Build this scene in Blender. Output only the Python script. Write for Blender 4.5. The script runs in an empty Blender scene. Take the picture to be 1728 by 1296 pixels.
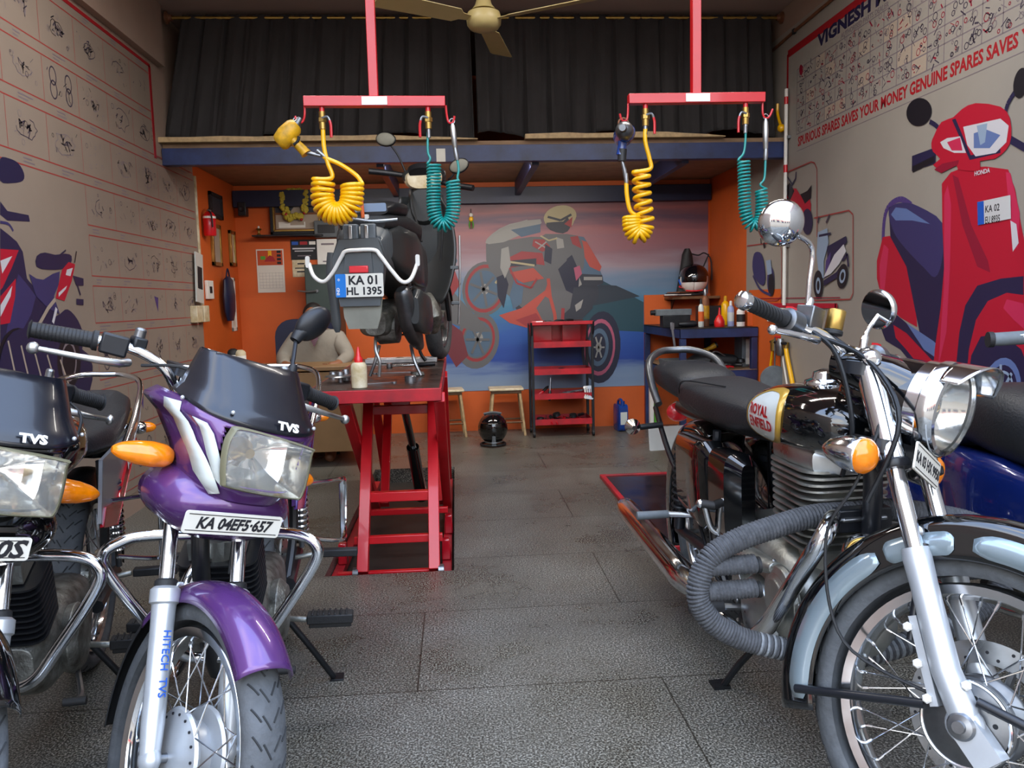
import bpy, math, random
from mathutils import Vector, Matrix
from mathutils.geometry import tessellate_polygon
PI = math.pi
random.seed(7)
SC = bpy.context.scene
COL = SC.collection
rad = math.radians

# ---------------------------------------------------------------- camera
CAMH, FPX = 1.168, 1346.0
YAW, PITCH, ROLL = rad(3.93), rad(5.964), rad(1.388)
_f = Vector((math.sin(YAW)*math.cos(PITCH), math.cos(YAW)*math.cos(PITCH), -math.sin(PITCH)))
_r = Vector((math.cos(YAW), -math.sin(YAW), 0)); _u = _r.cross(_f)
_r2 = _r*math.cos(ROLL)-_u*math.sin(ROLL); _u2 = _r2.cross(_f)
cam = bpy.data.cameras.new('camera'); camo = bpy.data.objects.new('camera', cam); COL.objects.link(camo)
camo.matrix_world = Matrix(((_r2.x, _u2.x, -_f.x, 0), (_r2.y, _u2.y, -_f.y, 0), (_r2.z, _u2.z, -_f.z, CAMH), (0, 0, 0, 1)))
cam.sensor_width = 36; cam.lens = 36*FPX/1728; cam.clip_start = .02
SC.camera = camo
def at(px, py, ax, val):
    """the point of the plane (x, y or z = val) that the photograph shows at a pixel: used for measuring"""
    d = _f+_r2*((px-864)/FPX)-_u2*((py-648)/FPX)
    t = (val-(0, 0, CAMH)[ax])/d[ax]
    return Vector((0, 0, CAMH))+d*t

# ---------------------------------------------------------------- light
SC.view_settings.view_transform = 'Standard'; SC.view_settings.look = 'None'
SC.view_settings.gamma = 1; SC.view_settings.exposure = 1.02
SC.view_settings.use_curve_mapping = False
try:
    SC.cycles.max_bounces = 8; SC.cycles.diffuse_bounces = 5; SC.cycles.glossy_bounces = 4
    SC.cycles.caustics_reflective = False; SC.cycles.caustics_refractive = False
    SC.cycles.sample_clamp_indirect = 6
except Exception: pass
wd = bpy.data.worlds.new('sky'); SC.world = wd; wd.use_nodes = True
nt = wd.node_tree; bg = nt.nodes['Background']
tc = nt.nodes.new('ShaderNodeTexCoord'); sep = nt.nodes.new('ShaderNodeSeparateXYZ')
cr = nt.nodes.new('ShaderNodeValToRGB'); mr = nt.nodes.new('ShaderNodeMapRange')
mr.inputs[1].default_value = -.1; mr.inputs[2].default_value = 1
nt.links.new(tc.outputs['Generated'], sep.inputs[0]); nt.links.new(sep.outputs[2], mr.inputs[0]); nt.links.new(mr.outputs[0], cr.inputs[0])
e = cr.color_ramp.elements; e[0].position = .0; e[0].color = (.30, .28, .25, 1); e[1].position = 1; e[1].color = (.42, .60, 1.0, 1)
x = e.new(.11); x.color = (.95, .97, 1.0, 1); x = e.new(.45); x.color = (.72, .84, 1.0, 1)
nz = nt.nodes.new('ShaderNodeTexNoise'); nz.inputs['Scale'].default_value = 2.2; nz.inputs['Detail'].default_value = 6
nt.links.new(tc.outputs['Generated'], nz.inputs['Vector'])
c2 = nt.nodes.new('ShaderNodeValToRGB'); c2.color_ramp.elements[0].position = .5; c2.color_ramp.elements[1].position = .68
nt.links.new(nz.outputs['Fac'], c2.inputs[0])
mx = nt.nodes.new('ShaderNodeMix'); mx.data_type = 'RGBA'; mx.inputs[7].default_value = (1, 1, 1, 1)
nt.links.new(c2.outputs[0], mx.inputs[0]); nt.links.new(cr.outputs[0], mx.inputs[6]); nt.links.new(mx.outputs[2], bg.inputs[0])
bg.inputs[1].default_value = 2.7

def lamp(name, loc, sx, sy, watt, col=(1, .95, .88), rot=(0, 0, 0)):
    l = bpy.data.lights.new(name, 'AREA'); l.shape = 'RECTANGLE'; l.size = sx; l.size_y = sy; l.energy = watt; l.color = col
    o = bpy.data.objects.new(name, l); o.location = loc; o.rotation_euler = rot; COL.objects.link(o); return o
# unseen ceiling tubes added as interior fill, and one behind the loft beam
lamp('unseen_tube_lamp', (-.75, 3.6, 3.03), 1.2, .10, 11); lamp('unseen_tube_lamp', (1.15, 3.6, 3.03), 1.2, .10, 11)
lamp('unseen_tube_lamp', (.2, 5.66, 2.10), 2.4, .08, 17, (1, .93, .85), (rad(25), 0, 0))
# ---------------------------------------------------------------- materials
def lin(h):
    if isinstance(h, tuple): return h
    h = h.lstrip('#'); v = [int(h[i:i+2], 16)/255 for i in (0, 2, 4)]
    return tuple(c/12.92 if c <= .04045 else ((c+.055)/1.055)**2.4 for c in v)
MATS = {}
def mat(name, col, rough=.5, metal=0, var=0, scale=8, bump=0, bscale=None, coat=0, rvar=0, trans=0, emit=0, sheen=0, alpha=1, dirt=None):
    m = bpy.data.materials.new(name); m.use_nodes = True; MATS[name] = m
    n = m.node_tree.nodes; l = m.node_tree.links; b = n['Principled BSDF']
    c = lin(col); b.inputs['Base Color'].default_value = (*c, 1); b.inputs['Roughness'].default_value = rough; b.inputs['Metallic'].default_value = metal
    b.inputs['Coat Weight'].default_value = coat; b.inputs['Coat Roughness'].default_value = .05
    if trans: b.inputs['Transmission Weight'].default_value = trans; b.inputs['IOR'].default_value = 1.3
    if alpha < 1: b.inputs['Alpha'].default_value = alpha
    if emit: b.inputs['Emission Color'].default_value = (*c, 1); b.inputs['Emission Strength'].default_value = emit
    if var or bump or rvar or dirt:
        t = n.new('ShaderNodeTexCoord'); z = n.new('ShaderNodeTexNoise'); z.inputs['Scale'].default_value = scale; z.inputs['Detail'].default_value = 6
        z.inputs['Roughness'].default_value = .6; l.new(t.outputs['Object'], z.inputs['Vector'])
        if var or dirt:
            r = n.new('ShaderNodeValToRGB'); r.color_ramp.elements[0].position = .3; r.color_ramp.elements[1].position = .7
            d = lin(dirt) if dirt else tuple(q*(1-var) for q in c)
            r.color_ramp.elements[0].color = (*d, 1); r.color_ramp.elements[1].color = (*[min(1, q*(1+var)) for q in c], 1)
            l.new(z.outputs['Fac'], r.inputs[0]); l.new(r.outputs[0], b.inputs['Base Color'])
        if rvar:
            g = n.new('ShaderNodeMapRange'); g.inputs[3].default_value = max(0, rough-rvar); g.inputs[4].default_value = min(1, rough+rvar); g.inputs[1].default_value = .3; g.inputs[2].default_value = .7
            l.new(z.outputs['Fac'], g.inputs[0]); l.new(g.outputs[0], b.inputs['Roughness'])
        if bump:
            z2 = n.new('ShaderNodeTexNoise'); z2.inputs['Scale'].default_value = bscale or scale*4; z2.inputs['Detail'].default_value = 4
            l.new(t.outputs['Object'], z2.inputs['Vector'])
            bp = n.new('ShaderNodeBump'); bp.inputs['Strength'].default_value = bump; bp.inputs['Distance'].default_value = .01
            l.new(z2.outputs['Fac'], bp.inputs['Height']); l.new(bp.outputs[0], b.inputs['Normal'])
    return m
mat('chrome', '#dfe2e6', .12, 1, var=.10, scale=5, rvar=.06)
mat('reflector', '#d8d6d0', .12, 1, bump=.22, bscale=9)
mat('visor', '#0f121b', .28, coat=.3)
mat('bezel', '#6f6c55', .35)
mat('brushed', '#b9bcbd', .34, 1, var=.15, scale=12, rvar=.1)
mat('alu', '#a9aba6', .38, .9, var=.22, scale=14, rvar=.12, bump=.15, bscale=90)
mat('castalu', '#8f908a', .5, .8, var=.3, scale=20, bump=.35, bscale=120, dirt='#4a4640')
mat('forkleg', '#c3c8cd', .36, .55, var=.08, scale=10)
mat('gunsteel', '#6f7173', .35, .9, var=.2, scale=18)
mat('treadgroove', '#26282a', .8)
mat('rubber', '#1b1c1e', .62, var=.25, scale=30, bump=.1, bscale=200)
mat('tyre', '#505356', .72, var=.25, scale=18, bump=.25, bscale=80)
mat('blackplastic', '#15171c', .42, var=.2, scale=9, rvar=.08)
mat('satinblack', '#181a1f', .33, var=.1, scale=9)
mat('glossblack', '#08090b', .07, coat=1)
mat('seatvinyl', '#1e2023', .47, var=.15, scale=7, bump=.2, bscale=160)
mat('purple', '#4f2d6c', .26, .35, var=.16, scale=6, coat=.8)
mat('purplebody', '#5c3674', .27, .35, var=.12, scale=6, coat=.8)
mat('maroon', '#4a1420', .2, .2, coat=1)
mat('redpaint', '#c8131f', .32, var=.08, scale=5, coat=.3)
mat('redgrime', '#c01826', .42, var=.1, scale=6, dirt='#7a1a22')
mat('redgloss', '#b01020', .2, coat=.8)
mat('silverpaint', '#9b9da3', .28, .6, coat=.5)
mat('bluepaint', '#10205c', .2, .2, var=.15, scale=6, coat=1)
mat('bluesteel', '#22315e', .42, var=.22, scale=7, dirt='#151d3c')
mat('navy', '#161d3a', .45, var=.2, scale=8)
mat('amber', '#e87f06', .2, coat=.6, emit=.06, var=.18, scale=45)
mat('clearlens', '#cfd3d4', .10, .35, var=.12, scale=26, coat=1)
mat('glass', '#ffffff', .03, trans=1)
mat('mirrorglass', '#cdd3d8', .03, 1)
mat('platewhite', '#d8d5ca', .5, var=.06, scale=12)
mat('ink', '#14141a', .6)
mat('white', '#e6e4de', .5, var=.05, scale=12)
mat('offwhite', '#d6cdb5', .5, var=.12, scale=16, dirt='#b59f70')
mat('cream', '#cdbb80', .45, var=.06)
mat('badgewhite', '#c7cdc9', .3, coat=.4)
mat('badgegold', '#c39a3c', .3, .3, coat=.4)
mat('fendergrey', '#8b9aa1', .22, .35, coat=.8, var=.06, scale=6)
mat('rope', '#4c4e52', .85, var=.3, scale=60, bump=.4, bscale=300)
mat('ropelight', '#868b90', .6, var=.3, scale=60, bump=.4, bscale=300)
mat('yellow', '#f0b400', .3, var=.07, scale=9, coat=.4)
mat('yellowtool', '#dfa60f', .45, var=.18, scale=20, dirt='#8a6a18')
mat('teal', '#0b8a86', .3, var=.1, scale=9, coat=.4)
mat('brass', '#a98a4a', .35, .9, var=.2, scale=20)
mat('steel', '#8b8d90', .3, .9, var=.2, scale=20)
mat('rust', '#7d5138', .6, .4, var=.3, scale=30)
mat('darkmetal', '#26282b', .45, .6, var=.3, scale=20)
mat('wood', '#6b4a2c', .55, var=.25, scale=14)
mat('lightwood', '#b49a72', .65, var=.25, scale=24)
mat('ply', '#8a6f54', .7, var=.2, scale=9)
mat('curtain', '#2f2d2e', .9, var=.15, scale=5, bump=.2, bscale=60)
mat('fancream', '#b6a671', .4, var=.06)
mat('orange', '#cc5c1e', .6, var=.07, scale=3, bump=.05, bscale=40)
mat('beigewall', '#a08a7c', .75, var=.06, scale=2.5, bump=.08, bscale=30)
mat('ceilingpaint', '#a8938a', .8, var=.05, scale=2)
mat('paper', '#d9d4c8', .6, var=.05)
mat('deskwood', '#8a6a45', .4, var=.12, scale=6)
mat('shirt', '#8f8a80', .85, var=.1, scale=6, bump=.5, bscale=14)
mat('skin', '#8a5a3f', .5, var=.06)
mat('hair', '#0e0c0c', .6)
mat('denim', '#1d3a66', .85, var=.2, scale=30)
mat('scootgrey', '#4a4f52', .4, var=.12, scale=9, coat=.2)
mat('scootdark', '#2b2e2f', .4, var=.14, scale=9, coat=.3)
mat('mudflap', '#7c7b70', .6, var=.12, scale=10)
mat('tailred', '#d42a33', .2, coat=.8, emit=.05)
mat('plateblue', '#1173c9', .4)
mat('green', '#4f9b2a', .5)
mat('oilblue', '#123a86', .25, coat=.5, var=.15, scale=14)
mat('bottlered', '#d11b1e', .35, coat=.3)
mat('bottleblue', '#9aa4cf', .35)
mat('cardboard', '#7d4e33', .8, var=.15)
mat('dustplastic', '#5f666b', .6, var=.2, scale=18)
mat('helmetblack', '#0a0c12', .1, coat=1)

# ---------------------------------------------------------------- mesh builder
def sgp(v, p): return math.copysign(abs(v)**p, v)
def crom(P, k=6, closed=False):
    P = [Vector(p) for p in P]; n = len(P)
    if n < 3: return P
    out = []
    for i in range(n if closed else n-1):
        p0, p1, p2, p3 = (P[(i-1) % n], P[i], P[(i+1) % n], P[(i+2) % n]) if closed else (P[max(i-1, 0)], P[i], P[i+1], P[min(i+2, n-1)])
        for j in range(k):
            t = j/k
            out.append(.5*((2*p1)+(p2-p0)*t+(2*p0-5*p1+4*p2-p3)*t*t+(3*p1-p0-3*p2+p3)*t**3))
    if not closed: out.append(P[-1])
    return out
class G:
    def __init__(s, T=None): s.v = []; s.f = []; s.mi = []; s.ms = []; s.cur = 0; s.T = T or Matrix.Identity(4)
    def mat(s, name):
        if name not in s.ms: s.ms.append(name)
        s.cur = s.ms.index(name); return s
    def add(s, vs, fs):
        o = len(s.v); s.v += [tuple(s.T@Vector(v)) for v in vs]; s.f += [tuple(i+o for i in f) for f in fs]; s.mi += [s.cur]*len(fs); return s
    def box(s, c, sz, R=None, taper=1):
        c = Vector(c); h = Vector(sz)/2; vs = []
        for dz in (-1, 1):
            k = taper if dz > 0 else 1
            for dx, dy in ((-1, -1), (1, -1), (1, 1), (-1, 1)):
                v = Vector((dx*h.x*k, dy*h.y*k, dz*h.z)); vs.append(c+(R@v if R else v))
        return s.add(vs, [(3, 2, 1, 0), (4, 5, 6, 7), (0, 1, 5, 4), (1, 2, 6, 5), (2, 3, 7, 6), (3, 0, 4, 7)])
    def rings(s, R, cap=True, closed=False):
        n = len(R[0]); vs = [p for r in R for p in r]; fs = []
        m = len(R)
        for i in range(m if closed else m-1):
            a = i*n; b = ((i+1) % m)*n
            for j in range(n): k = (j+1) % n; fs.append((a+j, a+k, b+k, b+j))
        if cap and not closed: fs.append(tuple(range(n))[::-1]); fs.append(tuple(range((m-1)*n, m*n)))
        return s.add(vs, fs)
    def tube(s, P, r, n=10, k=6, closed=False, cap=True, flat=1, up=None):
        Q = crom(P, k, closed) if (len(P) > 2 and k) else [Vector(p) for p in P]
        m = len(Q); rr = r if isinstance(r, (list, tuple)) else None
        T = []
        for i in range(m):
            a = Q[(i-1) % m] if closed else Q[max(i-1, 0)]; b = Q[(i+1) % m] if closed else Q[min(i+1, m-1)]
            d = b-a; T.append(d.normalized() if d.length > 1e-9 else Vector((0, 0, 1)))
        u = Vector(up) if up else (Vector((0, 0, 1)) if abs(T[0].z) < .9 else Vector((1, 0, 0)))
        N = (u-T[0]*u.dot(T[0])).normalized(); R = []
        for i in range(m):
            N = N-T[i]*N.dot(T[i]); N = N.normalized() if N.length > 1e-6 else T[i].orthogonal().normalized()
            Bn = T[i].cross(N)
            if rr: q = i/(m-1)*(len(rr)-1); a = int(min(q, len(rr)-2)); ra = rr[a]+(rr[a+1]-rr[a])*(q-a)
            else: ra = r
            R.append([Q[i]+N*math.cos(2*PI*j/n)*ra*flat+Bn*math.sin(2*PI*j/n)*ra for j in range(n)])
        return s.rings(R, cap, closed)
    def cyl(s, a, b, r, r2=None, n=20, cap=True):
        return s.tube([a, b], [r, r if r2 is None else r2], n, 0, cap=cap)
    def lathe(s, prof, o=(0, 0, 0), ax=(0, 0, 1), n=28, cap=True):
        o = Vector(o); ax = Vector(ax).normalized(); u = ax.orthogonal().normalized(); w = ax.cross(u)
        return s.rings([[o+ax*h+(u*math.cos(2*PI*j/n)+w*math.sin(2*PI*j/n))*max(r, 1e-4) for j in range(n)] for r, h in prof], cap)
    def ell(s, c, r, R=None, n=20, m=12, a0=-.5, a1=.5):
        c = Vector(c); r = Vector(r) if not isinstance(r, (int, float)) else Vector((r, r, r)); rg = []
        for i in range(m+1):
            t = PI*(a0+(a1-a0)*i/m); ct = max(math.cos(t), 1e-3)
            rg.append([c+(R@Vector((r.x*ct*math.cos(2*PI*j/n), r.y*ct*math.sin(2*PI*j/n), r.z*math.sin(t))) if R else Vector((r.x*ct*math.cos(2*PI*j/n), r.y*ct*math.sin(2*PI*j/n), r.z*math.sin(t)))) for j in range(n)])
        return s.rings(rg)
    def torus(s, c, ax, R, r, n=48, m=10, a0=0, a1=360, flat=1):
        c = Vector(c); ax = Vector(ax).normalized(); u = Vector((0, 0, 1)) if abs(ax.z) < .9 else Vector((1, 0, 0)); u = (u-ax*u.dot(ax)).normalized(); w = ax.cross(u)
        full = abs(a1-a0) >= 360; q = n if full else n+1; rg = []
        for i in range(q):
            t = rad(a0+(a1-a0)*i/n); d = u*math.cos(t)+w*math.sin(t)
            rg.append([c+d*(R+r*math.cos(2*PI*j/m))+ax*r*flat*math.sin(2*PI*j/m) for j in range(m)])
        return s.rings(rg, True, full)
    def loft(s, secs, n=28, p=.7, cap=True):
        """secs: (x, cy, cz, half width, half height up, half height down[, exponent]); rings lie in the plane of constant x"""
        rg = []
        for q in secs:
            x, cy, cz, w, hu, hd = q[:6]; e = q[6] if len(q) > 6 else p
            rg.append([Vector((x, cy+w*sgp(math.cos(2*PI*j/n), e), cz+(hu if math.sin(2*PI*j/n) >= 0 else hd)*sgp(math.sin(2*PI*j/n), e))) for j in range(n)])
        return s.rings(rg, cap)
    def prism(s, poly, o, u, v, th):
        o = Vector(o); u = Vector(u).normalized(); v = Vector(v).normalized(); w = u.cross(v)*th
        P = [o+u*a+v*b for a, b in poly]; n = len(P)
        tr = tessellate_polygon([[Vector((a, b, 0)) for a, b in poly]])
        fs = [tuple(t) for t in tr]+[tuple(i+n for i in t[::-1]) for t in tr]+[(i, (i+1) % n, (i+1) % n+n, i+n) for i in range(n)]
        return s.add(P+[p+w for p in P], fs)
    def flat(s, P3):
        P = [Vector(p) for p in P3]; nrm = Vector((0, 0, 0))
        for i in range(len(P)): nrm += P[i].cross(P[(i+1) % len(P)])
        nrm.normalize(); u = nrm.orthogonal().normalized(); w = nrm.cross(u)
        tr = tessellate_polygon([[Vector((p.dot(u), p.dot(w), 0)) for p in P]])
        return s.add(P, [tuple(t) for t in tr])
    def grid(s, fn, nu, nv, both=False):
        vs = [fn(i/nu, j/nv) for j in range(nv+1) for i in range(nu+1)]
        return s.add(vs, [(j*(nu+1)+i, j*(nu+1)+i+1, (j+1)*(nu+1)+i+1, (j+1)*(nu+1)+i) for j in range(nv) for i in range(nu)])
    def text(s, txt, size, o, u, v, ext=.0005, bold=.0, shear=0, sx=1, align='LEFT'):
        cu = bpy.data.curves.new('t', 'FONT'); cu.body = txt; cu.size = size; cu.extrude = ext; cu.offset = bold*size; cu.shear = shear; cu.resolution_u = 2
        cu.align_x = align
        ob = bpy.data.objects.new('t', cu); COL.objects.link(ob); bpy.context.view_layer.update()
        me = ob.to_mesh(); o = Vector(o); u = Vector(u).normalized(); v = Vector(v).normalized(); w = u.cross(v)
        s.add([o+u*(q.co.x*sx)+v*q.co.y+w*q.co.z for q in me.vertices], [tuple(f.vertices) for f in me.polygons])
        ob.to_mesh_clear(); bpy.data.objects.remove(ob); bpy.data.curves.remove(cu); return s
    def build(s, name, parent=None, bevel=0, angle=38, solid=0, sub=0, label=None, loc=None):
        me = bpy.data.meshes.new(name); vs = s.v
        if loc is not None: lv = Vector(loc); vs = [tuple(Vector(v)-lv) for v in vs]
        me.from_pydata(vs, [], s.f)
        if not s.ms: s.ms = ['steel']
        for m in s.ms: me.materials.append(MATS[m])
        me.polygons.foreach_set('material_index', s.mi); me.polygons.foreach_set('use_smooth', [True]*len(s.f))
        me.update(); me.set_sharp_from_angle(angle=rad(angle))
        ob = bpy.data.objects.new(name, me); COL.objects.link(ob)
        if loc is not None: ob.location = loc
        if parent is not None: ob.parent = parent
        if solid: md = ob.modifiers.new('s', 'SOLIDIFY'); md.thickness = solid; md.offset = 0
        if bevel: md = ob.modifiers.new('b', 'BEVEL'); md.width = bevel; md.segments = 2; md.limit_method = 'ANGLE'; md.angle_limit = rad(40)
        if sub: md = ob.modifiers.new('u', 'SUBSURF'); md.levels = sub; md.render_levels = sub
        if label: ob['label'] = label
        return ob
def g(m, T=None): return G(T).mat(m)
def tag(o, label, cat, group=None, kind=None):
    o['label'] = label; o['category'] = cat
    if group: o['group'] = group
    if kind: o['kind'] = kind
    return o
def thing(name, label, cat, loc=(0, 0, 0), rot=None, group=None):
    o = bpy.data.objects.new(name, None); o.empty_display_size = .1; COL.objects.link(o); o.location = loc
    if rot is not None: o.rotation_euler = rot
    return tag(o, label, cat, group)
def struct(gb, name, **k):
    o = gb.build(name, **k); o['kind'] = 'structure'; return o
def arc(c, r, a0, a1, n): return [(c[0]+r*math.cos(rad(a0+(a1-a0)*i/n)), c[1]+r*math.sin(rad(a0+(a1-a0)*i/n))) for i in range(n+1)]
def rrect(w, h, r, n=5, cx=0, cy=0):
    P = []
    for sx, sy, a in ((1, 1, 0), (-1, 1, 90), (-1, -1, 180), (1, -1, 270)): P += arc((cx+sx*(w/2-r), cy+sy*(h/2-r)), r, a, a+90, n)
    return P
# ================================================================ the room
XL, XR, YB, ZC = -1.88, 2.32, 7.18, 3.12
Y0 = -.35
def floor_mat():
    m = bpy.data.materials.new('stone'); m.use_nodes = True; MATS['stone'] = m
    n = m.node_tree.nodes; l = m.node_tree.links; b = n['Principled BSDF']
    t = n.new('ShaderNodeTexCoord')
    z = n.new('ShaderNodeTexNoise'); z.inputs['Scale'].default_value = 170; z.inputs['Detail'].default_value = 3; z.inputs['Roughness'].default_value = .7
    l.new(t.outputs['Object'], z.inputs['Vector'])
    r = n.new('ShaderNodeValToRGB'); E = r.color_ramp.elements
    E[0].position = .38; E[0].color = (.022, .022, .020, 1); E[1].position = .62; E[1].color = (.46, .45, .40, 1)
    q = E.new(.5); q.color = (.105, .102, .088, 1)
    l.new(z.outputs['Fac'], r.inputs[0])
    z2 = n.new('ShaderNodeTexNoise'); z2.inputs['Scale'].default_value = 1.7; z2.inputs['Detail'].default_value = 7; z2.inputs['Roughness'].default_value = .65
    l.new(t.outputs['Object'], z2.inputs['Vector'])
    r2 = n.new('ShaderNodeValToRGB'); r2.color_ramp.elements[0].position = .33; r2.color_ramp.elements[0].color = (.52, .50, .45, 1)
    r2.color_ramp.elements[1].position = .68; r2.color_ramp.elements[1].color = (1, 1, 1, 1)
    l.new(z2.outputs['Fac'], r2.inputs[0])
    mx = n.new('ShaderNodeMix'); mx.data_type = 'RGBA'; mx.blend_type = 'MULTIPLY'; mx.inputs[0].default_value = 1
    l.new(r.outputs[0], mx.inputs[6]); l.new(r2.outputs[0], mx.inputs[7])
    # slab joints
    br = n.new('ShaderNodeTexBrick'); br.offset = .5; br.inputs['Scale'].default_value = 1; br.inputs['Mortar Size'].default_value = .0035; br.inputs['Mortar Smooth'].default_value = .4
    br.inputs['Brick Width'].default_value = 1.5; br.inputs['Row Height'].default_value = .62
    br.inputs['Color1'].default_value = (1, 1, 1, 1); br.inputs['Color2'].default_value = (.86, .86, .84, 1); br.inputs['Mortar'].default_value = (.25, .24, .22, 1)
    mp = n.new('ShaderNodeMapping'); mp.inputs['Location'].default_value = (.9, .16, 0); l.new(t.outputs['Object'], mp.inputs[0]); l.new(mp.outputs[0], br.inputs['Vector'])
    m2 = n.new('ShaderNodeMix'); m2.data_type = 'RGBA'; m2.blend_type = 'MULTIPLY'; m2.inputs[0].default_value = 1
    l.new(mx.outputs[2], m2.inputs[6]); l.new(br.outputs['Color'], m2.inputs[7]); l.new(m2.outputs[2], b.inputs['Base Color'])
    g_ = n.new('ShaderNodeMapRange'); g_.inputs[1].default_value = .3; g_.inputs[2].default_value = .7; g_.inputs[3].default_value = .20; g_.inputs[4].default_value = .42
    l.new(z2.outputs['Fac'], g_.inputs[0]); l.new(g_.outputs[0], b.inputs['Roughness'])
    bp = n.new('ShaderNodeBump'); bp.inputs['Strength'].default_value = .25; bp.inputs['Distance'].default_value = .004
    l.new(z.outputs['Fac'], bp.inputs['Height']); l.new(bp.outputs[0], b.inputs['Normal'])
floor_mat()
mat('pitfloor', '#2b2622', .6, var=.3, scale=8)
mat('street', '#8b7c68', .9, var=.2, scale=3, bump=.2)
mat('facade', '#b8ab98', .8, var=.1, scale=1)
PX0, PX1, PY0, PY1 = -.60, -.04, 3.40, 5.62
b = g('stone')
b.box(((XL+PX0)/2, (Y0+YB)/2, -.15), (PX0-XL, YB-Y0, .3)); b.box(((XR+PX1)/2, (Y0+YB)/2, -.15), (XR-PX1, YB-Y0, .3))
b.box(((PX0+PX1)/2, (Y0+PY0)/2, -.15), (PX1-PX0, PY0-Y0, .3)); b.box(((PX0+PX1)/2, (PY1+YB)/2, -.15), (PX1-PX0, YB-PY1, .3))
b.mat('pitfloor').box(((PX0+PX1)/2, (PY0+PY1)/2, -.2), (PX1-PX0, PY1-PY0, .2))
struct(b, 'floor')
qp = at(1086, 498, 1, YB); struct(g('orange').box(((qp.x+XR)/2, YB-.012, qp.z/2), (XR-qp.x, .024, qp.z)), 'trim_1')
struct(g('street').box((0, -10.4, -.16), (60, 20, .3)), 'ground')
b = g('facade').box((0, -16, 2.2), (40, 1, 4.6)); b.mat('navy')
for i in range(8): b.box((-17+i*4.8, -15.45, 1.4), (2.6, .12, 2.4))
b.mat('redpaint'); [b.box((-17+i*4.8, -15.42, 3.1), (3.2, .1, .5)) for i in range(8)]
struct(b, 'wall_street')
# side walls: plaster to the front, orange paint in the back bay
YO = 6.10
b = g('beigewall').box((XL-.1, (Y0+YO)/2, ZC/2), (.2, YO-Y0, ZC)); struct(g('beigewall').box((XL+.0225, (Y0+5.52)/2, (2.735+ZC)/2), (.045, 5.52-Y0, ZC-2.735)), 'trim_2')
b.mat('orange').box((XL-.1, (YO+YB)/2, ZC/2), (.2, YB-YO, ZC)); struct(b, 'wall_left')
b = g('beigewall').box((XR+.1, (Y0+6.24)/2, ZC/2), (.2, 6.24-Y0, ZC)); b.mat('orange').box((XR+.1, (6.24+YB)/2, ZC/2), (.2, YB-6.24, ZC))
struct(b, 'wall_right')
struct(g('orange').box(((XL+XR)/2, YB+.1, ZC/2), (XR-XL+.4, .2, ZC)), 'wall_back')
struct(g('ceilingpaint').box(((XL+XR)/2, (2.4+YB)/2, ZC+.1), (XR-XL+.4, YB-2.4+.2, .2)), 'ceiling')
# ---- loft
b = g('ply').box(((XL+XR)/2, (5.49+YB)/2, 2.225), (XR-XL-.01, YB-5.49-.01, .03))
tag(b.build('loft_floor'), 'brown board floor of the loft resting on the blue beam', 'loft floor', kind='structure')
lb = thing('loft_beam', 'dark blue steel channel beam carrying the front edge of the loft across the shop', 'beam')
b = g('bluesteel').box(((XL+XR)/2, 5.475, 2.155), (XR-XL-.012, .012, .108)); b.box(((XL+XR)/2, 5.51, 2.106), (XR-XL-.012, .07, .01)); b.box(((XL+XR)/2, 5.51, 2.204), (XR-XL-.012, .07, .01))
b.build('channel', lb, bevel=.002)
p = at(744, 262, 1, 5.468); g('platewhite').box((p.x, 5.4655, p.z), (.06, .004, .085)).build('label', lb, label='small white sticker')
for i, px in enumerate((640, 905, 1160)):
    X = at(px, 277, 1, 5.5).x
    o = g('navy').box((X, (5.55+7.1)/2, 2.145), (.05, 1.55, .12)).build('loft_joist', bevel=.003)
    tag(o, ['dark steel joist under the loft behind the lifted scooter', 'dark steel joist under the loft near the middle of the shop', 'dark steel joist under the loft by the right bay'][i], 'beam')
o = g('navy').box(((XL+XR)/2, 7.13, 2.09), (XR-XL-.02, .06, .14)).build('back_beam', bevel=.003)
tag(o, 'dark blue beam against the back wall under the loft', 'beam')
def plank(x0, x1, lab):
    b = g('lightwood'); a = at(x0, 240, 1, 5.47).x; c = at(x1, 235, 1, 5.47).x; n = 10
    R = []
    for i in range(n+1):
        X = a+(c-a)*i/n; t = .034*min(1, (1-i/n)*3+.15)*(.85+.3*random.random())
        R.append([(X, 5.44, 2.242), (X, 5.505, 2.242), (X, 5.505, 2.242+t), (X, 5.44, 2.242+t)])
    b.rings(R); tag(b.build('plank'), lab, 'plank')
plank(268, 806, 'long pale wooden plank on the loft edge under the left curtain')
plank(886, 1222, 'shorter pale ragged plank on the loft edge under the right curtain')
# ---- curtains on a rod
def curtain(x0t, x1t, x0b, x1b, zt, zb, y, seed, lab):
    rnd = random.Random(seed); ph = [rnd.uniform(0, 6) for _ in range(4)]
    nu, nv = 150, 26
    def fn(u, v):
        x = (x0t+(x1t-x0t)*u)*(1-v)+(x0b+(x1b-x0b)*u)*v
        w = u*2*PI
        q = .016*math.sin(w*13+ph[0]+v*.9)+.011*math.sin(w*23+ph[1]-v*1.3)+.008*math.sin(w*37+ph[2]+v*2)+.012*v*math.sin(w*5+ph[3])
        fl = .05*math.sin(w*3+ph[1])*v
        z = zt+(zb-zt)*v+.035*v*v*math.sin(w*2.5+ph[2])
        return Vector((x+.012*math.cos(w*13+ph[0]), y+q*(.55+.4*v)+fl*.15, z))
    b = g('curtain').grid(fn, nu, nv); tag(b.build('curtain', solid=.004), lab, 'curtain')
cx = lambda px, py=33: at(px, py, 1, 5.58).x
curtain(cx(304), cx(792), cx(275, 230), cx(800, 230), 3.085, 2.285, 5.60, 3, 'left black cloth curtain hanging over the front of the loft')
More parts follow.
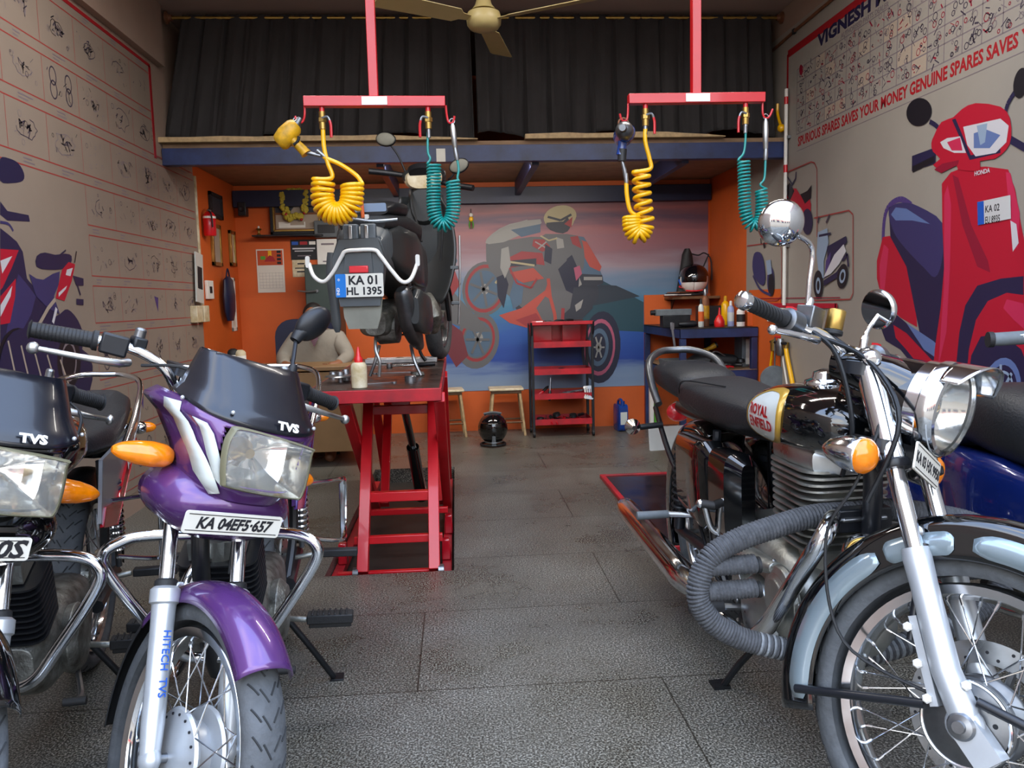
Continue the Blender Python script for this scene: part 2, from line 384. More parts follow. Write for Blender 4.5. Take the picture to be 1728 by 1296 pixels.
curtain(cx(800), cx(1303), cx(806, 230), cx(1308, 230), 3.085, 2.285, 5.60, 8, 'right black cloth curtain hanging over the front of the loft')
rd = thing('curtain_rod', 'brass curtain rod with round flange ends spanning the shop under the ceiling', 'curtain rod')
g('brass').cyl((XL+.05, 5.60, 3.068), (XR-.005, 5.60, 3.068), .011).build('rod', rd)
for X, s in ((XL+.046, 1), (XR-.001, -1)): g('rust').lathe([(.04, 0), (.04, .01), (.022, .02), (.018, .04)], (X, 5.60, 3.068), (s, 0, 0)).build('flange', rd)

# ================================================================ printed wall boards
mat('boardL', '#8f8175', .62, var=.05, scale=3)
mat('boardR', '#98928a', .5, var=.04, scale=3)
for nme, c in dict(pr_red='#a01822', pr_line='#9d3b38', pr_ink='#3f3748', pr_grey='#7b7076', pr_black='#16131c', pr_navy='#231f42', pr_navy2='#363262', pr_scarlet='#b3142f', pr_pink='#c42a52', pr_crim='#8c1230', pr_white='#c9c8cf', pr_blue='#5f74a8', pr_sky='#8fa3bd', pr_plate='#c8c9cb', pr_cobalt='#1b56b8', pr_tan='#a89a8b', pr_orange='#bf4a18', pr_violet='#4c3a78').items(): mat(nme, c, .5)
class Art:
    """a printed board: flat inks laid on a thin sheet, each ink a hair above the last"""
    def __init__(s, ax, val, sgn, base): s.ax, s.val, s.sgn = ax, val, sgn; s.k = 0; s.b = G(); s.b.mat(base)
    def P(s, x, y, lift=None):
        s.k += 0; p = at(x, y, s.ax, s.val+s.sgn*.006); p[s.ax] = s.val+s.sgn*(.0062+.00012*(s.k if lift is None else lift)); return p
    def poly(s, m, pts, sm=0):
        s.k += 1; pts = [tuple(q) for q in pts]
        if sm: pts = [(q.x, q.y) for q in crom([(x, y, 0) for x, y in pts], sm, True)]
        s.b.mat(m).flat([s.P(*q) for q in pts]); return s
    def ell(s, m, cx, cy, rx, ry, rot=0, n=24):
        c, q = math.cos(rad(rot)), math.sin(rad(rot))
        return s.poly(m, [(cx+rx*math.cos(t)*c-ry*math.sin(t)*q, cy+rx*math.cos(t)*q+ry*math.sin(t)*c) for t in [2*PI*i/n for i in range(n)]])
    def ring(s, m, cx, cy, rx, ry, w, rot=0, n=24, a0=0, a1=360):
        c, q = math.cos(rad(rot)), math.sin(rad(rot)); s.k += 1
        T = [rad(a0+(a1-a0)*i/n) for i in range(n+1)]
        f = lambda t, k: (cx+rx*k*math.cos(t)*c-ry*k*math.sin(t)*q, cy+rx*k*math.cos(t)*q+ry*k*math.sin(t)*c)
        for i in range(n): s.b.mat(m).flat([s.P(*f(T[i], 1)), s.P(*f(T[i+1], 1)), s.P(*f(T[i+1], w)), s.P(*f(T[i], w))])
        return s
    def line(s, m, pts, w, sm=0, step=True):
        """w in metres on the wall"""
        if step: s.k += 1
        Q = [s.P(*q) for q in pts]
        if sm: Q = crom(Q, sm)
        return s.wline(m, Q, w)
    def wline(s, m, Q, w):
        N = Vector((0, 0, 0)); N[s.ax] = 1; s.b.mat(m)
        for a, c in zip(Q, Q[1:]):
            d = c-a
            if d.length < 1e-6: continue
            t = N.cross(d.normalized())*w/2; s.b.add([a-t, c-t, c+t, a+t], [(0, 1, 2, 3)])
        return s
    def yz(s, y, z):
        p = Vector((0, 0, z)); p[s.ax] = s.val+s.sgn*(.0062+.00012*s.k); p[1-s.ax] = y; return p
    def text(s, m, t, size, x, y, u, **k):
        s.k += 1; s.b.mat(m).text(t, size, s.P(x, y), u, (0, 0, 1), ext=.0002, **k); return s
# ---------------- left board (parts charts and printed motorcycles)
A = Art(0, XL, 1, 'boardL')
A.b.box((XL+.003, (Y0+.4+5.36)/2, (.12+2.70)/2), (.006, 5.36-Y0-.4, 2.58)); A.b.box((XL+.003, (5.36+YO)/2, (.12+2.13)/2), (.006, YO-5.36, 2.01))
A.k = 1; A.b.mat('pr_red').box((XL+.0065, 5.35, 2.41), (.003, .035, .57)); A.b.box((XL+.0065, 2.7, 2.695), (.003, 5.32, .02))
PA = [(250, 125), (248, 199), (259, 275), (324, 369), (331, 430), (324, 490), (324, 548)]
rowz = [at(x, y, 0, XL).z for x, y in PA]
colx = [148, 196, 238, 272, 302]; cy = [at(x, 400, 0, XL).y for x in colx]; st = (cy[-1]-cy[0])/4
ys = [cy[0]+st*i for i in range(-11, 8)]
zs = rowz+[rowz[-1]-.30, rowz[-1]-.60, rowz[-1]-.9]
rn = random.Random(11)
for i, z in enumerate(zs):
    y0 = .2 if i <= 3 else cy[0]; y1 = 5.34 if i < 2 else YO-.03
    for dz in (.0, .052): A.wline('pr_line', [A.yz(y0, z+dz), A.yz(y1, z+dz)], .006)
    y = y0
    while y < y1-.2:
        A.k = 2; A.wline('pr_grey', [A.yz(y+.05, z+.033), A.yz(y+.05+rn.uniform(.06, .13), z+.033)], .007); A.wline('pr_grey', [A.yz(y+.05, z+.017), A.yz(y+.05+rn.uniform(.03, .1), z+.017)], .006)
        y += st
for i, z in enumerate(zs[:-1]):
    zt = z-.0; zb = zs[i+1]+.052
    for y in ys:
        if i >= 3 and y < cy[0]-.01: continue
        if y > (5.3 if i < 2 else YO-.05) or y < .2: continue
        A.k = 1; A.wline('pr_line', [A.yz(y, zt), A.yz(y, zb)], .0035)
        # a small exploded drawing in the cell
        cy_, cz_ = y+st/2, (zt+zb)/2; hz = (zt-zb)/2*.8
        if cy_ > (5.3 if i < 2 else YO-.05): continue
        kind = rn.random(); A.k = 3
        for _ in range(rn.randint(6, 12)):
            py_, pz_ = cy_+rn.uniform(-.38, .38)*st, cz_+rn.uniform(-.8, .8)*hz; s_ = rn.uniform(.004, .016); m_ = rn.choice(['pr_ink', 'pr_grey', 'pr_grey', 'pr_black'])
            if rn.random() < .5: A.wline(m_, [A.yz(py_, pz_), A.yz(py_+rn.uniform(-.035, .035), pz_+rn.uniform(-.035, .035))], s_*.35)
            else: A.wline(m_, [A.yz(py_+s_*math.cos(t), pz_+s_*math.sin(t)) for t in [k*PI/4 for k in range(9)]], .0025)
        if kind < .75:
            ra, rb, n_ = rn.uniform(.16, .30)*st, hz*rn.uniform(.35, .65), rn.choice([9, 13, 17]); ph = rn.uniform(0, 6)
            R_ = [1+rn.uniform(-.25, .25) for _ in range(n_)]; A.wline(rn.choice(['pr_ink', 'pr_grey', 'pr_black']), [A.yz(cy_+ra*R_[k % n_]*math.cos(k*2*PI/n_+ph), cz_+rb*R_[k % n_]*math.sin(k*2*PI/n_+ph)) for k in range(int(n_*rn.choice([.5, .75, 1]))+1)], .004)
            for _ in range(rn.randint(4, 14)):
                t1, r1 = rn.uniform(0, 6.3), rn.uniform(0, .9); c_, d_ = cy_+ra*r1*math.cos(t1), cz_+rb*r1*math.sin(t1); A.wline(rn.choice(['pr_ink', 'pr_grey', 'pr_black']), [A.yz(c_, d_), A.yz(c_+rn.uniform(-.03, .03), d_+rn.uniform(-.03, .03)), A.yz(c_+rn.uniform(-.03, .03), d_+rn.uniform(-.03, .03))], rn.uniform(.003, .007))
        elif kind < .85:
            for q in (-.22, .22):
                for dz_ in (-.35, .4): A.wline('pr_ink', [A.yz(cy_+q*st+.032*math.cos(t), cz_+dz_*hz+.042*math.sin(t)) for t in [k*PI/8 for k in range(17)]], .007)
        elif kind < .92: A.b.mat('pr_violet').flat([A.yz(cy_-.03, cz_+.05), A.yz(cy_+.04, cz_+.04), A.yz(cy_+.02, cz_-.05)])
A.k = 6
# big printed red sports bike, cut by the photo's left edge, and a second one behind it
A.poly('pr_navy', [(0, 268), (14, 267), (30, 275), (40, 292), (38, 305), (20, 309), (0, 305)], 3)
A.poly('pr_navy', [(0, 340), (12, 356), (48, 363), (50, 374), (12, 372), (0, 362)])
A.line('pr_navy2', [(0, 375), (14, 378), (22, 390)], .012, 3)
A.poly('pr_navy', [(0, 385), (14, 396), (28, 408), (38, 425), (45, 470), (70, 500), (90, 505), (95, 520), (80, 560), (70, 620), (0, 640)])
A.poly('pr_scarlet', [(0, 420), (31, 422), (20, 450), (4, 485), (0, 490)]); A.poly('pr_white', [(0, 440), (20, 432), (3, 462)])
A.poly('pr_navy2', [(30, 462), (45, 480), (60, 500), (52, 530), (36, 560), (25, 600), (10, 560), (20, 510)])
A.poly('pr_scarlet', [(0, 500), (26, 470), (25, 500), (16, 545), (0, 548)]); A.poly('pr_white', [(0, 515), (20, 482), (17, 500), (0, 535)])
A.ell('pr_black', 30, 605, 34, 52); A.ring('pr_navy2', 30, 605, 26, 42, .8)
A.poly('pr_navy', [(61, 432), (75, 426), (92, 430), (110, 428), (120, 432), (118, 446), (104, 454), (80, 455), (61, 450)], 2)
A.poly('pr_scarlet', [(104, 455), (115, 442), (126, 446), (120, 475), (108, 508), (93, 503), (98, 480)]); A.poly('pr_white', [(112, 455), (122, 452), (118, 466), (110, 464)]); A.poly('pr_white', [(98, 494), (112, 482), (110, 488), (98, 501)])
A.poly('pr_navy2', [(48, 462), (60, 470), (72, 472), (88, 462), (100, 458), (98, 480), (90, 500), (100, 530), (80, 520), (60, 500)])
A.line('pr_navy', [(126, 472), (130, 482), (135, 498)], .012); A.poly('pr_navy', [(122, 465), (140, 470), (140, 482), (128, 482)]); A.poly('pr_navy', [(128, 504), (140, 505), (140, 515), (128, 514)])
A.line('pr_black', [(125, 443), (128, 424)], .008); A.line('pr_navy', [(98, 432), (110, 422)], .008)
A.poly('pr_navy', [(85, 545), (100, 530), (113, 522), (130, 540), (140, 570), (130, 600), (90, 600)], 3); A.line('pr_tan', [(60, 556), (80, 520), (92, 505)], .02); A.line('pr_white', [(94, 520), (88, 545)], .02)
A.poly('pr_navy', [(20, 560), (60, 555), (100, 575), (150, 600), (150, 660), (110, 690), (40, 680), (0, 660), (0, 600)], 3); A.ell('pr_black', 115, 610, 20, 45); A.ring('pr_grey', 115, 610, 13, 34, .85)
for q in range(5): A.line('pr_tan', [(12+q*22, 575+q*8), (30+q*22, 660)], .012)
tag(A.b.build('parts_chart_board', angle=30), 'printed board of spare part drawings and red sports bikes covering the left wall', 'wall board')
g('offwhite').box((XL+.008, YO+.012, 1.66), (.016, .024, .94)).build('board_edge_trim')
tag(bpy.data.objects['board_edge_trim'], 'thin cream vertical trim at the far edge of the left wall board', 'trim')

# ---------------- right board
B_ = Art(0, XR, -1, 'boardR'); U = (0, -1, 0)
B_.b.box((XR-.003, (Y0+.2+6.24)/2, (1.165+2.95)/2), (.006, 6.24-Y0-.2, 1.785)); B_.b.box((XR-.003, (Y0+.2+5.55)/2, (.25+1.165)/2), (.006, 5.55-Y0-.2, .915))
y1, z1 = at(1331, 92, 0, XR)[1:]; B_.k = 1
B_.wline('pr_red', [B_.yz(y1, z1), B_.yz(.2, z1)], .05); B_.wline('pr_red', [B_.yz(y1, z1), B_.yz(y1, 1.9)], .03)
# chart grid between the heading and the slogan
ga, gb_ = at(1347, 110, 0, XR), at(1349, 228, 0, XR); yA = ga.y; zT, zB = ga.z-.03, gb_.z+.01
rn = random.Random(5); nrow = 5; ch = (zT-zB)/nrow; cw = .135
for i in range(nrow+1): B_.wline('pr_grey', [B_.yz(yA, zB+ch*i), B_.yz(1.2, zB+ch*i)], .006)
for j in range(30):
    y = yA-cw*j
    if y < 1.2: break
    B_.k = 1; B_.wline('pr_grey', [B_.yz(y, zB), B_.yz(y, zT)], .006)
    for i in range(nrow):
        B_.k = 2; c0, c1 = y-cw/2, zB+ch*(i+.5)
        if rn.random() < .2: B_.b.mat('pr_tan').flat([B_.yz(c0-cw*.45, c1-ch*.45), B_.yz(c0+cw*.45, c1-ch*.45), B_.yz(c0+cw*.45, c1+ch*.45), B_.yz(c0-cw*.45, c1+ch*.45)])
        B_.k = 3
        for _ in range(rn.randint(5, 9)):
            a_, b_ = c0+rn.uniform(-.4, .4)*cw, c1+rn.uniform(-.35, .35)*ch; s_ = rn.uniform(.006, .018); m_ = rn.choice(['pr_ink', 'pr_grey', 'pr_ink', 'pr_crim'])
            if rn.random() < .5: B_.wline(m_, [B_.yz(a_, b_), B_.yz(a_+rn.uniform(-.04, .04), b_+rn.uniform(-.04, .04))], s_*.5)
            else: B_.wline(m_, [B_.yz(a_+s_*math.cos(t), b_+s_*math.sin(t)) for t in [k*PI/4 for k in range(9)]], .0045)
pa, pb = at(1382, 92, 0, XR), at(1382, 72, 0, XR)
B_.k = 4; B_.b.mat('pr_navy').text('VIGNESH MOTORS', .105, B_.yz(pa.y, zT+.052), U, (0, 0, 1), ext=.0002, bold=.045, sx=1.5)
B_.b.mat('pr_grey').text('AUTHORISED PARTS DEALER', .04, B_.yz(pa.y-.30, zT+.008), U, (0, 0, 1), ext=.0002, bold=.02)
ps = at(1348, 247, 0, XR); pe = at(1720, 78, 0, XR); L_ = ps.y-pe.y
cu = G().mat('pr_red').text('SPURIOUS SPARES SAVES YOUR MONEY GENUINE SPARES SAVES ', 1, (0, 0, 0), (1, 0, 0), (0, 1, 0)); wd_ = max(v[0] for v in cu.v)
cu2 = G().mat('pr_red').text('SPURIOUS SPARES SAVES YOUR MONEY GENUINE SPARES SAVES', 1, (0, 0, 0), (1, 0, 0), (0, 1, 0)); wd_ = max(v[0] for v in cu2.v)
hgt = (at(1700, 62, 0, XR).z-at(1700, 88, 0, XR).z)
B_.b.mat('pr_red').text('SPURIOUS SPARES SAVES YOUR MONEY GENUINE SPARES SAVES YOUR TIME', hgt*1.35, B_.yz(ps.y, ps.z), U, (0, 0, 1), ext=.0002, bold=.03, sx=L_/(wd_*hgt*1.35))
B_.wline('pr_grey', [B_.yz(ps.y+.02, ps.z-.03), B_.yz(1.2, ps.z-.03)], .004)
B_.ell('pr_crim', 1352, 118, 3, 9)
# big printed red scooter
s = B_; s.k = 6
s.line('pr_violet', [(1490, 430), (1492, 375), (1500, 348), (1520, 336), (1538, 346)], .03, 4)
s.poly('pr_scarlet', [(1480, 440), (1490, 400), (1502, 398), (1530, 450), (1546, 520), (1548, 552), (1520, 536), (1490, 508), (1480, 470)]); s.poly('pr_pink', [(1484, 450), (1492, 412), (1500, 420), (1492, 500), (1486, 490)])
s.poly('pr_navy', [(1500, 350), (1512, 346), (1545, 350), (1592, 380), (1596, 570), (1590, 640), (1560, 600), (1548, 540), (1530, 450), (1503, 400)])
s.poly('pr_navy2', [(1500, 362), (1506, 347), (1525, 342), (1550, 348), (1592, 378), (1590, 440), (1578, 468), (1560, 452), (1540, 432), (1512, 398)], 3); s.poly('pr_blue', [(1504, 362), (1512, 350), (1530, 352), (1570, 378), (1540, 372), (1512, 372)])
s.poly('pr_navy', [(1482, 540), (1500, 520), (1530, 545), (1590, 590), (1590, 640), (1560, 640), (1520, 590), (1495, 575)]); s.poly('pr_scarlet', [(1508, 548), (1530, 562), (1580, 615), (1600, 650), (1560, 628), (1530, 590), (1512, 570)]); s.poly('pr_blue', [(1530, 545), (1575, 575), (1592, 590), (1592, 612), (1560, 590)])
s.poly('pr_scarlet', [(1590, 310), (1605, 291), (1625, 283), (1665, 281), (1702, 286), (1714, 320), (1724, 380), (1740, 460), (1740, 700), (1680, 690), (1620, 660), (1585, 640), (1573, 655), (1578, 590), (1588, 520), (1594, 450), (1591, 380)])
s.poly('pr_crim', [(1608, 295), (1618, 300), (1640, 380), (1668, 440), (1672, 460), (1650, 450), (1625, 380)]); s.poly('pr_pink', [(1594, 330), (1600, 312), (1606, 345), (1604, 450), (1598, 560), (1584, 620), (1594, 480)])
s.poly('pr_pink', [(1698, 290), (1706, 292), (1722, 360), (1718, 420), (1708, 400)]); s.poly('pr_white', [(1706, 372), (1716, 378), (1720, 410), (1710, 425)])
s.poly('pr_navy', [(1612, 640), (1620, 560), (1630, 515), (1650, 482), (1690, 470), (1728, 466), (1728, 500), (1690, 500), (1662, 520), (1645, 560), (1634, 610), (1630, 650)])
s.poly('pr_scarlet', [(1632, 640), (1636, 590), (1648, 540), (1668, 508), (1700, 494), (1745, 500), (1745, 640), (1728, 620), (1700, 575), (1672, 566), (1656, 590), (1646, 640)]); s.poly('pr_pink', [(1700, 505), (1728, 512), (1735, 560), (1712, 540), (1694, 520)])
s.poly('pr_navy', [(1634, 650), (1640, 600), (1656, 568), (1690, 562), (1725, 590), (1742, 640), (1742, 740), (1700, 740), (1652, 700)]); s.ring('pr_blue', 1690, 665, 34, 62, .8, 8); s.ell('pr_blue', 1690, 665, 10, 18); s.ring('pr_sky', 1690, 665, 22, 40, .88, 8)
for q in range(8): s.line('pr_sky', [(1690, 665), (1690+26*math.cos(q*PI/4), 665+50*math.sin(q*PI/4))], .015, step=False)
s.line('pr_navy', [(1540, 276), (1580, 262)], .075); s.line('pr_black', [(1541, 286), (1578, 268)], .03)
s.line('pr_navy', [(1570, 205), (1584, 215), (1587, 232)], .022, 3); s.ell('pr_black', 1552, 189, 21, 24, 20)
s.line('pr_navy', [(1696, 200), (1702, 175), (1716, 152)], .022, 3); s.ell('pr_black', 1724, 140, 12, 26, 10); s.line('pr_navy', [(1706, 235), (1732, 250)], .03)
s.poly('pr_scarlet', [(1573, 242), (1578, 228), (1590, 206), (1610, 198), (1625, 184), (1648, 174), (1690, 180), (1706, 200), (1708, 232), (1700, 252), (1680, 268), (1655, 272), (1655, 288), (1618, 286), (1616, 276), (1590, 285), (1576, 278), (1588, 268), (1576, 256)], 2)
s.poly('pr_crim', [(1578, 286), (1592, 276), (1620, 270), (1618, 278), (1590, 292)])
s.poly('pr_navy', [(1608, 202), (1614, 200), (1640, 262), (1690, 250), (1690, 258), (1638, 270)]); s.poly('pr_white', [(1627, 214), (1690, 200), (1704, 212), (1700, 240), (1682, 258), (1648, 264), (1634, 245)], 1)
s.poly('pr_blue', [(1645, 225), (1665, 218), (1690, 228), (1672, 250), (1645, 250)]); s.poly('pr_sky', [(1650, 212), (1668, 208), (1664, 240), (1656, 245)]); s.poly('pr_white', [(1588, 240), (1600, 233), (1622, 230), (1632, 258), (1612, 258), (1594, 250)]); s.poly('pr_pink', [(1600, 240), (1622, 232), (1626, 254), (1608, 254)])
s.poly('pr_plate', [(1651, 341), (1707, 329), (1708, 369), (1652, 380)]); s.poly('pr_cobalt', [(1651, 341), (1662, 339), (1663, 378), (1652, 380)])
k1 = s.P(1664, 359); hh = at(1664, 345, 0, XR).z-k1.z; s.k += 1
s.b.mat('ink').text('KA 02', hh*1.15, s.P(1664, 359), U, (0, 0, 1), ext=.0002, bold=.01, sx=.86); s.b.text('EU 8935', hh*1.15, s.P(1664, 377.5), U, (0, 0, 1), ext=.0002, bold=.01, sx=.66)
s.b.mat('pr_white').text('HONDA', hh*.75, s.P(1646, 297), U, (0, 0, 1), ext=.0002, bold=.02)
# small scooters in round cornered outlines
def outline(pts, m='pr_crim', w=.008): s.line(m, pts+[pts[0]], w, 4)
s.line('pr_line', [(1331, 290), (1370, 273), (1376, 275), (1380, 285), (1380, 400)], .008); s.line('pr_line', [(1262, 415), (1300, 410), (1318, 413), (1320, 425), (1320, 500), (1312, 507), (1290, 508)], .008)
s.line('pr_line', [(1375, 368), (1434, 355), (1441, 362), (1441, 495), (1436, 505), (1375, 507)], .008)
s.poly('pr_scarlet', [(1330, 322), (1345, 318), (1352, 330), (1362, 325), (1370, 345), (1366, 372), (1350, 360), (1338, 350), (1328, 344)], 2); s.poly('pr_black', [(1326, 318), (1334, 308), (1342, 322), (1334, 340)]); s.poly('pr_black', [(1352, 328), (1364, 322), (1371, 312), (1370, 334), (1360, 344)])
s.line('pr_navy', [(1334, 318), (1344, 302), (1345, 290)], .015); s.line('pr_navy', [(1338, 310), (1330, 298)], .012); s.ell('pr_navy', 1364, 374, 9, 22); s.ell('pr_black', 1330, 350, 6, 16)
s.poly('pr_navy2', [(1274, 428), (1284, 426), (1290, 440), (1293, 470), (1288, 482), (1276, 470), (1271, 450)], 3); s.ell('pr_navy2', 1302, 474, 6, 24); s.ell('pr_black', 1303, 480, 5, 20); s.line('pr_navy2', [(1272, 465), (1284, 488), (1302, 498)], .02, 3); s.poly('pr_sky', [(1294, 440), (1302, 438), (1304, 462), (1297, 464)]); s.line('pr_black', [(1290, 410), (1292, 418)], .03); s.line('pr_black', [(1285, 402), (1286, 412)], .012)
s.poly('pr_sky', [(1382, 392), (1398, 385), (1400, 410), (1392, 440), (1392, 470), (1384, 466), (1380, 430)]); s.line('pr_ink', [(1382, 376), (1384, 366)], .016); s.line('pr_ink', [(1396, 376), (1402, 362)], .016); s.line('pr_navy', [(1384, 398), (1404, 394)], .015)
s.poly('pr_navy', [(1398, 416), (1412, 408), (1430, 398), (1432, 408), (1418, 424), (1410, 450), (1398, 462)]); s.poly('pr_violet', [(1396, 440), (1404, 425), (1402, 455), (1394, 470)]); s.poly('pr_white', [(1410, 430), (1426, 412), (1430, 424), (1418, 446), (1404, 462), (1392, 468)]); s.line('pr_navy', [(1392, 478), (1414, 464), (1424, 450)], .035)
s.ell('pr_black', 1424, 466, 9, 21, 8); s.ring('pr_sky', 1424, 466, 5, 12, .6, 8); s.ell('pr_black', 1383, 480, 8, 24); s.ring('pr_sky', 1383, 482, 4, 14, .6); s.line('pr_navy', [(1424, 440), (1432, 428), (1434, 450)], .02)
# red frame round the lower service niche
y2, z2 = at(1415, 516, 0, XR)[1:]; y3 = at(1264, 512, 0, XR).y
s.k += 1; s.wline('pr_scarlet', [s.yz(6.2, z2), s.yz(y2, z2)], .03); s.wline('pr_scarlet', [s.yz(y2, z2+.015), s.yz(y2, .7)], .03); s.wline('pr_crim', [s.yz(6.2, z2+.05), s.yz(y2-.05, z2+.05)], .006)
tag(s.b.build('slogan_board', angle=30), 'printed board with heading, slogan, parts grid and big red scooter covering the right wall', 'wall board')

# ---------------- poster on the back wall
m = bpy.data.materials.new('muralsky'); m.use_nodes = True; MATS['muralsky'] = m
n = m.node_tree.nodes; l = m.node_tree.links; b = n['Principled BSDF']; b.inputs['Roughness'].default_value = .45
t = n.new('ShaderNodeTexCoord'); sp = n.new('ShaderNodeSeparateXYZ'); l.new(t.outputs['Object'], sp.inputs[0])
mp = n.new('ShaderNodeMapping'); mp.inputs['Scale'].default_value = (.7, 1, 5); l.new(t.outputs['Object'], mp.inputs[0])
z = n.new('ShaderNodeTexNoise'); z.inputs['Scale'].default_value = 1.6; z.inputs['Detail'].default_value = 5; l.new(mp.outputs[0], z.inputs['Vector'])
ma = n.new('ShaderNodeMath'); ma.operation = 'MULTIPLY_ADD'; ma.inputs[1].default_value = .34; l.new(z.outputs['Fac'], ma.inputs[0]); l.new(sp.outputs[2], ma.inputs[2])
zt, zb = 2.11, .365
mr = n.new('ShaderNodeMapRange'); mr.inputs[1].default_value = zb+.17; mr.inputs[2].default_value = zt+.17; l.new(ma.outputs[0], mr.inputs[0])
cr = n.new('ShaderNodeValToRGB'); l.new(mr.outputs[0], cr.inputs[0]); E = cr.color_ramp.elements
st_ = [(0, '#7f93ad'), (.09, '#6f86a8'), (.14, '#1f3f8f'), (.30, '#2a55a0'), (.42, '#3d7390'), (.50, '#5e7f9c'), (.58, '#7d8aa0'), (.64, '#9a8a93'), (.72, '#8c6670'), (.80, '#9d6468'), (.86, '#5f4a5e'), (.92, '#8a5558'), (1, '#2e2738')]
E[0].position = 0; E[0].color = (*lin(st_[0][1]), 1); E[1].position = 1; E[1].color = (*lin(st_[-1][1]), 1)
for p_, c_ in st_[1:-1]: q = E.new(p_); q.color = (*lin(c_), 1)
l.new(cr.outputs[0], b.inputs['Base Color'])
for nme, c in dict(mu_red='#8e2f33', mu_dred='#6a2a33', mu_grey='#5c5d60', mu_dark='#2b2f3a', mu_pale='#8f8f8c', mu_blue='#4a6178', mu_green='#1e4350', mu_hill='#25303c', mu_orange='#a8463a', mu_yel='#a59a78', mu_navy='#191c33', mu_pink='#a5506a').items(): mat(nme, c, .5)
A = Art(1, YB, -1, 'muralsky'); q0 = at(742, 320, 1, YB-.006); q1 = at(1195, 322, 1, YB-.006)
A.b.box(((q0.x+q1.x)/2, YB-.003, (zt+zb)/2), (q1.x-q0.x, .006, zt-zb))
A.k = 1
A.poly('mu_green', [(960, 500), (990, 478), (1010, 470), (1086, 510), (1086, 560), (1000, 556), (940, 540)]); A.poly('mu_hill', [(968, 512), (1010, 480), (1040, 482), (1080, 500), (1060, 504), (1000, 516)])
# second bike front wheel, low left, and the lead bike
A.ell('mu_grey', 806, 575, 36, 48, 12); A.ring('mu_red', 806, 573, 29, 38, .86, 12); A.ell('mu_blue', 806, 573, 22, 30, 12); A.ell('mu_pale', 808, 570, 7, 9)
A.poly('mu_dred', [(760, 545), (780, 560), (790, 600), (770, 620), (752, 590)]); A.poly('mu_grey', [(745, 470), (790, 520), (830, 560), (800, 560), (760, 545), (742, 520)])
A.ell('mu_navy', 1014, 586, 33, 61, 4); A.ring('mu_pink', 1012, 586, 26, 48, .86, 4); A.ell('mu_blue', 1010, 586, 17, 32, 4); A.ell('mu_navy', 1010, 586, 12, 24, 4); A.ell('mu_pale', 1010, 586, 5, 8)
A.poly('mu_dark', [(900, 430), (960, 420), (1000, 470), (1010, 500), (985, 530), (950, 545), (900, 545), (870, 520), (860, 470)], 3)
A.poly('mu_grey', [(820, 412), (860, 405), (930, 400), (950, 440), (930, 500), (900, 530), (860, 500), (830, 470)], 2)
A.ell('mu_grey', 818, 487, 38, 46, 10); A.ring('mu_red', 818, 487, 33, 41, .86, 10); A.ell('mu_blue', 816, 488, 26, 32, 10); A.ell('mu_pale', 818, 488, 7, 9); A.line('mu_yel', [(836, 478), (848, 463)], .02)
A.poly('mu_pale', [(819, 410), (830, 395), (860, 378), (912, 370), (905, 385), (870, 400), (840, 412)], 2); A.poly('mu_grey', [(825, 412), (856, 408), (858, 460), (838, 470), (824, 450)]); A.poly('mu_blue', [(862, 388), (912, 378), (912, 392), (880, 400)])
A.poly('mu_red', [(856, 436), (880, 424), (930, 428), (935, 450), (900, 445), (862, 452)]); A.poly('mu_dark', [(858, 440), (905, 436), (905, 448), (860, 450)]); A.line('mu_yel', [(860, 442), (902, 448)], .018)
A.poly('mu_orange', [(842, 532), (880, 520), (920, 490), (930, 460), (948, 460), (952, 520), (945, 560), (900, 556), (860, 545)]); A.poly('mu_red', [(870, 540), (905, 528), (925, 560), (890, 552)]); A.poly('mu_grey', [(905, 520), (920, 500), (945, 515), (950, 545), (915, 540)]); A.poly('mu_orange', [(860, 460), (900, 452), (918, 470), (880, 478)])
A.poly('mu_blue', [(960, 405), (985, 400), (1000, 430), (1012, 455), (1018, 478), (995, 480), (975, 450)], 2); A.poly('mu_orange', [(980, 405), (990, 408), (1015, 450), (1012, 458), (995, 450), (984, 430)])
A.poly('mu_grey', [(912, 400), (935, 395), (975, 398), (985, 420), (985, 450), (972, 480), (962, 520), (940, 530), (925, 490), (918, 440)], 2); A.poly('mu_red', [(962, 400), (975, 398), (982, 420), (966, 412)]); A.poly('mu_pale', [(955, 470), (975, 462), (982, 480), (965, 492)]); A.poly('mu_navy', [(940, 450), (965, 430), (978, 460), (975, 500), (955, 490)])
A.poly('mu_dark', [(978, 462), (1016, 464), (1018, 478), (1000, 485), (982, 482)]); A.line('mu_pale', [(985, 470), (1016, 470)], .03); A.poly('mu_dark', [(968, 485), (1000, 484), (1000, 520), (975, 545), (960, 530)])
A.ell('mu_yel', 945, 366, 28, 19, -12); A.poly('mu_yel', [(922, 366), (930, 352), (958, 348), (968, 362), (966, 380), (950, 382), (930, 376)], 3); A.poly('mu_dark', [(922, 376), (950, 374), (958, 366), (962, 384), (950, 394), (928, 388)], 2); A.poly('mu_red', [(952, 378), (966, 366), (964, 384)])
A.poly('mu_red', [(900, 404), (918, 404), (930, 418), (915, 425), (898, 415)]); A.line('mu_pale', [(903, 408), (924, 420)], .012); A.line('mu_pale', [(908, 420), (922, 408)], .012)
for q in range(6): A.line('mu_grey', [(816, 488), (816+24*math.cos(q*PI/3+.3), 488+30*math.sin(q*PI/3+.3))], .022, step=False); A.line('mu_grey', [(806, 573), (806+20*math.cos(q*PI/3), 573+27*math.sin(q*PI/3))], .022, step=False); A.line('mu_pale', [(1010, 586), (1010+10*math.cos(q*PI/3), 586+20*math.sin(q*PI/3))], .014, step=False)
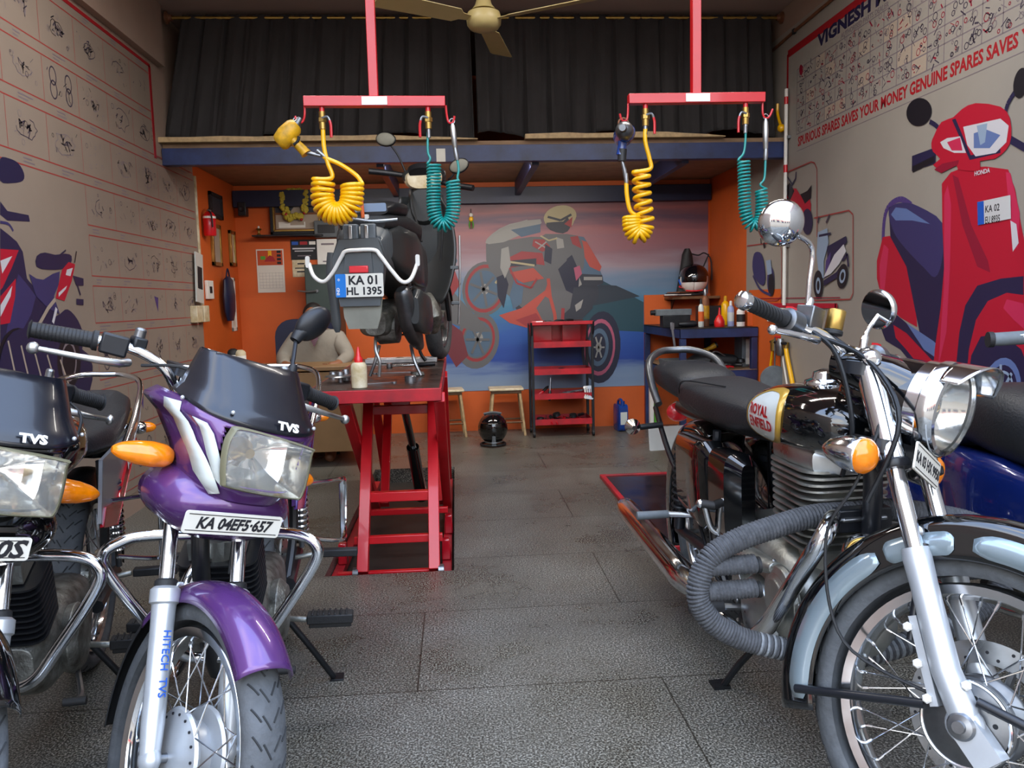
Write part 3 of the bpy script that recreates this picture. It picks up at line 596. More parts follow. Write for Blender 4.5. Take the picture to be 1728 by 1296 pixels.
A.poly('mu_navy', [(838, 468), (852, 462), (858, 480), (850, 520), (840, 500)]); A.poly('mu_pale', [(846, 420), (858, 416), (862, 446), (852, 470), (844, 452)]); A.poly('mu_blue', [(868, 470), (884, 478), (880, 512), (866, 522), (860, 498)]); A.line('mu_red', [(860, 452), (872, 478), (896, 486), (906, 470)], .018)
A.poly('mu_grey', [(930, 395), (948, 398), (960, 410), (956, 440), (940, 456), (926, 440)]); A.poly('mu_pale', [(938, 400), (950, 404), (952, 418), (940, 420)]); A.poly('mu_navy', [(920, 412), (932, 420), (930, 446), (918, 440)]); A.line('mu_yel', [(912, 398), (926, 406), (940, 402)], .014); A.line('mu_dark', [(924, 366), (946, 372), (964, 362)], .02)
A.poly('mu_pink', [(968, 452), (978, 448), (982, 462), (972, 474)]); A.line('mu_orange', [(925, 470), (928, 500), (936, 530), (938, 552)], .03); A.line('mu_red', [(950, 520), (948, 560)], .03); A.line('mu_pale', [(890, 372), (850, 384), (826, 402)], .014); A.poly('mu_blue', [(742, 412), (762, 420), (772, 440), (760, 462), (744, 460)]); A.poly('mu_red', [(744, 462), (768, 458), (776, 480), (760, 505), (746, 500)]); A.poly('mu_pale', [(752, 448), (770, 444), (766, 456), (752, 460)])
A.poly('mu_pale', [(970, 515), (984, 505), (980, 520), (972, 526)])
tag(A.b.build('mural', angle=30), 'large back wall poster of a racing rider on a red bike by blue water', 'poster')

for i, (x_, y_, z_, n_) in enumerate(((-.75, 3.6, 3.10, 1.2), (1.15, 3.6, 3.10, 1.2), (.2, 5.64, 2.16, 2.4))):  # both ceiling fixtures are unseen, added to go with the fill lamps
    t = thing('unseen_tube_light', ['white tube light on the ceiling above the lifted scooter', 'white tube light on the ceiling above the black motorcycle', 'long white tube light fixed behind the loft beam'][i], 'tube light')
    g('white').box((x_, y_, z_), (n_+.04, .05, .03)).build('batten', t); b = g('tubeglow') if 'tubeglow' in MATS else (mat('tubeglow', '#fff4e6', .3, emit=4), g('tubeglow'))[1]
    b.cyl((x_-n_/2, y_, z_-.028), (x_+n_/2, y_, z_-.028), .012).build('tube', t)
# ================================================================ motorcycles (x forward, y to the bike's left, z up, origin under the rear axle)
def steer_matrix(rake, axx, a):
    A = Vector((axx, 0, 0)); k = Vector((-math.sin(rake), 0, math.cos(rake)))
    return Matrix.Translation(A)@Matrix.Rotation(a, 4, k)@Matrix.Translation(-A)
def wheel(par, name, T, c, R, tw, rimr, spokes, rim, hubm, hubR, hubw, disc=None, cast=False, tread=True, each=True):
    """tyre, rim, hub and spokes of one wheel, axle along y"""
    c = Vector(c); Y = (0, 1, 0)
    w = g(rim, T)
    prof = [(rimr-.012, -tw*.62), (rimr+.006, -tw*.70), (rimr+.010, -tw*.58), (rimr-.004, -tw*.45), (rimr-.014, 0), (rimr-.004, tw*.45), (rimr+.010, tw*.58), (rimr+.006, tw*.70), (rimr-.012, tw*.62), (rimr-.024, 0)]
    n = 72
    w.rings([[c+Vector((math.cos(2*PI*j/n)*r, y, math.sin(2*PI*j/n)*r)) for r, y in prof] for j in range(n)], False, True)
    W = w.build(name, par, angle=50)
    t = g('tyre', T); pr = []
    for k in range(19):
        a = -118+236*k/18; rr = (R-rimr-.004)/2; pr.append((rimr+.004+rr+rr*math.cos(rad(a)), tw*math.sin(rad(a))))
    t.rings([[c+Vector((math.cos(2*PI*j/96)*r, y, math.sin(2*PI*j/96)*r)) for r, y in pr] for j in range(96)], False, True)
    if tread:
        for j in range(40):
            a0 = 2*PI*j/40
            for s in (-1, 1):
                for q in range(2):
                    Q = []
                    for k in range(4):
                        ph = (.06+.30*k/3+q*.36)*tw*s*1.1; hr_ = (R-rimr-.004)/2; rr = rimr+.004+hr_+hr_*math.cos(math.asin(max(-1, min(1, ph/tw))))
                        a = a0+s*.02+q*.05+k*.028; Q.append(c+Vector((math.cos(a)*rr, ph, math.sin(a)*rr)))
                    t.mat('treadgroove').tube(Q, .0020, 5, 2)
    t.build('tyre', W, angle=60)
    h = g(hubm, T).lathe([(.02, -hubw-.012), (hubR*.45, -hubw-.010), (hubR, -hubw), (hubR+.004, -hubw+.006), (hubR, -hubw+.012), (hubR*.72, -hubw+.02), (hubR*.72, hubw-.02), (hubR, hubw-.012), (hubR+.004, hubw-.006), (hubR, hubw), (hubR*.45, hubw+.01), (.02, hubw+.012)], c, Y, 40)
    h.mat('steel').cyl(c-Vector((0, hubw+.045, 0)), c+Vector((0, hubw+.045, 0)), .009)
    h.mat('ink')
    for j in range(spokes//2):
        a = 4*PI*j/spokes
        for s in (-1, 1): q = c+Vector((math.cos(a)*hubR*.9, s*(hubw+.002), math.sin(a)*hubR*.9)); h.cyl(q-Vector((0, .002, 0)), q+Vector((0, .002, 0)), .003, n=6)
    h.build('hub', W)
    if not cast:
        allb = g('steel', T)
        for j in range(spokes):
            s = 1 if j % 2 else -1; dr = 1 if (j//2) % 2 else -1
            a = 2*PI*j/spokes; a2 = a+dr*.62
            p0 = c+Vector((math.cos(a2)*hubR*.9, s*hubw, math.sin(a2)*hubR*.9)); p1 = c+Vector((math.cos(a)*(rimr-.014), s*.006, math.sin(a)*(rimr-.014)))
            b = g('chrome', T) if each else allb
            b.cyl(p0, p1, .0017, n=6); b.cyl(p1-(p1-p0).normalized()*.022, p1, .0032, n=6)
            if each: b.build('spoke', W)
        if not each: allb.build('spokes', W)
    else:
        b = g(rim, T)
        for j in range(cast):
            a = 2*PI*j/cast; d = Vector((math.cos(a), 0, math.sin(a))); e = Vector((-math.sin(a), 0, math.cos(a)))
            b.rings([[c+d*r+e*x_+Vector((0, y, 0)) for x_, y in ((-w_, -.012), (w_, -.012), (w_, .012), (-w_, .012))] for r, w_ in ((hubR*.6, .028), (rimr*.6, .016), (rimr-.012, .022))])
        b.build('cast_spokes', W, bevel=.002)
    if disc:
        y, Ri, Ro = disc; b = g('brushed', T)
        b.rings([[c+Vector((math.cos(a)*r, yy, math.sin(a)*r)) for r, yy in ((Ri, y), (Ro, y), (Ro, y+.004), (Ri, y+.004))] for a in [2*PI*j/60 for j in range(60)]], False, True)
        b.mat('ink')
        for j in range(36):
            a = 2*PI*j/36; r = Ri+(Ro-Ri)*(.25+.5*(j % 3)/2); q = c+Vector((math.cos(a)*r, y, math.sin(a)*r)); b.cyl(q-Vector((0, .0006, 0)), q+Vector((0, .0046, 0)), .0035, n=8)
        b.mat('gunsteel')
        for j in range(6): a = 2*PI*j/6; b.tube([c+Vector((math.cos(a)*hubR*.5, y, math.sin(a)*hubR*.5)), c+Vector((math.cos(a+.25)*Ri*1.03, y+.002, math.sin(a+.25)*Ri*1.03))], .008, 6)
        b.build('brake_disc', W)
    return W
def fender(par, name, m, T, c, R, hw, a0, a1, depth=.035, n=40, lip=True, m2=None):
    """arched mudguard round the point c from angle a0 to a1 (degrees above the forward axis)"""
    b = g(m, T); rg = []
    for i in range(n+1):
        a = rad(a0+(a1-a0)*i/n); d = Vector((math.cos(a), 0, math.sin(a))); row = []
        for k in range(13):
            t = -1+2*k/12; r = R-depth*abs(t)**2.6; row.append(c+d*r+Vector((0, hw*t*(1-.12*abs(t)**6), 0)))
        rg.append(row)
    vs = [p for r in rg for p in r]; b.add(vs, [(i*13+k, i*13+k+1, (i+1)*13+k+1, (i+1)*13+k) for i in range(n) for k in range(12)])
    return b.build(name, par, solid=.003, angle=60)
def fins(b, c, sx, sy, z0, z1, n, th=.004, round_=.02):
    for i in range(n):
        z = z0+(z1-z0)*i/(n-1); b.prism(rrect(sx, sy, round_, 3, c[0], c[1]), (0, 0, z), (1, 0, 0), (0, 1, 0), th)
def lens_box(b, c, w, h, dpt, T=None): pass
def plate(par, name, T, c, u, v, w, h, txt, sz, m='platewhite', bold=.03, shear=0, sx=1, two=None, border=False, dx=0):
    c = Vector(c); u = Vector(u).normalized(); v = Vector(v).normalized(); nrm = u.cross(v)
    b = g(m, T).prism(rrect(w, h, .006, 3), c-nrm*.002, u, v, .004)
    if border:
        b.mat('ink')
        for s in (-1, 1): b.prism([(-w/2+.006, s*(h/2-.006)-.0008), (w/2-.006, s*(h/2-.006)-.0008), (w/2-.006, s*(h/2-.006)+.0008), (-w/2+.006, s*(h/2-.006)+.0008)], c+nrm*.0022, u, v, .0004)
    b.mat('ink').text(txt, sz, c+nrm*.0026+u*dx-v*sz*.34+(v*h*.22 if two else Vector((0, 0, 0))), u, v, ext=.0003, bold=bold, shear=shear, sx=sx, align='CENTER')
    if two: b.text(two, sz*.86, c+nrm*.0026+u*dx-v*(sz*.30+h*.24), u, v, ext=.0003, bold=bold, sx=sx, align='CENTER')
    return b.build(name, par)

def victor(name, label, pos, head, lean, steer, P, full=True):
    rake, axx = rad(26), 1.35
    S = steer_matrix(rake, axx, rad(steer)); kx, kz = -math.sin(rake), math.cos(rake)
    t = thing(name, label, 'motorcycle', (pos[0], pos[1], 0), (rad(lean), 0, rad(head)), 'parked motorcycles')
    ax = lambda z, off=0: Vector((axx-z*math.tan(rake)+off, 0, z))
    F = lambda s, off=0, y=0: Vector((1.26, y, .30))+Vector((kx, 0, kz))*s+Vector((kz, 0, -kx))*off   # along the fork from the axle
    paint, visor = P['paint'], P['visor']
    # ---- wheels
    wheel(t, 'front_wheel', S, (1.26, 0, .30), .300, .042, .236, 36, 'chrome', 'forkleg', .088, .034, each=full)
    wheel(t, 'rear_wheel', None, (0, 0, .30), .300, .048, .232, 36, 'chrome', 'alu', .085, .045, each=False)
    # ---- fork
    for y in (-.078, .078):
        g('chrome', S).cyl(F(.28, 0, y), F(.80, 0, y), .0155).build('fork_tube', t)
        b = g('forkleg', S).tube([F(-.03, 0, y), F(.06, 0, y), F(.24, 0, y), F(.28, 0, y), F(.315, 0, y)], [.017, .022, .0225, .0235, .027], 16, 0)
        b.lathe([(.024, 0), (.029, .004), (.029, .03), (.022, .036)], F(.285, 0, y), (kx, 0, kz)); b.mat('rubber').lathe([(.022, 0), (.022, .012), (.018, .016)], F(.32, 0, y), (kx, 0, kz))
        b.mat('forkleg').ell(F(0, 0, y), (.026, .02, .026)); lg = b.build('fork_leg', t)
        if y < 0 and full:
            q = F(.23, .0232, y); b = g('pr_cobalt', S)
            b.text('HITECH  TVS', .022, F(.235, .0236, y-.006), -Vector((kx, 0, kz)), (0, -1, 0) if 0 else (0, 1, 0), ext=.0003, bold=.01)
            b.build('decal', lg, label='blue lettering down the fork leg')
    for z_, w_ in ((.40+.12, .095), (.80, .095)):
        g('blackplastic', S).prism(rrect(.10, 2*w_+.02, .025, 4), F(z_, -.02, 0)-Vector((0, 0, .012)), (1, 0, 0), (0, 1, 0), .024).build('fork_clamp', t, bevel=.003)
    c = Vector((1.26, 0, .30))
    fender(t, 'front_fender', paint, S, c+Vector((.0, 0, .004)), .330, .064, 52, 146, .045)
    fender(t, 'mudflap', 'rubber', S, c+Vector((.0, 0, .004)), .326, .056, 140, 196, .03)
    b = g('forkleg', S)
    for y in (-.07, .07): b.tube([F(.05, 0, y), Vector((1.26, y*.95, .50))+Vector((-.12, 0, .07)), Vector((1.13, y*.7, .60))], .004, 6)
    b.build('fender_stay', t)
    # ---- cowl with headlight
    cw = g(paint, S)
    def prof(s):   # s 0 bottom .. 1 top : z, nose x, half width, back x
        L = [(0, .795, 1.205, .085, 1.08), (.12, .825, 1.222, .108, 1.06), (.4, .875, 1.222, .122, 1.03), (.62, .925, 1.212, .142, .995), (.73, .95, 1.198, .166, .965), (.80, .972, 1.185, .150, .985), (.88, .998, 1.160, .134, 1.0), (1, 1.075, 1.09, .112, 1.0)]
        for a, b_ in zip(L, L[1:]):
            if s <= b_[0]: k = (s-a[0])/(b_[0]-a[0]); return [a[i]+(b_[i]-a[i])*k for i in range(1, 5)]
        return L[-1][1:]
    def cowl(u, v, off=0):
        z, x0, w, xb = prof(v); th = (u-.5)*PI*1.0
        y = w*sgp(math.sin(th), .75); x = xb+(x0-xb)*sgp(math.cos(th), .55)
        wing = max(0, abs(math.sin(th))-.8)/.2
        return Vector((x-wing*.03*max(0, 1-abs(v-.7)*3), y, z+wing*.0))*1.0+Vector((off if abs(u-.5) < .4 else 0, 0, 0))
    cw.T = Matrix.Identity(4); cw.grid(lambda u, v: cowl(u, v*.80), 80, 40)
    keep = []
    for f in cw.f:      # the opening for the headlight
        c_ = sum((Vector(cw.v[i]) for i in f), Vector())/4
        if not (c_.x > 1.12 and abs(c_.y-.003) < .091 and .832 < c_.z < .940): keep.append(f)
    cw.f = keep; cw.mi = [0]*len(keep); cw.v = [tuple(S@Vector(v)) for v in cw.v]
    cw.build('headlight_cowl', t, solid=.004, angle=60)
    vs = g(visor, S).grid(lambda u, v: (lambda z, q: Vector((q.x+.008, q.y*1.01, q.z)))(0, cowl(.03+.94*u, .72+.36*v*(1-.10*abs(2*u-1)**3)-.0*abs(2*u-1)+(.10*abs(2*u-1)**1.6)*(1-v))), 36, 14)
    vo = vs.build('windscreen', t, solid=.004, angle=60)
    if True:
        b = g('white', S); p = cowl(.5, .745); b.text('TVS', .024, (p.x+.016, .045 if 0 else .012, p.z+.004), (0, -1, 0) if 0 else (0, 1, 0), (-.45, 0, 1), ext=.0006, bold=.05, sx=1.2); b.build('lettering', vo, label='white lettering')
        for yy in (-.10, -.045, .075, .112): q = cowl(.5+yy/.30*.9 if abs(yy) < .1 else (.13 if yy < 0 else .87), .77); g('forkleg', S).ell((q.x+.012, q.y*1.03, q.z+.008), .0045, n=8, m=6).build('screw', vo)
    # headlight bezel, reflector, lens
    hw, hh, hz, hx = .090, .056, .888, 1.232
    U, V = Vector((0, 1, 0)), Vector((-.18, 0, 1)).normalized(); O = Vector((hx, .003, hz))
    shp = [(-.084, -.045), (-.066, -.058), (.060, -.062), (.092, -.052), (.097, .03), (.086, .045), (-.062, .058), (-.086, .045), (-.092, .01)]
    sc_ = lambda k, o=0: [O+U*a*k+V*b_*k+Vector((o-.22*abs(a)*abs(a)*4, 0, 0)) for a, b_ in [(q.x, q.y) for q in crom([(a, b_, 0) for a, b_ in shp], 4, True)]]
    hl = g('badgegold', S); hl.ms = []; hl.mat('bezel').rings([sc_(1.05, -.012), sc_(1.045, 0), sc_(.995, .005), sc_(.985, -.002)], False); H = hl.build('headlight', t, angle=50)
    b = g('reflector', S).rings([sc_(.985, -.0), sc_(.93, -.035), sc_(.78, -.065), sc_(.50, -.085), sc_(.2, -.09), sc_(.01, -.09)], False); b.build('reflector', H, angle=20)
    b = g('brass', S).lathe([(.018, -.005), (.026, .0), (.024, .012), (.012, .03), (.010, .05)], O+U*-.035+Vector((-.072, 0, .010)), (1, 0, 0)); b.build('bulb', H)
    b = g('lensclear', S); b.rings([sc_(.985, .002), sc_(.9, .008), sc_(.6, .012), sc_(.2, .0135), sc_(.01, .0135)], False); b.build('headlight_lens', H, angle=80)
    if P.get('decal'):
        b = g('badgewhite', S)
        def onc(u, v): q = cowl(u, v); return q+Vector((.0065, -.006, 0))
        for poly in ([(.06, .76), (.14, .77), (.170, .50), (.240, .30), (.31, .06), (.22, .03), (.12, .20), (.08, .48)], [(.20, .70), (.265, .68), (.305, .38), (.32, .12), (.268, .20), (.22, .42)]):
            Q = crom([(a, c_, 0) for a, c_ in poly], 1, True); P3 = [onc(q.x, q.y) for q in Q]
            # fan the decal through many cells so that it follows the shell
            cu, cv = sum(q.x for q in Q)/len(Q), sum(q.y for q in Q)/len(Q)
            N = 24; ring = [poly[i] for i in range(len(poly))]
            den = []
            for i in range(len(ring)):
                a, c_ = ring[i], ring[(i+1) % len(ring)]
                for k in range(4): den.append((a[0]+(c_[0]-a[0])*k/4, a[1]+(c_[1]-a[1])*k/4))
            tr = tessellate_polygon([[Vector((a, c_, 0)) for a, c_ in den]]); b.add([onc(a, c_) for a, c_ in den], [tuple(x_) for x_ in tr])
        b.build('decal', bpy.data.objects[-1] if 0 else t, solid=.0015, angle=60, label='silver V shaped decal on the cowl')
    # lower bulb of the cowl
    b = g(paint, S)
    def bulb(u, v):
        th = (u-.5)*PI*1.05; z = .70+.115*v; w = .150*math.sin(PI*(.22+.62*v))**.6; x0 = 1.10+.105*math.sin(PI*(.12+.55*v)); xb = 1.02
        return Vector((xb+(x0-xb)*max(0, math.cos(th))**.6, w*sgp(math.sin(th), .8), z+.02*abs(math.sin(th))**3))
    b.grid(bulb, 30, 12); b.build('lower_cowl', t, solid=.004, angle=60)
    pl = P['plate']; plate(t, 'number_plate', S, (1.232, -.034, .758), (0, 1, .035), (0, 0, 1), .205, .044, pl, .031 if len(pl) > 4 else .046, bold=.035, shear=.25, sx=P.get('psx', .86), border=True, dx=P.get('pdx', 0))
    # indicators
    for sd in (-1, 1):
        b = g('amber', S); r0 = Vector((1.06, sd*.118, .842)); r1 = Vector((1.045, sd*.232, .836))
        b.tube([r0+(r1-r0)*k for k in (0, .12, .35, .6, .85, 1)], [.018, .030, .034, .031, .022, .008], 18, 3, flat=.78); ob = b.build('indicator', t)
        g('blackplastic', S).tube([(1.0, sd*.07, .835), (1.05, sd*.122, .842)], .012, 10).build('indicator_stem', ob)
    # ---- handlebar
    Bp = [(.82, -.37, 1.015), (.85, -.28, 1.025), (.875, -.20, 1.03), (.91, -.13, 1.01), (.925, -.075, .955), (.925, 0, .945), (.925, .075, .955), (.91, .13, 1.01), (.875, .20, 1.03), (.85, .28, 1.025), (.82, .37, 1.015)]
    bl = P.get('barleft', 1)
    hb = g('chrome', S).tube([(x_, y_*(bl if y_ > 0 else 1), z_) for x_, y_, z_ in Bp], .0115, 12, 5).build('handlebar', t)
    S0 = S
    for sd in (-1, 1):
        S = S0@Matrix.Diagonal((1, bl if sd > 0 else 1, 1, 1))
        a, c_ = Vector((.818, sd*.378, 1.014)), Vector((.858, sd*.255, 1.027)); d = (c_-a)
        b = g('rubber', S).tube([a, a+d*.03, a+d*.05, a+d*.9, a+d*.93, c_], [.014, .021, .0165, .0175, .022, .022], 16, 0)
        for k in range(14): b.torus(a+d*(.12+.055*k), d, .0168, .0012, 16, 6)
        b.build('grip', hb)
        a2 = Vector((.868, sd*.225, 1.028)); b = g('blackplastic', S).box(a2, (.045, .055, .045), Matrix.Rotation(sd*.3, 3, 'Z')); b.box(a2+Vector((.005, -sd*.045, .012)), (.035, .03, .035)); b.mat('steel').cyl(a2+Vector((0, -sd*.045, .02)), a2+Vector((0, -sd*.045, .05)), .012); b.build('switch_housing', hb, bevel=.005)
        b = g('brushed', S).tube([(.905, sd*.20, 1.0), (.925, sd*.23, .995), (.925, sd*.30, .99), (.895, sd*.372, .985)], [.009, .009, .0065, .0055], 10, 5); b.ell((.892, sd*.378, .984), .0125, n=12, m=8); b.build('brake_lever' if sd < 0 else 'clutch_lever', hb)
    S = S0
    b = g('rubber', S)
    for q in ([(.90, -.17, 1.0), (.97, -.10, 1.02), (1.02, -.02, .97), (1.0, 0, .85)], [(.90, .17, 1.0), (.98, .12, 1.03), (1.03, .05, .95), (1.0, .02, .8)], [(.89, .18, 1.01), (.96, .19, .98), (1.0, .16, .88), (1.0, .1, .75), (1.05, .09, .6)]): b.tube(q, .0035, 6, 6)
    b.build('cable', t)
    if P.get('mirror', True):
        m0 = Vector((.86, .205, 1.04)); b = g('blackplastic', S).tube([m0, (.845, .21, 1.085), (.80, .225, 1.15)], .0055, 8); b.lathe([(.012, 0), (.012, .04), (.008, .05)], m0, (0, 0, 1))
        b.tube([(.80, .222, 1.148), (.797, .230, 1.165), (.795, .238, 1.175)], [.014, .018, .022], 14, 2)
        Rm = Matrix.Rotation(rad(-38), 3, 'X')@Matrix.Rotation(rad(10), 3, 'Z'); b.ell((.795, .262, 1.205), (.026, .040, .058), Rm, 24, 14); mo = b.build('mirror', t)
        mg = g('mirrorglass', S); mg.ell(Vector((.795, .262, 1.205))+Vector((-.012, 0, 0)), (.016, .036, .052), Rm, 24, 14); mg.build('mirror_glass', mo)
    # ---- instrument cluster behind the screen
    g('blackplastic', S).loft([(.93, 0, 1.03, .03, .02, .02), (.98, 0, 1.035, .09, .035, .04), (1.04, 0, 1.03, .085, .03, .05)], 20, .6).build('instrument_cluster', t)
    # ---- frame, engine
    b = g('satinblack'); b.tube([(.90, 0, .86), (.6, 0, .80), (.2, 0, .72), (-.25, 0, .74)], .022, 10); b.tube([(.93, 0, .80), (.98, 0, .62), (.93, 0, .40), (.85, 0, .28)], .020, 10)
    for sd in (-1, 1): b.tube([(.2, sd*.10, .72), (.18, sd*.10, .45), (.28, sd*.09, .30)], .014, 8); b.tube([(.30, sd*.10, .30), (.02, sd*.09, .30), (-.04, sd*.085, .30)], [.02, .016, .02], 8, 0)
    b.lathe([(.03, -.09), (.032, -.08), (.03, .09)], ax(.84), (kx, 0, kz)); b.build('frame', t)
    for sd in (-1, 1):
        b = g('steel').cyl((.0, sd*.105, .33), (.10, sd*.11, .66), .010); b.mat('chrome')
        for k in range(12): b.torus(Vector((.02, sd*.105, .40))+Vector((.07, .0035*sd, .23))*(k/11), (.08, 0, .33), .024, .005, 18, 6)
        b.build('shock_absorber', t)
    e = g('castalu').loft([(.30, 0, .33, .09, .05, .06), (.36, 0, .33, .10, .10, .10), (.55, 0, .34, .105, .10, .12), (.72, 0, .34, .10, .09, .10), (.80, 0, .34, .07, .05, .06)], 24, .5)
    e.lathe([(.10, 0), (.105, .012), (.09, .03), (.03, .035)], (.62, -.095, .33), (0, -1, 0)); e.lathe([(.085, 0), (.09, .02), (.07, .04), (.02, .045)], (.60, .095, .33), (0, 1, 0)); e.box((.66, -.125, .33), (.09, .02, .05)); E_ = e.build('engine', t, bevel=.002)
    b = g('alu').tube([(.70, 0, .36), (.80, 0, .62)], .052, 20); ang = Matrix.Rotation(rad(18), 4, 'Y'); bb = G(Matrix.Translation((.72, 0, .42))@ang).mat('blackplastic')
    fins(bb, (0, 0), .16, .19, 0, .15, 10, .005, .03); bb.mat('alu'); bb.box((0, 0, .185), (.12, .13, .05)); bb.build('cylinder', E_, bevel=.002); b.build('cylinder_core', E_)
    b = g('chrome').tube([(.82, -.03, .56), (.90, -.06, .50), (.88, -.12, .30), (.70, -.15, .20), (.45, -.16, .20), (.2, -.17, .24)], .018, 12); b.tube([(.25, -.17, .235), (.1, -.175, .27), (-.3, -.18, .34), (-.36, -.18, .35)], [.02, .042, .046, .03], 18, 4); b.build('exhaust', t)
    # ---- tank, seat, tail
    g(P['tank']).loft([(.30, 0, .79, .06, .03, .04), (.36, 0, .81, .10, .06, .07), (.50, 0, .83, .135, .09, .08), (.66, 0, .83, .14, .10, .09), (.80, 0, .82, .10, .085, .08), (.87, 0, .81, .05, .04, .05)], 30, .72).build('fuel_tank', t)
    b = g('seatvinyl').loft([(.36, 0, .80, .07, .02, .03), (.28, 0, .79, .10, .035, .05), (.10, 0, .785, .125, .045, .06), (-.05, 0, .815, .13, .045, .06), (-.22, 0, .84, .115, .045, .05), (-.32, 0, .855, .07, .03, .03)], 28, .6); b.build('seat', t)
    b = g('rubber')
    b.build('x', t) if 0 else None
    for sd in (-1, 1):
        b = g(P['side']); nsd = [(.30, .74), (.34, .56), (.16, .52), (-.10, .68), (-.30, .78), (-.34, .83), (-.1, .76)]
        b.prism([(x_, z_) for x_, z_ in nsd], (0, sd*.125+.004, 0), (1, 0, 0), (0, 0, 1), .01)
        b.mat(P['side2']).prism([(.30, .60), (.34, .55), (.16, .51), (-.10, .66), (-.20, .725), (.0, .66), (.14, .58)], (0, sd*.131+.004, 0), (1, 0, 0), (0, 0, 1), .01)
        so = b.build('side_panel', t, bevel=.004)
        if P.get('side_text'): g('white').text('Victor', .07, (.0 if sd > 0 else .12, sd*.139, .64), (-sd*.93, 0, .36*sd) if 0 else ((-1, 0, .5) if sd > 0 else (1, 0, -.5)), (.4, 0, 1) if sd > 0 else (.4, 0, 1), ext=.0006, shear=.3).build('lettering', so, label='white script lettering')
    g('glossblack').loft([(-.18, 0, .76, .10, .05, .10), (-.34, 0, .79, .10, .05, .07), (-.44, 0, .81, .06, .03, .03)], 20, .7).build('tail', t)
    g('tailred').ell((-.44, 0, .79), (.02, .06, .03)).build('tail_light', t)
    fender(t, 'rear_fender', 'blackplastic', None, Vector((0, 0, .30)), .36, .07, 60, 190, .05)
    gr = g('chrome').tube([(.05, -.14, .74), (-.10, -.155, .84), (-.26, -.14, .915), (-.36, -.07, .935), (-.37, 0, .937), (-.36, .07, .935), (-.26, .14, .915), (-.10, .155, .84), (.05, .14, .74)], .010, 10, 6); gr.build('grab_rail', t)
    for sd in (-1, 1):
        b = g('amber').ell((-.36, sd*.14, .74), (.025, .035, .02)); b.mat('chrome').ell((-.35, sd*.12, .74), (.03, .03, .024)); b.build('rear_indicator', t)
        b = g('alu').tube([(.50, sd*.10, .27), (.52, sd*.18, .27)], .009, 8); b.mat('rubber').box((.52, sd*.245, .275), (.045, .13, .026)); b.box((.52, sd*.245, .256), (.03, .12, .016))
        for k in range(7): b.box((.52, sd*(.195+.016*k), .291), (.044, .006, .006))
        b.build('foot_peg', t, bevel=.003)
        b = g('alu').tube([(.16, sd*.10, .34), (.15, sd*.17, .35)], .009, 8); b.mat('rubber').box((.15, sd*.24, .352), (.035, .13, .024)); b.build('pillion_peg', t, bevel=.004)
    b = g('steel').tube([(.62, .12, .25), (.72, .15, .23), (.80, .155, .25)], .007, 8); b.mat('rubber').cyl((.80, .13, .25), (.80, .18, .25), .010); b.build('gear_lever', t)
    b = g('chrome'); b.tube([(.22, .13, .60), (.06, .24, .58), (-.06, .25, .55), (-.10, .25, .46), (-.05, .25, .385), (.12, .25, .385), (.20, .14, .42)], .007, 8)
    for k in range(6): b.tube([(.10-.035*k, .245, .575-.005*k), (.12-.035*k, .25, .39)], .0032, 6)
    b.build('saree_guard', t)
    # ---- crash guard
    cg = g('chrome').tube([(.94, 0, .650), (.95, -.11, .655), (.965, -.165, .650), (.975, -.205, .625), (.97, -.20, .575), (.95, -.12, .44), (.93, -.07, .37), (.90, -.03, .34), (.90, .05, .34), (.93, .11, .37), (.95, .16, .44), (.97, .245, .575), (.975, .255, .625), (.965, .215, .650), (.95, .12, .655)], .0135, 12, 6, closed=True); cg.build('crash_guard', t)
    b = g('darkmetal').tube([(.42, .09, .26), (.40, .17, .14), (.36, .24, .015)], .010, 8); b.box((.35, .25, .008), (.05, .04, .012)); b.build('side_stand', t, bevel=.002)
    return t
m = mat('lensclear', '#e8ebe8', .05, alpha=.16, coat=.6); bs = m.node_tree.nodes['Principled BSDF']
wv = m.node_tree.nodes.new('ShaderNodeTexWave'); wv.inputs['Scale'].default_value = 40; wv.bands_direction = 'Y'; tcn = m.node_tree.nodes.new('ShaderNodeTexCoord'); m.node_tree.links.new(tcn.outputs['Object'], wv.inputs[0])
bpn = m.node_tree.nodes.new('ShaderNodeBump'); bpn.inputs['Strength'].default_value = .15; bpn.inputs['Distance'].default_value = .002; m.node_tree.links.new(wv.outputs['Fac'], bpn.inputs['Height']); m.node_tree.links.new(bpn.outputs[0], bs.inputs['Normal'])
victor('motorcycle', 'purple motorcycle with black windscreen, square headlight and purple front mudguard', (-.68, 2.772), -86, -2, 40,
       dict(paint='purplebody', visor='visor', plate='KA 04EF5·657', tank='glossblack', side='purple', side2='purple', decal=True))
victor('motorcycle', 'dark motorcycle with red and silver side panel, cut by the left edge of the photo', (-1.255, 2.635), -78.5, -2.4, 32,
       dict(paint='navypaint' if 0 else 'glossblack', visor='visor', plate='0S', pdx=.066, psx=1.1, tank='glossblack', side='silverpaint', side2='redgloss', side_text=True, mirror=False, barleft=.72), full=False)
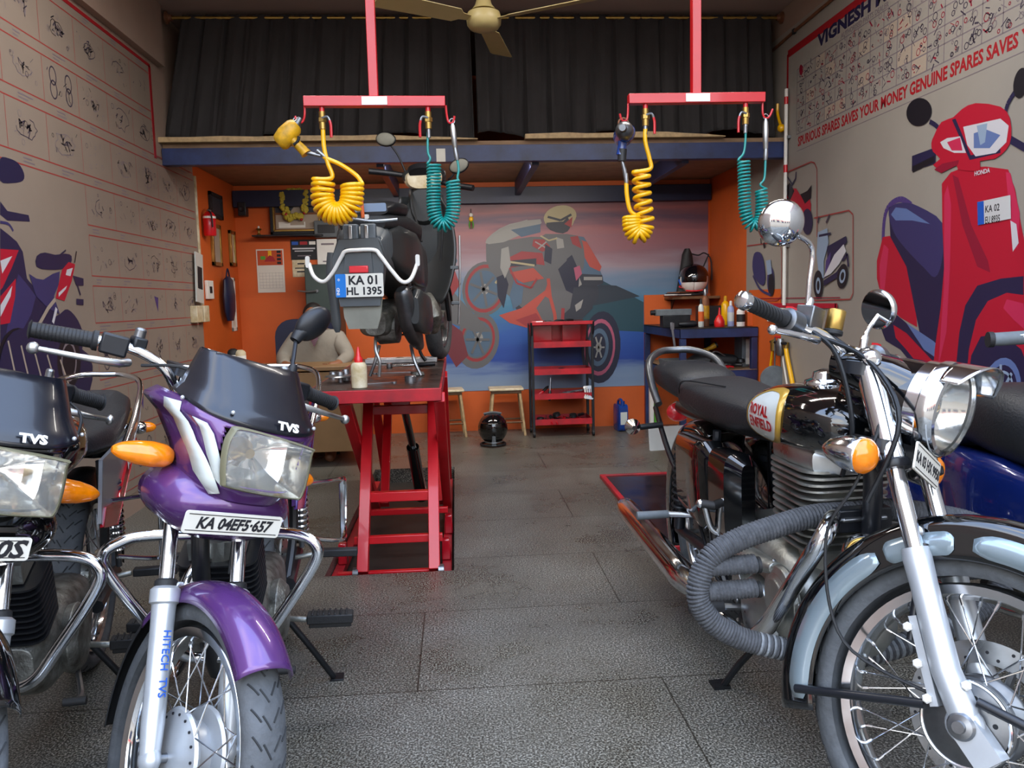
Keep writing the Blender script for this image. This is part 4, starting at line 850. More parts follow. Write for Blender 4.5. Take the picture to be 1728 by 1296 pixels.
# ================================================================ the black classic motorcycle
def classic():
    rake, axx = rad(26), 1.45
    S = steer_matrix(rake, axx, rad(37.2)); kx, kz = -math.sin(rake), math.cos(rake)
    t = thing('motorcycle', 'black classic motorcycle with white tank badge and rope-wrapped crash guard', 'motorcycle', (.925, 2.78, 0), (rad(1.3), 0, rad(-88.5)), 'parked motorcycles')
    F = lambda s, off=0, y=0: Vector((1.37, y, .33))+Vector((kx, 0, kz))*s+Vector((kz, 0, -kx))*off
    C = Vector((1.37, 0, .33))
    wheel(t, 'front_wheel', S, C, .330, .046, .254, 40, 'chrome', 'gunsteel', .082, .040, disc=(.052, .105, .150))
    wheel(t, 'rear_wheel', None, (0, 0, .32), .320, .055, .240, 40, 'chrome', 'gunsteel', .09, .05, each=False)
    b = g('gunsteel', S).lathe([(.02, 0), (.078, 0), (.084, .006), (.084, .02), (.076, .024), (.03, .028), (.028, .04)], C-Vector((0, .036, 0)), (0, -1, 0), 48)
    b.mat('chrome').torus(C-Vector((0, .058, 0)), (0, 1, 0), .080, .004, 48, 8); b.mat('darkmetal')
    for k in range(5): a = rad(20+k*30); q = C+Vector((math.cos(a)*.055, -.0605, math.sin(a)*.055)); b.cyl(q, q-Vector((0, .002, 0)), .005, n=8)
    b.build('brake_plate', t)
    for y in (-.083, .083):
        b = g('chrome', S).cyl(F(.30, 0, y), F(.50, 0, y), .0185); b.mat('chrome').tube([F(.50, 0, y), F(.505, 0, y), F(.74, 0, y)], [.031, .029, .030], 24, 0); b.mat('satinblack').lathe([(.033, 0), (.035, .004), (.035, .016), (.031, .02)], F(.50, 0, y), (kx, 0, kz)); b.mat('satinblack').lathe([(.028, 0), (.030, .02), (.012, .04)], F(.735, 0, y), (kx, 0, kz))
        b.build('fork_tube', t)
        b = g('forkleg', S).tube([F(-.02, .012, y), F(.03, .012, y), F(.10, 0, y), F(.26, 0, y), F(.315, 0, y), F(.335, 0, y)], [.024, .029, .0275, .0265, .0285, .026], 24, 0)
        b.ell(F(0, .01, y), (.036, .026, .036)); s_ = -1 if y < 0 else 1
        if y < 0:
            b.box(F(-.035, .028, y-.004), (.075, .040, .052), Matrix.Rotation(rad(40), 3, 'Y')); b.mat('steel').lathe([(.024, 0), (.026, .004), (.022, .010), (.012, .012), (.011, .02)], F(0, .012, y-.022), (0, -1, 0), 24)
            b.mat('forkleg').box(F(.12, -.034, y), (.016, .022, .17), Matrix.Rotation(-rake, 3, 'Y'))
            b.mat('white')
            for q in ((.05, -.042), (.115, -.044), (.185, -.046), (.07, .036)): b.lathe([(.0095, 0), (.0095, .006), (.006, .009)], F(q[0], q[1], y-.012), (0, -1, 0), 6)
        b.build('fork_leg', t)
    for z_, w_ in ((.56, .10), (.735, .10)): g('satinblack', S).prism(rrect(.10, 2*w_+.03, .03, 4), F(z_, -.025, 0)-Vector((0, 0, .014)), (1, 0, 0), (0, 1, 0), .028).build('fork_clamp', t, bevel=.003)
    # front mudguard with grey side bands
    def guard(c, R, hw, a0, a1, m, grey, par_name, T, n=60):
        b = g(m, T); K = 22; rg = []
        prof = []
        for k in range(K+1):
            s = -1+2*k/K; a = abs(s)
            if a < .62: y = hw*sgp(math.sin(s/.62*PI/2), 1); r = R-.030*(a/.62)**2.4
            else: q = (a-.62)/.38; y = math.copysign(hw+.004*q, s); r = R-.030-.062*q
            prof.append((r, y))
        for i in range(n+1):
            a = rad(a0+(a1-a0)*i/n); d = Vector((math.cos(a), 0, math.sin(a))); rg.append([c+d*r+Vector((0, y, 0)) for r, y in prof])
        b.add([p for r in rg for p in r], [(i*(K+1)+k, i*(K+1)+k+1, (i+1)*(K+1)+k+1, (i+1)*(K+1)+k) for i in range(n) for k in range(K)])
        fo = b.build(par_name, t, solid=.003, angle=60)
        for sd in (-1, 1):
            for a_, b_ in grey:
                q = g('fendergrey', T); m_ = 26; row = []
                for i in range(m_+1):
                    u = i/m_; a = rad(a_+(b_-a_)*u); d = Vector((math.cos(a), 0, math.sin(a))); e = .012*(1-min(1, min(u, 1-u)*9))**2
                    row.append([c+d*(R-.036-e)+Vector((0, sd*(hw+.004), 0)), c+d*(R-.060)+Vector((0, sd*(hw+.0065), 0)), c+d*(R-.084+e)+Vector((0, sd*(hw+.0075), 0))])
                q.add([p for r in row for p in r], [(i*3+k, i*3+k+1, (i+1)*3+k+1, (i+1)*3+k) for i in range(m_) for k in range(2)]); q.build('side_band', fo, solid=.001, label='grey painted band')
        return fo
    fo = guard(C, .400, .062, 30, 200, 'glossblack', [(32, 98), (104, 128), (131, 196)], 'front_fender', S)
    b = g('satinblack', S)
    for pts in ([F(.04, -.052, -.090), C+Vector((-.335, -.073, -.075))], [F(.04, .045, -.088), C+Vector((.345, -.073, .02))]): b.cyl(*pts, .0095, n=12)
    b.mat('bluesteel' if 0 else 'satinblack').cyl(F(.16, -.052, -.085), C+Vector((-.135, -.072, .315)), .0085, n=12)
    b.mat('steel'); b.lathe([(.012, 0), (.012, .008), (.006, .012)], C+Vector((-.15, -.072, .335)), (0, -1, 0), 12)
    b.build('fender_stay', t)
    b = g('rubber', S).tube([(.96, -.05, 1.0), (1.10, -.10, .90), (1.10, -.13, .74), (1.06, -.13, .60), (1.13, -.10, .40), (1.33, -.07, .36)], .0035, 6, 8); b.build('speedometer_cable', t)
    # headlight: black nacelle, chrome rim, peak and ribbed glass
    hc = Vector((1.155, 0, .930)); ad = Vector((1, 0, -.08)).normalized()
    g('glossblack', S).lathe([(.02, -.20), (.055, -.18), (.082, -.13), (.094, -.06), (.094, .0)], hc, ad, 40).build('headlight_shell', t, label='gloss black nacelle')
    g('glossblack', S).loft([(.94, 0, .99, .04, .02, .02), (.97, 0, .99, .11, .035, .05), (1.04, 0, .985, .115, .045, .07), (1.10, 0, .97, .10, .05, .07), (1.15, 0, .955, .085, .045, .06)], 32, .8).build('nacelle', t)
    hl = g('chrome', S).lathe([(.093, -.012), (.099, -.008), (.100, .018), (.104, .022), (.104, .048), (.098, .056), (.090, .058), (.089, .05)], hc, ad, 56, False).build('headlight_rim', t)
    g('reflector', S).lathe([(.088, .045), (.080, .020), (.060, -.005), (.03, -.02), (.001, -.022)], hc, ad, 40, False).build('reflector', hl); g('brass', S).lathe([(.014, -.02), (.016, .0), (.010, .02), (.002, .026)], hc, ad, 16).build('bulb', hl)
    g('lensclear', S).lathe([(.090, .052), (.080, .064), (.055, .074), (.02, .079), (.001, .080)], hc, ad, 48, False).build('headlight_glass', hl)
    pk = g('chrome', S)
    def peak(u, v): a = rad(-62+124*u); r = .104+.004*v; ext = (.075*math.cos(a)**.8)*v; return hc+ad*(.05+ext)+Vector((0, math.sin(a)*r, math.cos(a)*r*(1-.02*v)))
    pk.grid(peak, 24, 6); pk.build('headlight_peak', hl, solid=.0015, angle=70)
    for sd in (-1, 1): g('chrome', S).lathe([(.020, 0), (.021, .008), (.012, .018), (.002, .022)], (1.06, sd*.105, 1.005), (.5, sd*.6, .3), 20).build('pilot_lamp', t)
    b = g('chrome', S).torus((.99, 0, 1.030), (.2, 0, 1), .045, .006, 30, 8); b.mat('blackplastic').lathe([(.044, 0), (.044, .006)], (.99, 0, 1.028), (.2, 0, 1)); b.build('speedometer', t)
    # number plate under the headlight
    plate(t, 'number_plate', S, (1.20, -.05, .80), (-.09, .98, -.20), (-.1, .10, 1), .175, .058, 'KA 03 HX 9950', .032, bold=.02, border=True, sx=.8)
    for sd in (-1, 1):
        a = Vector((1.03, sd*.165, .795)); d = Vector((1, sd*.05, -.02)).normalized()
        b = g('chrome', S).tube([a, a+d*.02, a+d*.055, a+d*.082, a+d*.09], [.008, .025, .037, .040, .038], 20, 2); b.tube([a+d*.04, Vector((1.04, sd*.07, .80))], .008, 8)
        ob = b.build('indicator', t, label='chrome indicator'); g('amber', S).tube([a+d*.086, a+d*.100, a+d*.112, a+d*.118], [.0385, .037, .026, .006], 20, 2).build('indicator_lens', ob)
    # handlebar
    Bp = [(.895, -.345, 1.062), (.905, -.27, 1.058), (.92, -.20, 1.050), (.955, -.13, 1.04), (.985, -.085, 1.01), (.99, 0, 1.0), (.985, .085, 1.01), (.955, .13, 1.04), (.92, .20, 1.050), (.905, .27, 1.058), (.895, .345, 1.062)]
    hb = g('chrome', S).tube(Bp, .0125, 12, 5).build('handlebar', t)
    for sd in (-1, 1):
        a, c_ = Vector((.894, sd*.35, 1.063)), Vector((.910, sd*.235, 1.055)); d = c_-a; dn = d.normalized()
        b = g('rubber', S).tube([a, a+d*.9, c_], [.0165, .0175, .021], 18, 0)
        for k in range(9): b.torus(a+d*(.10+.09*k), dn+Vector((0, 0, .5)), .0182, .0016, 18, 6)
        gr = b.build('grip', hb); g('chrome', S).tube([a-dn*.028, a-dn*.024, a-dn*.008, a], [.010, .019, .021, .017], 18, 0).build('bar_end', gr)
        q = Vector((.915, sd*.208, 1.052)); b = g('gunsteel', S).tube([q-dn*.022, q-dn*.018, q+dn*.018, q+dn*.03], [.022, .029, .029, .018], 20, 0); sh = b.build('switch_housing', hb)
        g('redpaint', S).box(q+Vector((-.006, 0, .030)), (.016, .02, .008)).build('kill_switch', sh)
        b = g('chrome', S).tube([(.945, sd*.16, 1.03), (.975, sd*.19, 1.02), (.985, sd*.26, 1.015), (.965, sd*.34, 1.01)], [.010, .010, .0075, .006], 10, 5); b.ell((.963, sd*.345, 1.010), .011, n=12, m=8); b.build('brake_lever' if sd < 0 else 'clutch_lever', hb)
    b = g('gunsteel', S).box((.925, -.155, 1.075), (.045, .05, .05)); b.mat('brass').lathe([(.018, 0), (.020, .004), (.020, .045), (.017, .05)], (.955, -.095, 1.06), (0, 0, 1), 20); b.mat('rubber').lathe([(.022, 0), (.022, .012)], (.955, -.095, 1.05), (0, 0, 1), 20); b.build('brake_reservoir', hb, bevel=.003)
    def mirror(base, elbow, head, nrm, nm):
        b = g('chrome', S).tube([base, base+(elbow-base)*.5, elbow, elbow+(head-elbow)*.6, head], .006, 10, 6); b.lathe([(.010, 0), (.010, .03), (.007, .035)], base, (0, 0, 1))
        b.lathe([(.048, -.012), (.052, -.008), (.052, -.002), (.046, .010), (.030, .022), (.012, .030), (.004, .032)], head-nrm*.010, nrm, 36); mo = b.build('mirror', t, label='round chrome mirror')
        g('mirrorglass', S).lathe([(.047, -.014), (.047, -.011)], head-nrm*.010, nrm, 36).build('mirror_glass', mo)
    mirror(Vector((.905, -.135, 1.09)), Vector((.90, -.165, 1.235)), Vector((.895, -.285, 1.255)), Vector((.80, -.5, -.30)).normalized(), 'r')
    mirror(Vector((.905, .150, 1.06)), Vector((.90, .165, 1.11)), Vector((.90, .218, 1.180)), Vector((.25, .95, .35)).normalized(), 'l')
    b = g('darkmetal', S)
    for q in ([(.93, -.17, 1.05), (1.0, -.14, 1.00), (1.05, -.10, .85), (1.03, -.06, .74)], [(.95, -.11, 1.05), (1.02, -.07, 1.0), (1.04, -.05, .90), (1.0, -.05, .78)], [(.92, .17, 1.05), (1.0, .12, 1.02), (1.05, .08, .95), (1.02, .06, .8)], [(.93, -.17, 1.04), (1.06, -.12, 1.0), (1.16, -.13, .88), (1.13, -.13, .7)]): b.tube(q, .0055, 8, 6)
    b.build('cable', t)
    # frame
    b = g('satinblack').tube([(.98, 0, .86), (.7, 0, .78), (.3, 0, .74), (-.1, 0, .72), (-.42, 0, .72)], .022, 10); b.tube([(1.02, 0, .86), (1.06, 0, .74), (1.03, 0, .50), (.98, 0, .30)], .021, 12)
    b.lathe([(.036, -.07), (.036, .10)], (1.015, 0, .88), (kx, 0, kz))
    for sd in (-1, 1): b.tube([(.30, sd*.09, .74), (.28, sd*.10, .40), (.35, sd*.09, .25)], .014, 8); b.tube([(.42, sd*.11, .34), (0, sd*.115, .32), (-.05, sd*.115, .32)], [.022, .018, .02], 10, 0); b.tube([(-.42, sd*.09, .72), (-.1, sd*.12, .56), (.25, sd*.11, .42)], .011, 8)
    b.tube([(.98, 0, .30), (.90, -.05, .20), (.45, -.07, .18)], .02, 8); b.build('frame', t)
    for sd in (-1, 1):
        b = g('blackplastic').cyl((.0, sd*.13, .34), (.04, sd*.13, .56), .020); b.mat('chrome').cyl((.04, sd*.13, .50), (.07, sd*.12, .70), .013)
        b.mat('darkmetal')
        for k in range(10): b.torus(Vector((.01, sd*.13, .40))+Vector((.05, 0, .24))*(k/9), (.05, 0, .24), .027, .0055, 18, 6)
        b.build('shock_absorber', t)
    # tank and badge
    TS = [(.56, 0, .845, .045, .02, .03), (.60, 0, .855, .118, .05, .075), (.70, 0, .86, .147, .072, .088), (.82, 0, .865, .152, .082, .095), (.94, 0, .868, .150, .078, .095), (1.03, 0, .865, .118, .062, .075), (1.075, 0, .86, .07, .04, .045)]
    tank = g('glossblack').loft(TS, 44, .78).build('fuel_tank', t, sub=1)
    def half(x, z):
        for a, b_ in zip(TS, TS[1:]):
            if x <= b_[0]:
                k = max(0, (x-a[0])/(b_[0]-a[0])); k = k*k*(3-2*k) if 0 else k; w, hu, hd, cz = [a[i]+(b_[i]-a[i])*k for i in (3, 4, 5, 2)]
                h = hu if z > cz else hd; q = min(.98, abs(z-cz)/h); return w*(1-q**(1/.78*1.0 if 0 else 2/.78))**(.78/2)
        return .1
    for sd in (-1, 1):
        cx_, cz_, rx, rz = .805, .862, .100, .072
        def P(a, k, o): x_ = cx_+rx*k*sgp(math.cos(a), .82)+.02*k*math.sin(a); z_ = cz_+rz*k*sgp(math.sin(a), .85); return Vector((x_, sd*(half(x_, z_)+o), z_))
        n = 40; b = g('badgegold')
        b.rings([[P(2*PI*j/n, k, o) for j in range(n)] for k, o in ((1.0, -.004), (1.0, .004), (.96, .0065), (.90, .0065))], False)
        b.mat('badgewhite').rings([[P(2*PI*j/n, k, o) for j in range(n)] for k, o in ((.92, .005), (.6, .0065), (.3, .0075), (.01, .008))], False)
        bo = b.build('tank_badge', tank, angle=70, label='white badge with gold rim')
        y_ = sd*(.152+.0125); uu = (-sd, 0, 0) if 0 else ((1, 0, 0) if sd < 0 else (-1, 0, 0))
        def bent(txt, sz, x0, z0, bold, sx):
            q = G().mat('redpaint'); q.text(txt, sz, (0, 0, 0), (1, 0, 0), (0, 0, 1), ext=.0003, bold=bold, sx=sx, align='CENTER')
            q.v = [(cx_+x0*(1)+(v[0] if sd < 0 else -v[0]), sd*(half(cx_+x0+(v[0] if sd < 0 else -v[0]), z0+v[2])+.0095)+(0), z0+v[2]) for v in q.v]; return q
        for txt, z0, x0 in (('ROYAL', cz_+.004, -.01 if sd < 0 else .01), ('ENFIELD', cz_-.030, 0)): bent(txt, .037, x0, z0, .035, 1.02).build('lettering', bo, label='red lettering')
    b = g('chrome').lathe([(.052, 0), (.050, .008), (.034, .014), (.030, .030), (.014, .036)], (.84, 0, .942), (.05, 0, 1), 32); b.build('fuel_cap', tank)
    # saddles
    b = g('seatvinyl').loft([(.62, 0, .825, .075, .02, .03), (.56, 0, .83, .095, .035, .07), (.40, 0, .825, .115, .045, .085), (.22, 0, .83, .130, .055, .085), (.06, 0, .84, .135, .055, .09), (-.02, 0, .83, .125, .04, .07), (-.05, 0, .81, .09, .02, .04)], 36, .68); so = b.build('rider_seat', t, sub=1)
    b = g('seatvinyl').loft([(.02, 0, .84, .10, .03, .05), (-.04, 0, .855, .118, .055, .08), (-.20, 0, .865, .122, .055, .075), (-.36, 0, .87, .115, .05, .07), (-.45, 0, .86, .09, .035, .05), (-.48, 0, .85, .05, .02, .03)], 36, .7); b.build('pillion_seat', t, sub=1)
    b = g('darkmetal').tube([(.03, -.128, .83), (.06, -.136, .86), (.12, -.13, .885), (.3, -.06, .88)], .0022, 6, 6); b.build('piping', so)
    g('gunsteel').tube([(-.16, -.150, .77), (-.24, -.152, .84), (-.33, -.135, .915), (-.41, -.07, .948), (-.43, 0, .952), (-.41, .07, .948), (-.33, .135, .915), (-.24, .152, .84), (-.16, .150, .77)], .0145, 14, 6).build('grab_rail', t)
    guard(Vector((0, 0, .32)), .405, .068, 70, 205, 'glossblack', [], 'rear_fender', None)
    g('tailred').ell((-.40, 0, .70), (.03, .05, .04)).build('tail_light', t)
    plate(t, 'number_plate', None, (-.50, 0, .575), (0, -1, 0), (-.1, 0, 1), .20, .10, 'KA 03', .034, two='HX 9950', bold=.02)
    for sd in (-1, 1):
        b = g('chrome').lathe([(.010, -.035), (.026, -.01), (.032, .0), (.030, .012)], (-.31, sd*.215, .665), (-1, 0, 0), 24); b.mat('blackplastic').tube([(-.29, sd*.10, .67), (-.29, sd*.19, .665)], .012, 12); ob = b.build('rear_indicator', t)
        b = g('glossblack').loft([(.06, sd*.115, .59, .025, .06, .10), (.09, sd*.125, .595, .040, .11, .15), (.30, sd*.13, .595, .045, .12, .165), (.36, sd*.13, .60, .045, .12, .165), (.40, sd*.125, .60, .03, .09, .12)], 30, .45); bx = b.build('toolbox', t)
        g('glossblack').loft([(.40, sd*.11, .60, .02, .08, .10), (.42, sd*.12, .60, .045, .11, .16), (.56, sd*.12, .60, .048, .115, .165), (.60, sd*.11, .60, .02, .09, .12)], 30, .5).build('side_cover', t)
        b = g('maroon').loft([(.02, sd*.10, .55, .01, .10, .10), (.05, sd*.112, .555, .02, .12, .11), (.075, sd*.11, .56, .01, .11, .10)], 20, .6); sp = b.build('side_panel', t)
        q = g('cream'); q.tube([(.045, sd*.135, .60), (.05, sd*.137, .56), (.075, sd*.134, .52)], [.006, .014, .005], 10, 4, flat=.8); q.build('emblem', sp)
    # engine
    e = g('alu').loft([(.46, 0, .40, .06, .09, .10), (.50, 0, .40, .10, .13, .14), (.66, 0, .38, .125, .14, .13), (.86, 0, .37, .125, .14, .13), (.98, 0, .35, .11, .09, .10), (1.01, 0, .35, .06, .05, .05)], 32, .6)
    e.lathe([(.085, 0), (.092, .008), (.088, .022), (.06, .03), (.055, .036), (.02, .038)], (.88, -.125, .40), (0, -1, 0), 40); e.mat('brushed').lathe([(.105, 0), (.11, .01), (.10, .03), (.05, .045)], (.72, -.115, .30), (0, -1, 0), 40)
    e.mat('alu').tube([(.52, -.13, .43), (.70, -.145, .455), (.84, -.135, .47)], [.02, .034, .02], 14, 5, flat=.8); e.cyl((.60, -.10, .35), (.60, -.15, .35), .035); e.mat('chrome').torus((.88, -.148, .40), (0, 1, 0), .068, .005, 40, 8)
    e.mat('steel')
    for q in ((.53, .46), (.66, .485), (.82, .48), (.96, .42), (.97, .33), (.56, .28), (.83, .26)): e.lathe([(.010, 0), (.010, .008), (.006, .011)], (q[0], -.128, q[1]), (0, -1, 0), 12)
    E_ = e.build('engine', t, bevel=.002)
    cy = g('alu').cyl((.85, 0, .46), (.85, 0, .70), .072, n=30)
    for i in range(9): z = .545+i*.0185; s_ = 1+.0*i; cy.prism(rrect(.235, .225, .05, 5, .85, 0), (0, 0, z), (1, 0, 0), (0, 1, 0), .005)
    cy.build('cylinder', E_)
    hd = g('alu')
    for i in range(3): hd.prism(rrect(.25, .235, .05, 5, .86, 0), (0, 0, .712+i*.016), (1, 0, 0), (0, 1, 0), .006)
    hd.mat('brushed').loft([(.74, 0, .775, .06, .015, .03), (.76, 0, .775, .105, .028, .04), (.86, 0, .78, .115, .035, .04), (.97, 0, .775, .10, .028, .04), (.99, 0, .77, .06, .015, .03)], 28, .5); hd.build('cylinder_head', E_, bevel=.0015)
    b = g('chrome').lathe([(.012, -.04), (.030, -.025), (.045, -.012), (.046, 0), (.043, .006)], (1.10, -.045, .585), (1, -.35, 0), 36); b.mat('brass')
    for r_ in (.038, .030, .022, .013): b.torus(Vector((1.107, -.047, .585)), (1, -.35, 0), r_, .0035, 32, 8)
    b.build('horn', t)
    # exhaust
    ex = g('chrome').tube([(.98, -.05, .64), (1.06, -.10, .655), (1.10, -.14, .63), (1.06, -.165, .55), (.97, -.18, .43), (.89, -.185, .34), (.78, -.185, .265), (.62, -.185, .24), (.34, -.19, .245)], [.021, .021, .021, .021, .0225, .0235, .0225, .021, .021], 20, 8)
    E2 = ex.build('exhaust_pipe', t); g('chrome').tube([(.40, -.195, .245), (.36, -.195, .245), (.26, -.20, .25), (.0, -.20, .258), (-.48, -.20, .274), (-.56, -.20, .277)], [.022, .030, .048, .046, .046, .036], 26, 3).build('silencer', t)
    # crash guard: rope wound round a steel loop
    loop = [(.98, 0, .645), (.98, -.10, .645), (.98, -.20, .625), (.98, -.29, .60), (.98, -.355, .565), (.98, -.385, .51), (.98, -.385, .455), (.98, -.35, .40), (.98, -.285, .358), (.98, -.20, .328), (.98, -.10, .30), (.98, 0, .285)]
    for sd in (1, -1):
        L = [(x_, y_*sd, z_) for x_, y_, z_ in loop]; b = g('rope').tube(L, .0205, 14, 6); Q = crom(L, 10)
        cum = [0]
        for a, c_ in zip(Q, Q[1:]): cum.append(cum[-1]+(c_-a).length)
        def along(s):
            for i in range(len(Q)-1):
                if s <= cum[i+1]: return Q[i]+(Q[i+1]-Q[i])*((s-cum[i])/max(1e-6, cum[i+1]-cum[i])), (Q[i+1]-Q[i]).normalized()
            return Q[-1], (Q[-1]-Q[-2]).normalized()
        n = int(cum[-1]/.0085)
        for k in range(n):
            p, d = along(cum[-1]*k/n)
            if 0 < k < n: b.mat('ropelight' if k % 2 == 0 and cum[-1]*k/n > cum[-1]*.72 else 'rope').torus(p, d+Vector((.12, .10*math.sin(k*.7), .05)), .0232, .0050, 14, 6)
        cg = b.build('crash_guard', t, label='crash guard wound with grey rope')
        for z0 in (.540, .480):
            q = g('rope').cyl((.98, sd*.37, z0), (.98, sd*.245, z0-.004), .017)
            for k in range(14): q.torus((.98, sd*(.362-.0085*k), z0), (0, 1, .1), .0190, .0050, 14, 6)
            q.mat('rubber').lathe([(.020, 0), (.020, .008), (.008, .012)], (.98, sd*.245, z0-.004), (0, -sd, 0), 16); q.build('foot_bar', cg)
    b = g('satinblack').box((1.005, 0, .64), (.05, .13, .055)); b.mat('steel').cyl((1.033, -.06, .645), (1.033, .05, .645), .006); b.build('guard_clamp', t, bevel=.004)
    # pedals and pegs
    b = g('chrome').tube([(.47, -.13, .45), (.46, -.17, .47), (.455, -.19, .55)], .010, 10); b.mat('rubber').cyl((.45, -.195, .545), (.50, -.105, .535), .014); b.mat('chrome').ell((.448, -.20, .546), .014); b.build('kick_starter', t)
    for sd in (-1, 1):
        b = g('steel').tube([(.14, sd*.11, .42), (.10, sd*.20, .42)], .011, 10); b.mat('dustplastic').tube([(.10, sd*.20, .42), (.095, sd*.31, .42)], [.014, .015], 14, 0); b.build('pillion_peg', t)
        b = g('steel').tube([(.60, sd*.10, .27), (.60, sd*.19, .28)], .010, 8); b.mat('rubber').cyl((.60, sd*.19, .28), (.60, sd*.29, .285), .016); b.build('foot_peg', t)
    b = g('steel').tube([(.56, -.13, .22), (.66, -.17, .19), (.76, -.19, .23)], .007, 8); b.build('brake_pedal', t)
    b = g('darkmetal').tube([(.62, -.06, .20), (.57, -.13, .09), (.54, -.17, .012)], .010, 8); b.box((.53, -.18, .007), (.05, .05, .012)); b.tube([(.62, -.07, .20), (.62, .07, .20)], .010, 8, 0); b.tube([(.62, .06, .20), (.57, .13, .09), (.54, .17, .012)], .010, 8); b.build('centre_stand', t)
    b = g('darkmetal').tube([(.62, -.06, .24), (.40, -.12, .26), (.20, -.12, .40)], .006, 8); b.build('brake_rod', t)
    return t
classic()

# ================================================================ the blue motorcycle parked behind it, at the right edge
def blue_bike():
    t = thing('motorcycle', 'dark blue motorcycle with thick black seat, cut by the right edge of the photo', 'motorcycle', (1.70, 2.85, 0), (0, 0, rad(-86)), 'parked motorcycles')
    rake, axx = rad(26), 1.40; S = steer_matrix(rake, axx, rad(0)); kx, kz = -math.sin(rake), math.cos(rake)
    wheel(t, 'front_wheel', S, (1.30, 0, .30), .30, .045, .235, 36, 'chrome', 'alu', .08, .04, each=False)
    wheel(t, 'rear_wheel', None, (0, 0, .30), .30, .055, .23, 36, 'chrome', 'alu', .08, .04, each=False)
    for y in (-.085, .085): g('chrome', S).tube([Vector((1.30, y, .30)), Vector((1.30, y, .30))+Vector((kx, 0, kz))*.75], .018, 14, 0).build('fork_tube', t)
    fender(t, 'front_fender', 'bluepaint', S, Vector((1.30, 0, .30)), .34, .07, 40, 150)
    g('chrome', S).tube([(.80, -.34, 1.034), (.83, -.25, 1.04), (.88, -.13, 1.02), (.90, 0, .98), (.88, .13, 1.02), (.83, .25, 1.04), (.80, .34, 1.034)], .012, 12, 6).build('handlebar', t)
    for sd in (-1, 1): b = g('dustplastic', S).tube([(.80, sd*.335, 1.034), (.83, sd*.22, 1.04)], [.018, .0185], 16, 0); b.mat('rubber').cyl((.798, sd*.345, 1.034), (.802, sd*.333, 1.034), .021); b.build('grip', t)
    g('seatvinyl').loft([(.30, 0, .78, .08, .04, .06), (.42, 0, .79, .15, .08, .12), (.62, 0, .79, .185, .10, .15), (.80, 0, .77, .17, .09, .14), (.92, 0, .77, .08, .05, .06)], 32, .75).build('fuel_tank', t, label='black covered fuel tank')
    g('seatvinyl').loft([(.55, 0, .77, .10, .03, .05), (.46, 0, .76, .15, .07, .10), (.20, 0, .745, .17, .075, .11), (-.10, 0, .765, .165, .08, .11), (-.32, 0, .79, .14, .06, .09), (-.42, 0, .79, .08, .03, .05)], 32, .65).build('seat', t, sub=1)
    for sd in (-1, 1):
        g('bluepaint').loft([(.42, sd*.10, .58, .02, .06, .08), (.36, sd*.115, .57, .055, .11, .16), (.10, sd*.12, .55, .065, .13, .17), (-.15, sd*.11, .60, .06, .10, .12), (-.34, sd*.09, .70, .03, .04, .05)], 28, .6).build('side_panel', t)
        g('steel').tube([(.35, sd*.12, .38), (.30, sd*.20, .37), (.15, sd*.22, .36)], .008, 8).build('foot_rail', t)
        b = g('darkmetal').tube([(.35, sd*.12, .30), (.38, sd*.20, .30)], .01, 8); b.mat('rubber').box((.39, sd*.25, .305), (.04, .11, .024)); b.build('foot_peg', t)
        b = g('chrome').tube([(.02, sd*.135, .33), (.06, sd*.13, .62)], .013, 10); b.build('shock_absorber', t)
    for sd in (-1, 1): g('bluepaint').loft([(.34, sd*.10, .56, .03, .08, .10), (.42, sd*.13, .55, .05, .12, .18), (.62, sd*.14, .54, .055, .13, .20), (.78, sd*.12, .54, .03, .09, .12)], 28, .6).build('engine_cover', t)
    g('castalu').loft([(.50, 0, .36, .08, .08, .1), (.56, 0, .36, .11, .13, .12), (.80, 0, .36, .11, .13, .12), (.92, 0, .36, .07, .08, .08)], 24, .6).build('engine', t)
    b = g('castalu')
    for i in range(7): b.prism(rrect(.18, .19, .03, 3, .76, 0), (0, 0, .50+i*.022), (1, 0, 0), (0, 1, 0), .007)
    b.build('cylinder', t)
    b = g('darkmetal').tube([(.92, 0, .84), (.4, 0, .68), (-.2, 0, .66)], .022, 10); b.tube([(.96, 0, .84), (.98, 0, .5), (.85, 0, .22), (.4, 0, .20)], .02, 10); b.build('frame', t)
    g('chrome').tube([(.9, -.08, .5), (.86, -.14, .28), (.5, -.16, .22), (.1, -.18, .26), (-.4, -.18, .32)], [.018, .018, .02, .042, .040], 14, 6).build('exhaust', t)
    fender(t, 'rear_fender', 'bluepaint', None, Vector((0, 0, .30)), .37, .08, 70, 190)
    g('tailred').ell((-.38, 0, .70), (.03, .06, .035)).build('tail_light', t)
    g('redgloss', S).lathe([(.09, -.10), (.10, .0), (.085, .02), (.01, .03)], (1.08, 0, .86), (1, 0, 0), 30).build('headlight', t)
    b = g('satinblack').tube([(.34, .09, .26), (.33, .18, .12), (.30, .24, .012)], .010, 8); b.build('side_stand', t)
blue_bike()
